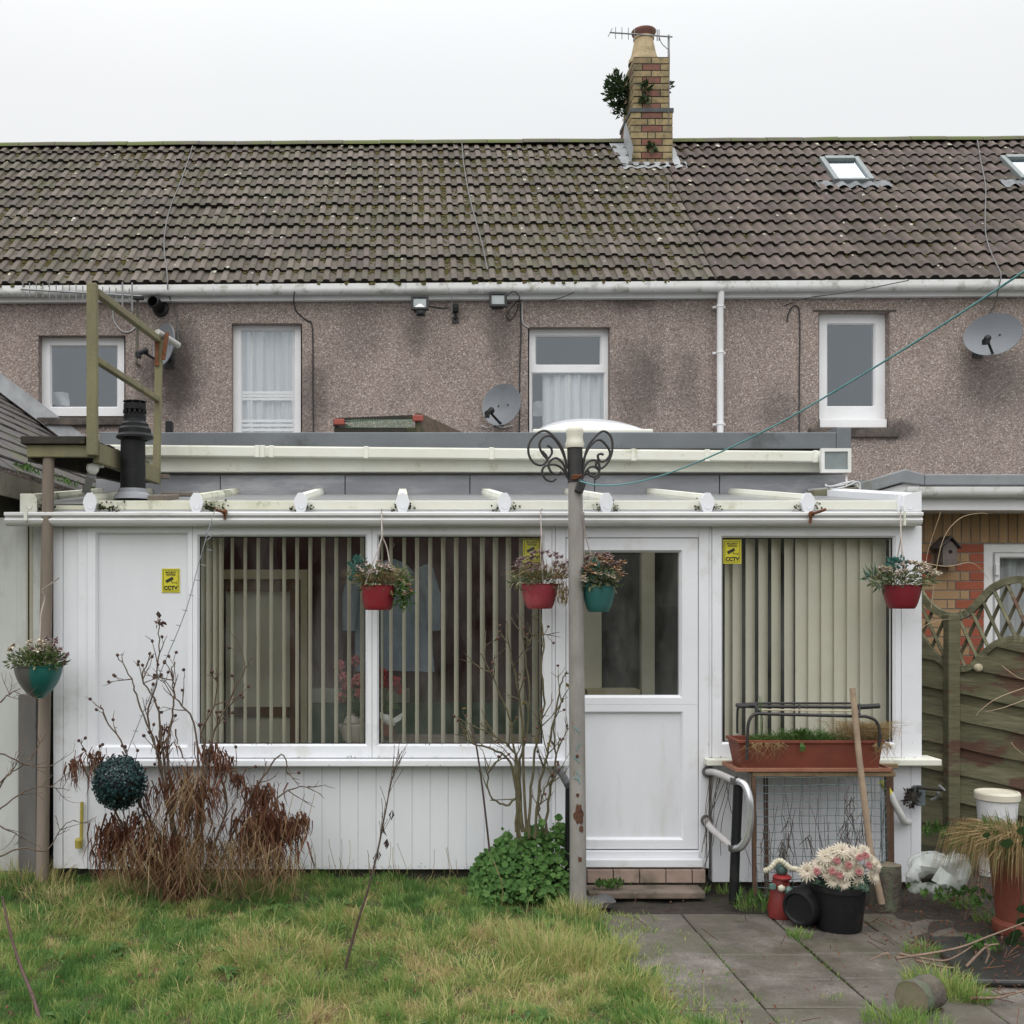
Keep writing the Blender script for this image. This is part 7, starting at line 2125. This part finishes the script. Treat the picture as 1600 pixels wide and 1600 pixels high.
b = MB(); b.tube(smooth_pts([P(1153,1220,6.48),P(1164,1227,6.44),P(1171,1248,6.41),P(1172,1280,6.4),P(1167,1308,6.41),P(1158,1323,6.44),P(1149,1326,6.48)],8), .022, 14); b.build('loop', CHROME, hr, smooth=60)
b = MB()
for q in ((1106,1206),(1104,1282)): b.lathe([(0,-.01),(.035,-.01),(.035,.012),(0,.014)], P(q[0],q[1],6.885), 14, axis=(0,-1,0))
for q in ((1150,1220),(1147,1325)): b.lathe([(.030,-.02),(.034,-.015),(.034,.018),(.030,.02)], P(q[0],q[1],6.5), 14)
b.build('fixing', simple('grey_fixing', (.12,.115,.115), (.08,.075,.075), rough=.6), hr, smooth=40)
hr2 = thing('handrail', 'dark handrail left of the back door, mostly hidden behind the grey post', 'handrail', P(889,1395,6.55))
b = MB(); b.tube([P(888,1402,6.55),P(889,1250,6.55),P(889,1232,6.55)], .022, 12); b.build('post', BLACK_PL, hr2, smooth=60)
b = MB(); b.tube(smooth_pts([P(868,1200,6.88),P(877,1208,6.75),P(888,1228,6.55)]), .022, 12); b.build('upper_arm', simple('dark_grip', (.10,.10,.105), (.07,.07,.075), rough=.5), hr2, smooth=60)
b = MB(); b.tube(smooth_pts([P(872,1285,6.88),P(879,1300,6.75),P(889,1322,6.55)]), .021, 12); b.build('lower_arm', GRIP, hr2, smooth=60)

# netted stand with trough
NETC = simple('green_grey_net', (.10,.15,.16), (.07,.11,.115), rough=.6, bmp=0)
sd_ = thing('netted_stand', 'rustic timber stand draped with wire netting, carrying the long terracotta trough', 'plant stand', P(1280,1400,6.55))
dn, df = 6.50, 6.80
b = MB(); zt_ = Z(1206,dn)
b.box(X(1176,dn), X(1400,dn), dn, dn+.03, zt_-.03, zt_); b.box(X(1180,dn), X(1404,df), df, df+.03, zt_-.03, zt_); b.box(X(1178,dn), X(1205,dn), dn+.03, df, zt_-.025, zt_-.002); b.box(X(1340,dn), X(1365,dn), dn+.03, df, zt_-.025, zt_-.002); b.box(X(1250,dn), X(1275,dn), dn+.03, df, zt_-.025, zt_-.002)
b.build('top', simple('rotten_plank', (.24,.17,.09), (.13,.085,.05), scale=14, rough=.9, bmp=.6, bscale=50, dirt=(.04,.03,.02), dscale=7, dlo=.52, dhi=.68), sd_, bevel=.006)
LEGW = simple('rust_brown_leg', (.115,.062,.035), (.07,.042,.028), scale=14, rough=.9, bmp=.4)
for (px,d,pb_) in ((1177,dn,1398),(1386,6.66,1395),(1196,df,1395),(1392,df,1395)):
    b = MB(); b.beam(P(px+2,pb_,d), Vector((X(px,d),d,zt_-.03)), .022, .022); b.build('leg', LEGW, sd_)
b = MB(); r = random.Random(2)
def nety(u, v): return dn-.006 + .03*mnoise.noise(Vector((u*4,v*4,1)))
x0_, x1_, z0_ = X(1180,dn), X(1375,dn), Z(1398,dn)
nx, nz = 14, 15
def npt(i, j):
    u, v = i/nx, j/nz
    xx = x0_+(x1_-x0_)*u + .012*mnoise.noise(Vector((u*5,v*5,3))) + .012*v
    return Vector((xx, nety(u,v), zt_-.03 - (zt_-.03-z0_)*v + .008*mnoise.noise(Vector((u*4,v*3,8)))))
for i in range(nx+1): b.tube([npt(i,j) for j in range(nz+1)], .0022, 3)
for j in range(nz+1): b.tube([npt(i,j) for i in range(nx+1)], .0022, 3)
# the end turning back to the wall
def npt2(i, j):
    u, v = i/6, j/nz
    return Vector((x1_+ (X(1388,6.72)-x1_)*u+.012*v, dn + (6.72-dn)*u, zt_-.03-(zt_-.03-z0_)*v))
for i in range(7): b.tube([npt2(i,j) for j in range(0,nz+1,3)], .0022, 3)
for j in range(nz+1): b.tube([npt2(i,j) for i in range(0,7,2)], .0022, 3)
b.build('wire_netting', NETC, sd_)
b = MB()
for (px,py0,py1,n,sp) in [(1225,1300,1370,50,.025),(1230,1235,1330,14,.01),(1322,1230,1320,26,.012),(1330,1225,1300,16,.012),(1195,1300,1312,8,.01),(1262,1300,1310,8,.008),(1345,1285,1300,8,.006)]:
    for _ in range(n):
        p = P(px+r.gauss(0,3), r.uniform(py0,py1), 6.5+r.uniform(-.06,.08)); b.strip([p, p+Vector((r.gauss(0,.02),r.gauss(0,.02),-.07)), p+Vector((r.gauss(0,.03),r.gauss(0,.03),-.14))], .006, rvec(r))
for _ in range(26):
    px = r.uniform(1185,1375); pts,_d = wob(r, P(px,1360,6.5), (r.uniform(-.3,.3),0,1), r.uniform(.1,.5), 6, .1); b.tube(pts, .0018, 3)
for _ in range(10):
    px = r.uniform(1108,1140); pts,_d = wob(r, P(px,1210,6.82), (r.uniform(-.3,.3),0,-1), r.uniform(.3,.6), 8, .12); b.tube(pts, .0022, 3)
b.build('dead_stems', simple('dead_stem', (.075,.05,.035), (.045,.03,.022), scale=20, rough=.9), sd_)

tr = thing('planter_trough', 'long red-brown terracotta trough of grass and weeds standing on the netted stand', 'planter', Vector((X(1264,6.6),6.6,zt_)))
b = MB(); xa_, xb_ = X(1160,6.53), X(1374,6.53); zb_, zr_ = zt_+.012, Z(1157,6.51)
ya_, yb_ = 6.54, 6.72; t1 = .025
vo = [(xa_,ya_,zb_),(xb_,ya_,zb_),(xb_,yb_,zb_),(xa_,yb_,zb_)]; vt = [(xa_-t1,ya_-t1,zr_),(xb_+t1*.6,ya_-t1,zr_),(xb_+t1*.6,yb_+t1,zr_),(xa_-t1,yb_+t1,zr_)]
vl = [(x+(-.01 if x < 2.5 else .01), y+(-.01 if y < 6.62 else .01), z) for x,y,z in vt]
vl0 = [(x,y,z-.018) for x,y,z in vl]; vi = [(x+(.012 if x < 2.5 else -.012), y+(.012 if y < 6.62 else -.012), z) for x,y,z in vt]; vd = [(x,y,z-.03) for x,y,z in vi]
vtl = [(x,y,z-.018) for x,y,z in vt]
rings = [vo, vtl, vl0, vl, vi, vd]
allv = [p for q in rings for p in q]; fs = [(3,2,1,0)]
for k in range(5):
    for i in range(4): j = (i+1)%4; fs.append((k*4+i,k*4+j,k*4+4+j,k*4+4+i))
fs.append((20,21,22,23)); b.add(allv, fs); b.build('trough', TERRA, tr, bevel=.004)
b = MB(); b.box(xa_-.045, xb_+.05, ya_-.045, yb_+.03, zt_+.001, zt_+.011); 
for (a_,c_,e_,f_) in ((xa_-.05,xb_+.055,ya_-.052,ya_-.042),(xa_-.05,xb_+.055,yb_+.03,yb_+.04),(xa_-.055,xa_-.045,ya_-.05,yb_+.04),(xb_+.05,xb_+.06,ya_-.05,yb_+.04)): b.box(a_,c_,e_,f_,zt_+.001,zt_+.024)
b.build('tray', simple('faded_tray', (.30,.14,.085), (.22,.09,.05), scale=9, rough=.7), tr, bevel=.003)
r = random.Random(9); b1, b2, b3 = MB(), MB(), MB()
for _ in range(1000):
    px = r.uniform(1172,1335); p = P(px,1158,r.uniform(6.52,6.72)); a = r.uniform(0,6.28); L__ = r.uniform(.03,.10)*(1.2 if 1210 < px < 1300 else .8)
    v = Vector((math.cos(a)*.7,math.sin(a)*.7-.2,1)).normalized(); b1.strip([p,p+v*L__*.6,p+v*L__+Vector((math.cos(a)*.02,math.sin(a)*.02,-.015))], .005, rvec(r))
for _ in range(5): p = P(r.uniform(1183,1195),1158,6.6); b1.strip([p,p+Vector((r.uniform(-.01,.01),0,.13)),p+Vector((r.uniform(-.02,.02),0,.27))], .006, (1,0,0))
for _ in range(30): b3.leaf(P(1253+r.gauss(0,4),1150,6.54), (r.uniform(-.6,.6),-.4,r.uniform(.2,1)), rvec(r), .06, .018)
for _ in range(9): b3.leaf(P(1252+r.gauss(0,2),1160,6.495), (r.uniform(-.3,.3),-.25,-1), (0,-1,0), .055, .022)
for _ in range(1200):
    px = 1348+r.gauss(0,19); p = P(px,1156,r.uniform(6.52,6.7)); a = r.uniform(0,6.28); v = Vector((math.cos(a)*.5,math.sin(a)*.5,r.uniform(.5,1.2))).normalized(); L__ = r.uniform(.06,.21)
    b2.strip([p,p+v*L__*.6,p+v*L__*.8+Vector((math.cos(a)*.06,math.sin(a)*.05-.02,-.02))], .003, rvec(r))
for _ in range(160):
    px = r.choice((r.uniform(1165,1225), r.uniform(1368,1390))); p = P(px,1160,6.495); b2.strip([p,p+Vector((r.gauss(0,.03),-.02,-.02)),p+Vector((r.gauss(0,.06),-.03,-.10*r.random()-.03))], .003, rvec(r))
b1.build('grass', GREEN, tr); b2.build('dry_grass', STRAW, tr); b3.build('weed', GREEN, tr)

rk = thing('metal_rack', 'black tubular rack standing over the terracotta trough', 'rack', P(1270,1160,6.5))
b = MB()
b.tube(smooth_pts([P(1152,1146,6.68),P(1152,1120,6.68),P(1154,1104,6.68),P(1165,1100,6.69),P(1200,1099,6.70),P(1330,1099,6.70)],4), .0075, 7)
b.tube([P(1153,1104,6.62),P(1200,1104,6.68),P(1330,1105,6.68),P(1372,1103,6.68)], .010, 7)
b.tube([P(1153,1103,6.67),P(1180,1103,6.62),P(1187,1112,6.52)], .009, 7)
b.tube(smooth_pts([P(1167,1188,6.48),P(1168,1150,6.48),P(1170,1128,6.48),P(1180,1116,6.48),P(1210,1116,6.48),P(1335,1119,6.48),P(1355,1120,6.48),P(1369,1127,6.48),P(1375,1145,6.48),P(1373,1168,6.48)],4), .0095, 8)
b.tube([P(1340,1105,6.68),P(1374,1103,6.68)], .016, 7); b.tube([P(1150,1102,6.67),P(1182,1102,6.67)], .013, 7)
for px in (1249,1343): b.tube([P(px,1100,6.70),P(px,1116,6.48)], .006, 6)
b.build('frame', BLACK_METAL, rk, smooth=60)
b = MB(); b.tube([P(1190,1109,6.54),P(1335,1111,6.54)], .005, 6); b.build('bamboo', PALEW, rk)
b = MB(); b.tube([P(1332,1075,6.44),P(1342,1180,6.42),P(1360,1330,6.40),P(1378,1412,6.38)], [.017,.0175,.0185,.019], 12)
tag(b.build('broom_handle', simple('bleached_handle', (.36,.27,.19), (.25,.18,.125), scale=12, rough=.8, bmp=.2, dirt=(.14,.12,.06), dscale=5, dlo=.58, dhi=.75), smooth=60), 'weathered wooden broom handle leaning against the terracotta trough', 'handle')

# tap and downpipe remains
tp = thing('garden_tap', 'dark muddy tap box with a hose fitting on the white corner post', 'tap', P(1432,1255,6.88))
b = MB(); b.obox(P(1436,1243,6.86), (.055,.06,.12)); b.build('plate', simple('blue_grey_plate', (.13,.16,.17), (.10,.12,.13), rough=.6), tp, bevel=.006)
b = MB(); r = random.Random(3); b.tube(smooth_pts([P(1432,1230,6.8),P(1450,1232,6.78),P(1474,1234,6.74)]), .011, 8)
b.lathe([(0,-.03),(.03,-.026),(.033,.0),(.026,.03),(0,.034)], P(1424,1244,6.8), 10); clump(b, P(1424,1246,6.8), (.045,.04,.06), 90, .03, .02, r); b.build('lagging', DARK_WOOD, tp)
b = MB(); b.tube([P(1467,1227,6.70),P(1476,1235,6.70)], .007, 6); b.tube(smooth_pts([P(1455,1250,6.8),P(1464,1245,6.78),P(1466,1238,6.76)]), .009, 6); b.build('lever', STEEL, tp)
pp = thing('waste_pipe', 'bent white waste pipe with a yellow neck on the white cladding', 'pipe', P(1410,1270,6.86))
b = MB(); b.tube(smooth_pts([P(1390,1238,6.8),P(1398,1256,6.8),P(1407,1272,6.81),P(1413,1283,6.84),P(1420,1284,6.9)]), [.022]*25, 12); b.build('pipe', simple('white_waste_pipe', (.66,.66,.64), (.55,.55,.52), rough=.5), pp, smooth=60)
b = MB(); b.tube([P(1377,1222,6.79),P(1384,1230,6.8),P(1389,1240,6.8)], [.017,.022,.024], 12); b.build('neck', YEL, pp, smooth=60)

# bucket
bk = thing('bucket', 'white lidded plastic bucket in front of the fence', 'bucket', P(1559,1300,7.25))
d = 7.25; c = Vector((X(1558,d), d, 0)); zq = lambda y: Z(y,d)
b = MB(); b.lathe([(0,-.02),(.105,-.02),(.112,zq(1290)),(.125,zq(1250)),(.125,zq(1247))], c, 28); b.build('body', simple('dirty_bucket', (.66,.66,.67), (.58,.58,.58), scale=6, rough=.5, bmp=.03, dirt=(.40,.39,.36), dscale=7, dlo=.58, dhi=.72), bk, smooth=50)
b = MB(); b.lathe([(.130,zq(1249)),(.137,zq(1248)),(.138,zq(1239)),(.132,zq(1236.5)),(.118,zq(1236)),(.116,zq(1238)),(0,zq(1238.5))], c, 28); b.build('lid', simple('cream_lid', (.66,.62,.50), (.58,.54,.44), scale=6, rough=.5, bmp=.03), bk, smooth=30)

# big terracotta pot with shaggy dry grass and ivy
tpot = thing('terracotta_pot', 'tall terracotta pot overflowing with shaggy dry grass at the right edge', 'plant pot', P(1592,1450,5.9))
d = 5.95; c = Vector((X(1597,d), d, 0)); zq = lambda y: Z(y,d)
b = MB(); b.lathe([(0,.01),(.135,.01),(.145,.03),(.145,.07),(.125,.09),(.155,zq(1360)),(.165,zq(1330)),(.175,zq(1328)),(.175,zq(1318)),(0,zq(1320))], c, 30); b.build('pot', TERRA, tpot, smooth=40)
r = random.Random(13); b = MB(); b2 = MB()
for _ in range(4200):
    a = r.uniform(0,6.28); q = math.sqrt(r.random()); p = c + Vector((.16*q*math.cos(a), .15*q*math.sin(a), zq(1322)))
    v = Vector((math.cos(a)*(.5+q*.5), math.sin(a)*(.5+q*.5), r.uniform(.1,.8))).normalized(); L__ = r.uniform(.14,.36)
    p1 = p+v*L__*.45; p2 = p1+(v*.8+Vector((0,0,-.5)))*L__*.35; p3 = p2+Vector((math.cos(a)*.25,math.sin(a)*.25,-1))*L__*r.uniform(.2,.6)
    (b if r.random() < .86 else b2).strip([p,p1,p2,p3], .0045, rvec(r))
b.build('dry_grass', STRAW, tpot)
for _ in range(160):
    a = r.uniform(0,6.28); p = c+Vector((.15*math.cos(a),.15*math.sin(a),zq(1312)+r.uniform(0,.05))); v = Vector((math.cos(a)*.5,math.sin(a)*.5,1)).normalized(); b2.strip([p,p+v*.05,p+v*.10], .005, rvec(r))
b2.build('green_grass', GREEN, tpot)
b = MB(); r = random.Random(3)
for (px,py) in ((1574,1318),(1600,1298),(1542,1305),(1606,1318),(1580,1470),(1592,1478),(1570,1485),(1600,1440),(1600,1420),(1588,1460)):
    p = P(px,py,5.68); nrm = Vector((r.uniform(-.4,.4),-1,r.uniform(0,.5))); u = nrm.orthogonal().normalized(); v = nrm.cross(u).normalized()
    R_ = .036; vv = [p]; 
    for k in range(10):
        a = 2*math.pi*k/10; q = R_*(1.0,.72,.95,.7,.9,1.15,.9,.7,.95,.72)[k]; vv.append(p+(Vector((1,0,0))*math.cos(a)+Vector((0,-.3,1)).normalized()*math.sin(a))*q*(1 if px != 1542 else .6))
    b.add(vv, [(0,1+k,1+(k+1)%10) for k in range(10)])
b.tube(smooth_pts([P(1600,1300,5.7),P(1596,1400,5.68),P(1580,1475,5.66)]), .003, 4)
b.build('ivy', DKGREEN, tpot)

# log stump, clear bag, pots of flowers, elbow, gnome, log, tray
BARK = simple('mossy_bark', (.115,.10,.075), (.055,.045,.035), scale=16, rough=.95, bmp=.9, bscale=30, bdist=.015, dirt=(.10,.14,.085), dscale=7, dlo=.5, dhi=.66, streak=(1,1,.3))
CUT = simple('cut_wood', (.19,.16,.11), (.12,.10,.065), scale=12, rough=.9, bmp=.4, dirt=(.09,.11,.04), dscale=6, dlo=.5, dhi=.7)
def log(name, c0, c1, R_, label, seed):
    t_ = thing(name, label, 'log', c0); r = random.Random(seed); n = 26; c0, c1 = Vector(c0), Vector(c1); ax = (c1-c0).normalized(); u = ax.orthogonal().normalized(); v = ax.cross(u)
    b = MB(); vv = []; m = 5
    for j in range(m+1):
        for k in range(n):
            a = 2*math.pi*k/n; q = R_*(1+.09*mnoise.noise(Vector((math.cos(a)*2,math.sin(a)*2,j*.25+seed)))+.03*mnoise.noise(Vector((math.cos(a)*7,math.sin(a)*7,j*.5+seed)))); vv.append(c0.lerp(c1,j/m)+(u*math.cos(a)+v*math.sin(a))*q)
    b.add(vv, [(j*n+k,j*n+(k+1)%n,(j+1)*n+(k+1)%n,(j+1)*n+k) for j in range(m) for k in range(n)]); b.build('bark', BARK, t_, smooth=60)
    b = MB(); b.add([vv[k]+ax*.002 for k in range(n)], [tuple(range(n-1,-1,-1))]); b.build('cut_face', CUT, t_)
    b = MB(); b.add([vv[m*n+k] for k in range(n)], [tuple(range(n))]); b.build('cut_face', CUT, t_)
p = G(1397,1428); log('log_stump', Vector((p.x,p.y+.12,-.02)), Vector((p.x+.005,p.y+.13,Z(1350,p.y+.13))), .088, 'upright mossy log stump between the flower pot and the clear plastic bag', 3)
p = G(1430,1595); log('short_log', Vector((p.x+.005,p.y+.05,.075)), Vector((p.x+.14,p.y+.16,.07)), .074, 'short mossy log lying on the slabs at the bottom right', 5)
BAG = None
m, t, bs = new_mat('clear_plastic_bag')
bs.inputs['Base Color'].default_value = (.68,.72,.68,1); bs.inputs['Roughness'].default_value = .22; bs.inputs['Alpha'].default_value = .42
BAG = m
r = random.Random(4); bg_ = thing('plastic_bag', 'crumpled clear plastic bag with something dark inside, by the log stump', 'bag', G(1462,1400))
b = MB(); c = P(1462,1362,6.45); n, m_ = 44, 28; vv = []
for j in range(m_+1):
    th = math.pi*j/m_
    for k in range(n):
        a = 2*math.pi*k/n; v = Vector((math.sin(th)*math.cos(a)*.15, math.sin(th)*math.sin(a)*.11, math.cos(th)*.125)); q = 1+.5*mnoise.noise(v*11+Vector((3,1,2)))+.16*abs(mnoise.noise(v*34)); p = c+v*q; p.z = max(p.z,.015); p.x += .05*math.cos(th); vv.append(p)
b.add(vv, [(j*n+k,j*n+(k+1)%n,(j+1)*n+(k+1)%n,(j+1)*n+k) for j in range(m_) for k in range(n)]); b.build('bag', BAG, bg_, smooth=28)
b = MB(); b.strip(smooth_pts([P(1462,1364,6.34),P(1474,1372,6.3),P(1486,1376,6.28),P(1500,1390,6.28)],4), .13, (.45,.15,.6)); b.strip(smooth_pts([P(1478,1345,6.5),P(1488,1330,6.52),P(1496,1318,6.5),P(1514,1298,6.55)],4), .12, (.7,.1,.45)); b.build('loose_flap', BAG, bg_)
b = MB(); b.tube(smooth_pts([P(1438,1372,6.40),P(1450,1369,6.38),P(1465,1374,6.38)]), [.028,.03,.03,.03,.03,.032,.03,.03,.03,.03,.03,.03,.02][:13], 10); b.build('contents', DARK_WOOD, bg_, smooth=60)

def flowerhead(b, p, R_, r, n=16, face=(0,-1,.5)):
    f_ = Vector(face).normalized(); u = f_.orthogonal().normalized(); v = f_.cross(u)
    for lay in range(3):
        for k in range(n):
            a = 2*math.pi*(k+lay*.4)/n; d_ = (u*math.cos(a)+v*math.sin(a)) + f_*(.15+.55*lay); b.leaf(p, d_, f_, R_*(1-.22*lay)*r.uniform(.85,1.1), R_*.30, .3)
fp = thing('flower_pot', 'black plastic pot of faded cream and pink artificial flowers on the slabs', 'flower pot', G(1325,1465))
p0 = G(1325,1462); c = Vector((p0.x, p0.y+.12, 0)); dq = c.y
b = MB(); b.lathe([(0,-.01),(.112,-.01),(.115,.0),(.140,Z(1383,dq)-.02),(.148,Z(1383,dq)-.02),(.148,Z(1380,dq)),(.135,Z(1380,dq)),(.12,Z(1380,dq)-.04),(0,Z(1380,dq)-.04)], c, 26); b.build('pot', BLACK_PL, fp, smooth=40)
r = random.Random(17); b, b2, b3 = MB(), MB(), MB()
for (px,py,R_) in [(1262,1362,.062),(1290,1340,.06),(1315,1330,.06),(1335,1335,.055),(1340,1360,.05),(1305,1352,.055),(1322,1362,.06),(1292,1365,.045),(1360,1345,.05),(1363,1368,.055),(1302,1376,.05),(1340,1380,.045),(1280,1352,.05),(1327,1345,.05),(1350,1330,.045),(1300,1335,.055),(1368,1352,.045),(1318,1380,.045)]:
    flowerhead(b, P(px,py,dq-.13+abs(px-1318)*.0009), R_, r, 17, ((px-1318)*.012,-1,.45+(1360-py)*.01))
for (px,py) in [(1343,1340),(1352,1337),(1326,1352),(1308,1345),(1276,1362),(1342,1363),(1300,1362),(1357,1352),(1312,1368)]:
    flowerhead(b2, P(px,py,dq-.155), .027, r, 12, (0,-1,.4))
clump(b3, c+Vector((0,0,Z(1368,dq))), (.17,.13,.07), 220, .05, .03, r)
for (px,py) in ((1345,1385),(1352,1388),(1310,1384)): flowerhead(b3, P(px,py,dq-.13), .03, r, 8)
b.build('flowers', PETAL_CREAM, fp); b2.build('pink_flowers', leafmat('dusty_pink_petal', (.42,.17,.17), (.35,.12,.13), (.5,.26,.24)), fp); b3.build('foliage', leafmat('grey_green_leaf', (.10,.16,.11), (.05,.09,.06)), fp)
el = thing('tipped_pot', 'black plastic pot lying on its side, left of the faded flower pot', 'flower pot', G(1262,1445))
p0 = G(1262,1462); b = MB(); b.lathe([(.0,.012),(.075,.012),(.082,0),(.094,.004),(.100,.02),(.115,.20),(.121,.205),(.121,.22),(.108,.22),(.09,.04),(0,.04)], Vector((p0.x-.01,p0.y+.12,.112)), 26, axis=Vector((.75,.66,.03))); b.build('tub', BLACK_PL, el, smooth=40)
# garden gnome-like ornament with a ribbed cream roll over its head
gn = thing('garden_ornament', 'small red and green garden ornament with a cream ribbed roll over its top', 'ornament', P(1218,1400,6.3))
d = 6.3; b = MB(); c = Vector((X(1220,d),d,0))
b.lathe([(0,.0),(.062,.0),(.068,.05),(.058,.11),(.04,Z(1372,d)),(0,Z(1370,d))], c, 18, sx=1.1); b.build('coat', simple('red_glaze', (.20,.025,.022), (.13,.02,.018), scale=14, rough=.4), gn, smooth=50)
b = MB(); b.lathe([(0,-.034),(.025,-.026),(.036,0),(.03,.024),(0,.036)], P(1221,1358,d-.01), 16); b.lathe([(0,-.02),(.02,-.012),(.02,.012),(0,.02)], P(1207,1385,d-.05), 12); b.lathe([(0,-.03),(.025,-.012),(.025,.012),(0,.03)], P(1232,1392,d-.05), 12); b.build('green_parts', simple('green_glaze', (.10,.17,.15), (.06,.11,.09), scale=14, rough=.4), gn, smooth=60)
b = MB(); b.lathe([(.0,-.012),(.05,-.01),(.054,0),(.04,.012),(0,.014)], P(1222,1370,d-.01), 18); b.build('scarf', simple('bright_red_glaze', (.32,.03,.03), (.25,.025,.025), rough=.4), gn, smooth=50)
b = MB(); pts = smooth_pts([P(1194,1361,d-.04),P(1203,1357,d-.05),P(1212,1347,d-.05),P(1220,1345,d-.05),P(1229,1352,d-.05),P(1236,1357,d-.05),P(1245,1358,d-.04)],8)
b.tube(pts, [.015+.0035*math.sin(i*2.1) for i in range(len(pts))], 12); b.lathe([(0,-.022),(.02,-.01),(.02,.01),(0,.022)], P(1221,1388,d-.06), 12); b.build('ribbed_roll', simple('cream_glaze', (.55,.52,.40), (.45,.42,.32), scale=14, rough=.5), gn, smooth=70)
# dark tray with branches at the right
b = MB(); z_ = .03; q0, q1 = G(1470,1505), G(1700,1535)
b.prism([(G(1452,1472).x,5.84,.004),(G(1500,1540).x,5.17,.004),(G(1500,1540).x+1.4,5.1,.004),(G(1452,1472).x+1.4,5.84,.004)][::-1], (0,0,.03))
tag(b.build('rubber_mat', simple('wet_black_mat', (.014,.014,.015), (.03,.03,.028), scale=6, rough=.35, bmp=.2, bscale=30), bevel=.012), 'wet black mat on the ground below the big terracotta pot', 'mat')
r = random.Random(14)
BRANCH = simple('pale_branch', (.24,.17,.12), (.15,.10,.075), scale=20, rough=.85)
BL = ['longest pale fallen branch, rising to the terracotta pot from the paving', 'curved pale branch under the longest one on the black mat', 'short forked pale branch on the black mat', 'thin pale twig lying low along the front of the mat', 'small twig at the paving end of the longest branch', 'pale stick lying on the slabs at the right edge below the mat', 'tiny hooked twig beside the forked branch']
for pl, lab_ in zip([[(1400,1497),(1450,1490),(1500,1480),(1545,1463),(1605,1440)],[(1405,1490),(1440,1497),(1480,1500),(1520,1478)],[(1510,1510),(1540,1480),(1560,1475)],[(1430,1500),(1470,1510),(1510,1515)],[(1390,1498),(1385,1490),(1360,1500)],[(1520,1580),(1560,1560),(1610,1545)],[(1540,1475),(1545,1490),(1540,1505)]], BL):
    b = MB(); pts = smooth_pts([P(x,y,5.35 if y < 1530 else 4.95) for x,y in pl]); pts = [Vector((p.x,p.y,max(p.z,.03))) for p in pts]
    b.tube(pts, [.008-.005*i/len(pts) for i in range(len(pts))], 5)
    tag(b.build('fallen_branch', BRANCH), lab_, 'branch', 'fallen branches by the black mat')
b = MB(); r = random.Random(15)
for pl in [[(1600,1075),(1560,1090),(1535,1107),(1525,1118)],[(1610,1090),(1570,1105),(1540,1112)],[(1437,985),(1450,975),(1470,969),(1486,967)],[(1455,950),(1462,895),(1475,840),(1500,810),(1530,802),(1543,803)],[(1445,880),(1480,885),(1520,880),(1545,905)],[(1450,905),(1448,870),(1470,800)],[(1565,1040),(1590,1058),(1610,1064)],[(1580,1160),(1590,1172),(1610,1185)]]:
    pts = smooth_pts([P(x,y,6.9) for x,y in pl]); b.tube(pts, [.0032-.002*i/len(pts) for i in range(len(pts))], 4)
tag(b.build('dry_tendrils', simple('pale_tendril', (.38,.29,.18), (.28,.2,.13), rough=.8), loc=P(1550,1200,6.9)), 'thin pale dry tendrils arching in front of the lattice fence', 'plant')
b = MB(); p = G(932,1418); vv = []; n = 10
for lvl,(q,z) in enumerate(((.11,.0),(.12,.03),(.07,.055))):
    for k in range(n): a = 2*math.pi*k/n; vv.append((p.x+q*math.cos(a)*(1+.15*math.sin(k*2.3)), p.y+.03+q*.7*math.sin(a), z+.012*math.sin(k*1.7)))
b.add(vv, [(j*n+k,j*n+(k+1)%n,(j+1)*n+(k+1)%n,(j+1)*n+k) for j in range(2) for k in range(n)]+[tuple(2*n+k for k in range(n))])
tag(b.build('grey_stone', simple('dark_stone', (.11,.105,.11), (.07,.068,.07), scale=9, rough=.8, bmp=.4), smooth=60), 'dark flat stone at the foot of the grey washing line post', 'stone')
b = MB(); r = random.Random(26)
clump(b, P(1490,1400,6.3), (.25,.25,.02), 90, .05, .03, r, 'up'); clump(b, P(1540,1480,5.6), (.12,.1,.02), 40, .05, .03, r, 'up'); clump(b, P(1185,1415,6.4), (.15,.1,.02), 70, .09, .012, r, 'up'); clump(b, P(955,1385,6.7), (.12,.05,.02), 90, .04, .022, r, 'up'); clump(b, P(1450,1300,7.4), (.2,.2,.03), 90, .05, .02, r, 'up')
for p in []: pass
tag(b.build('ground_weeds', GREEN, loc=(2.6,6.4,0)), 'small leafy weeds sprouting from the bare soil', 'weeds', kind='stuff')
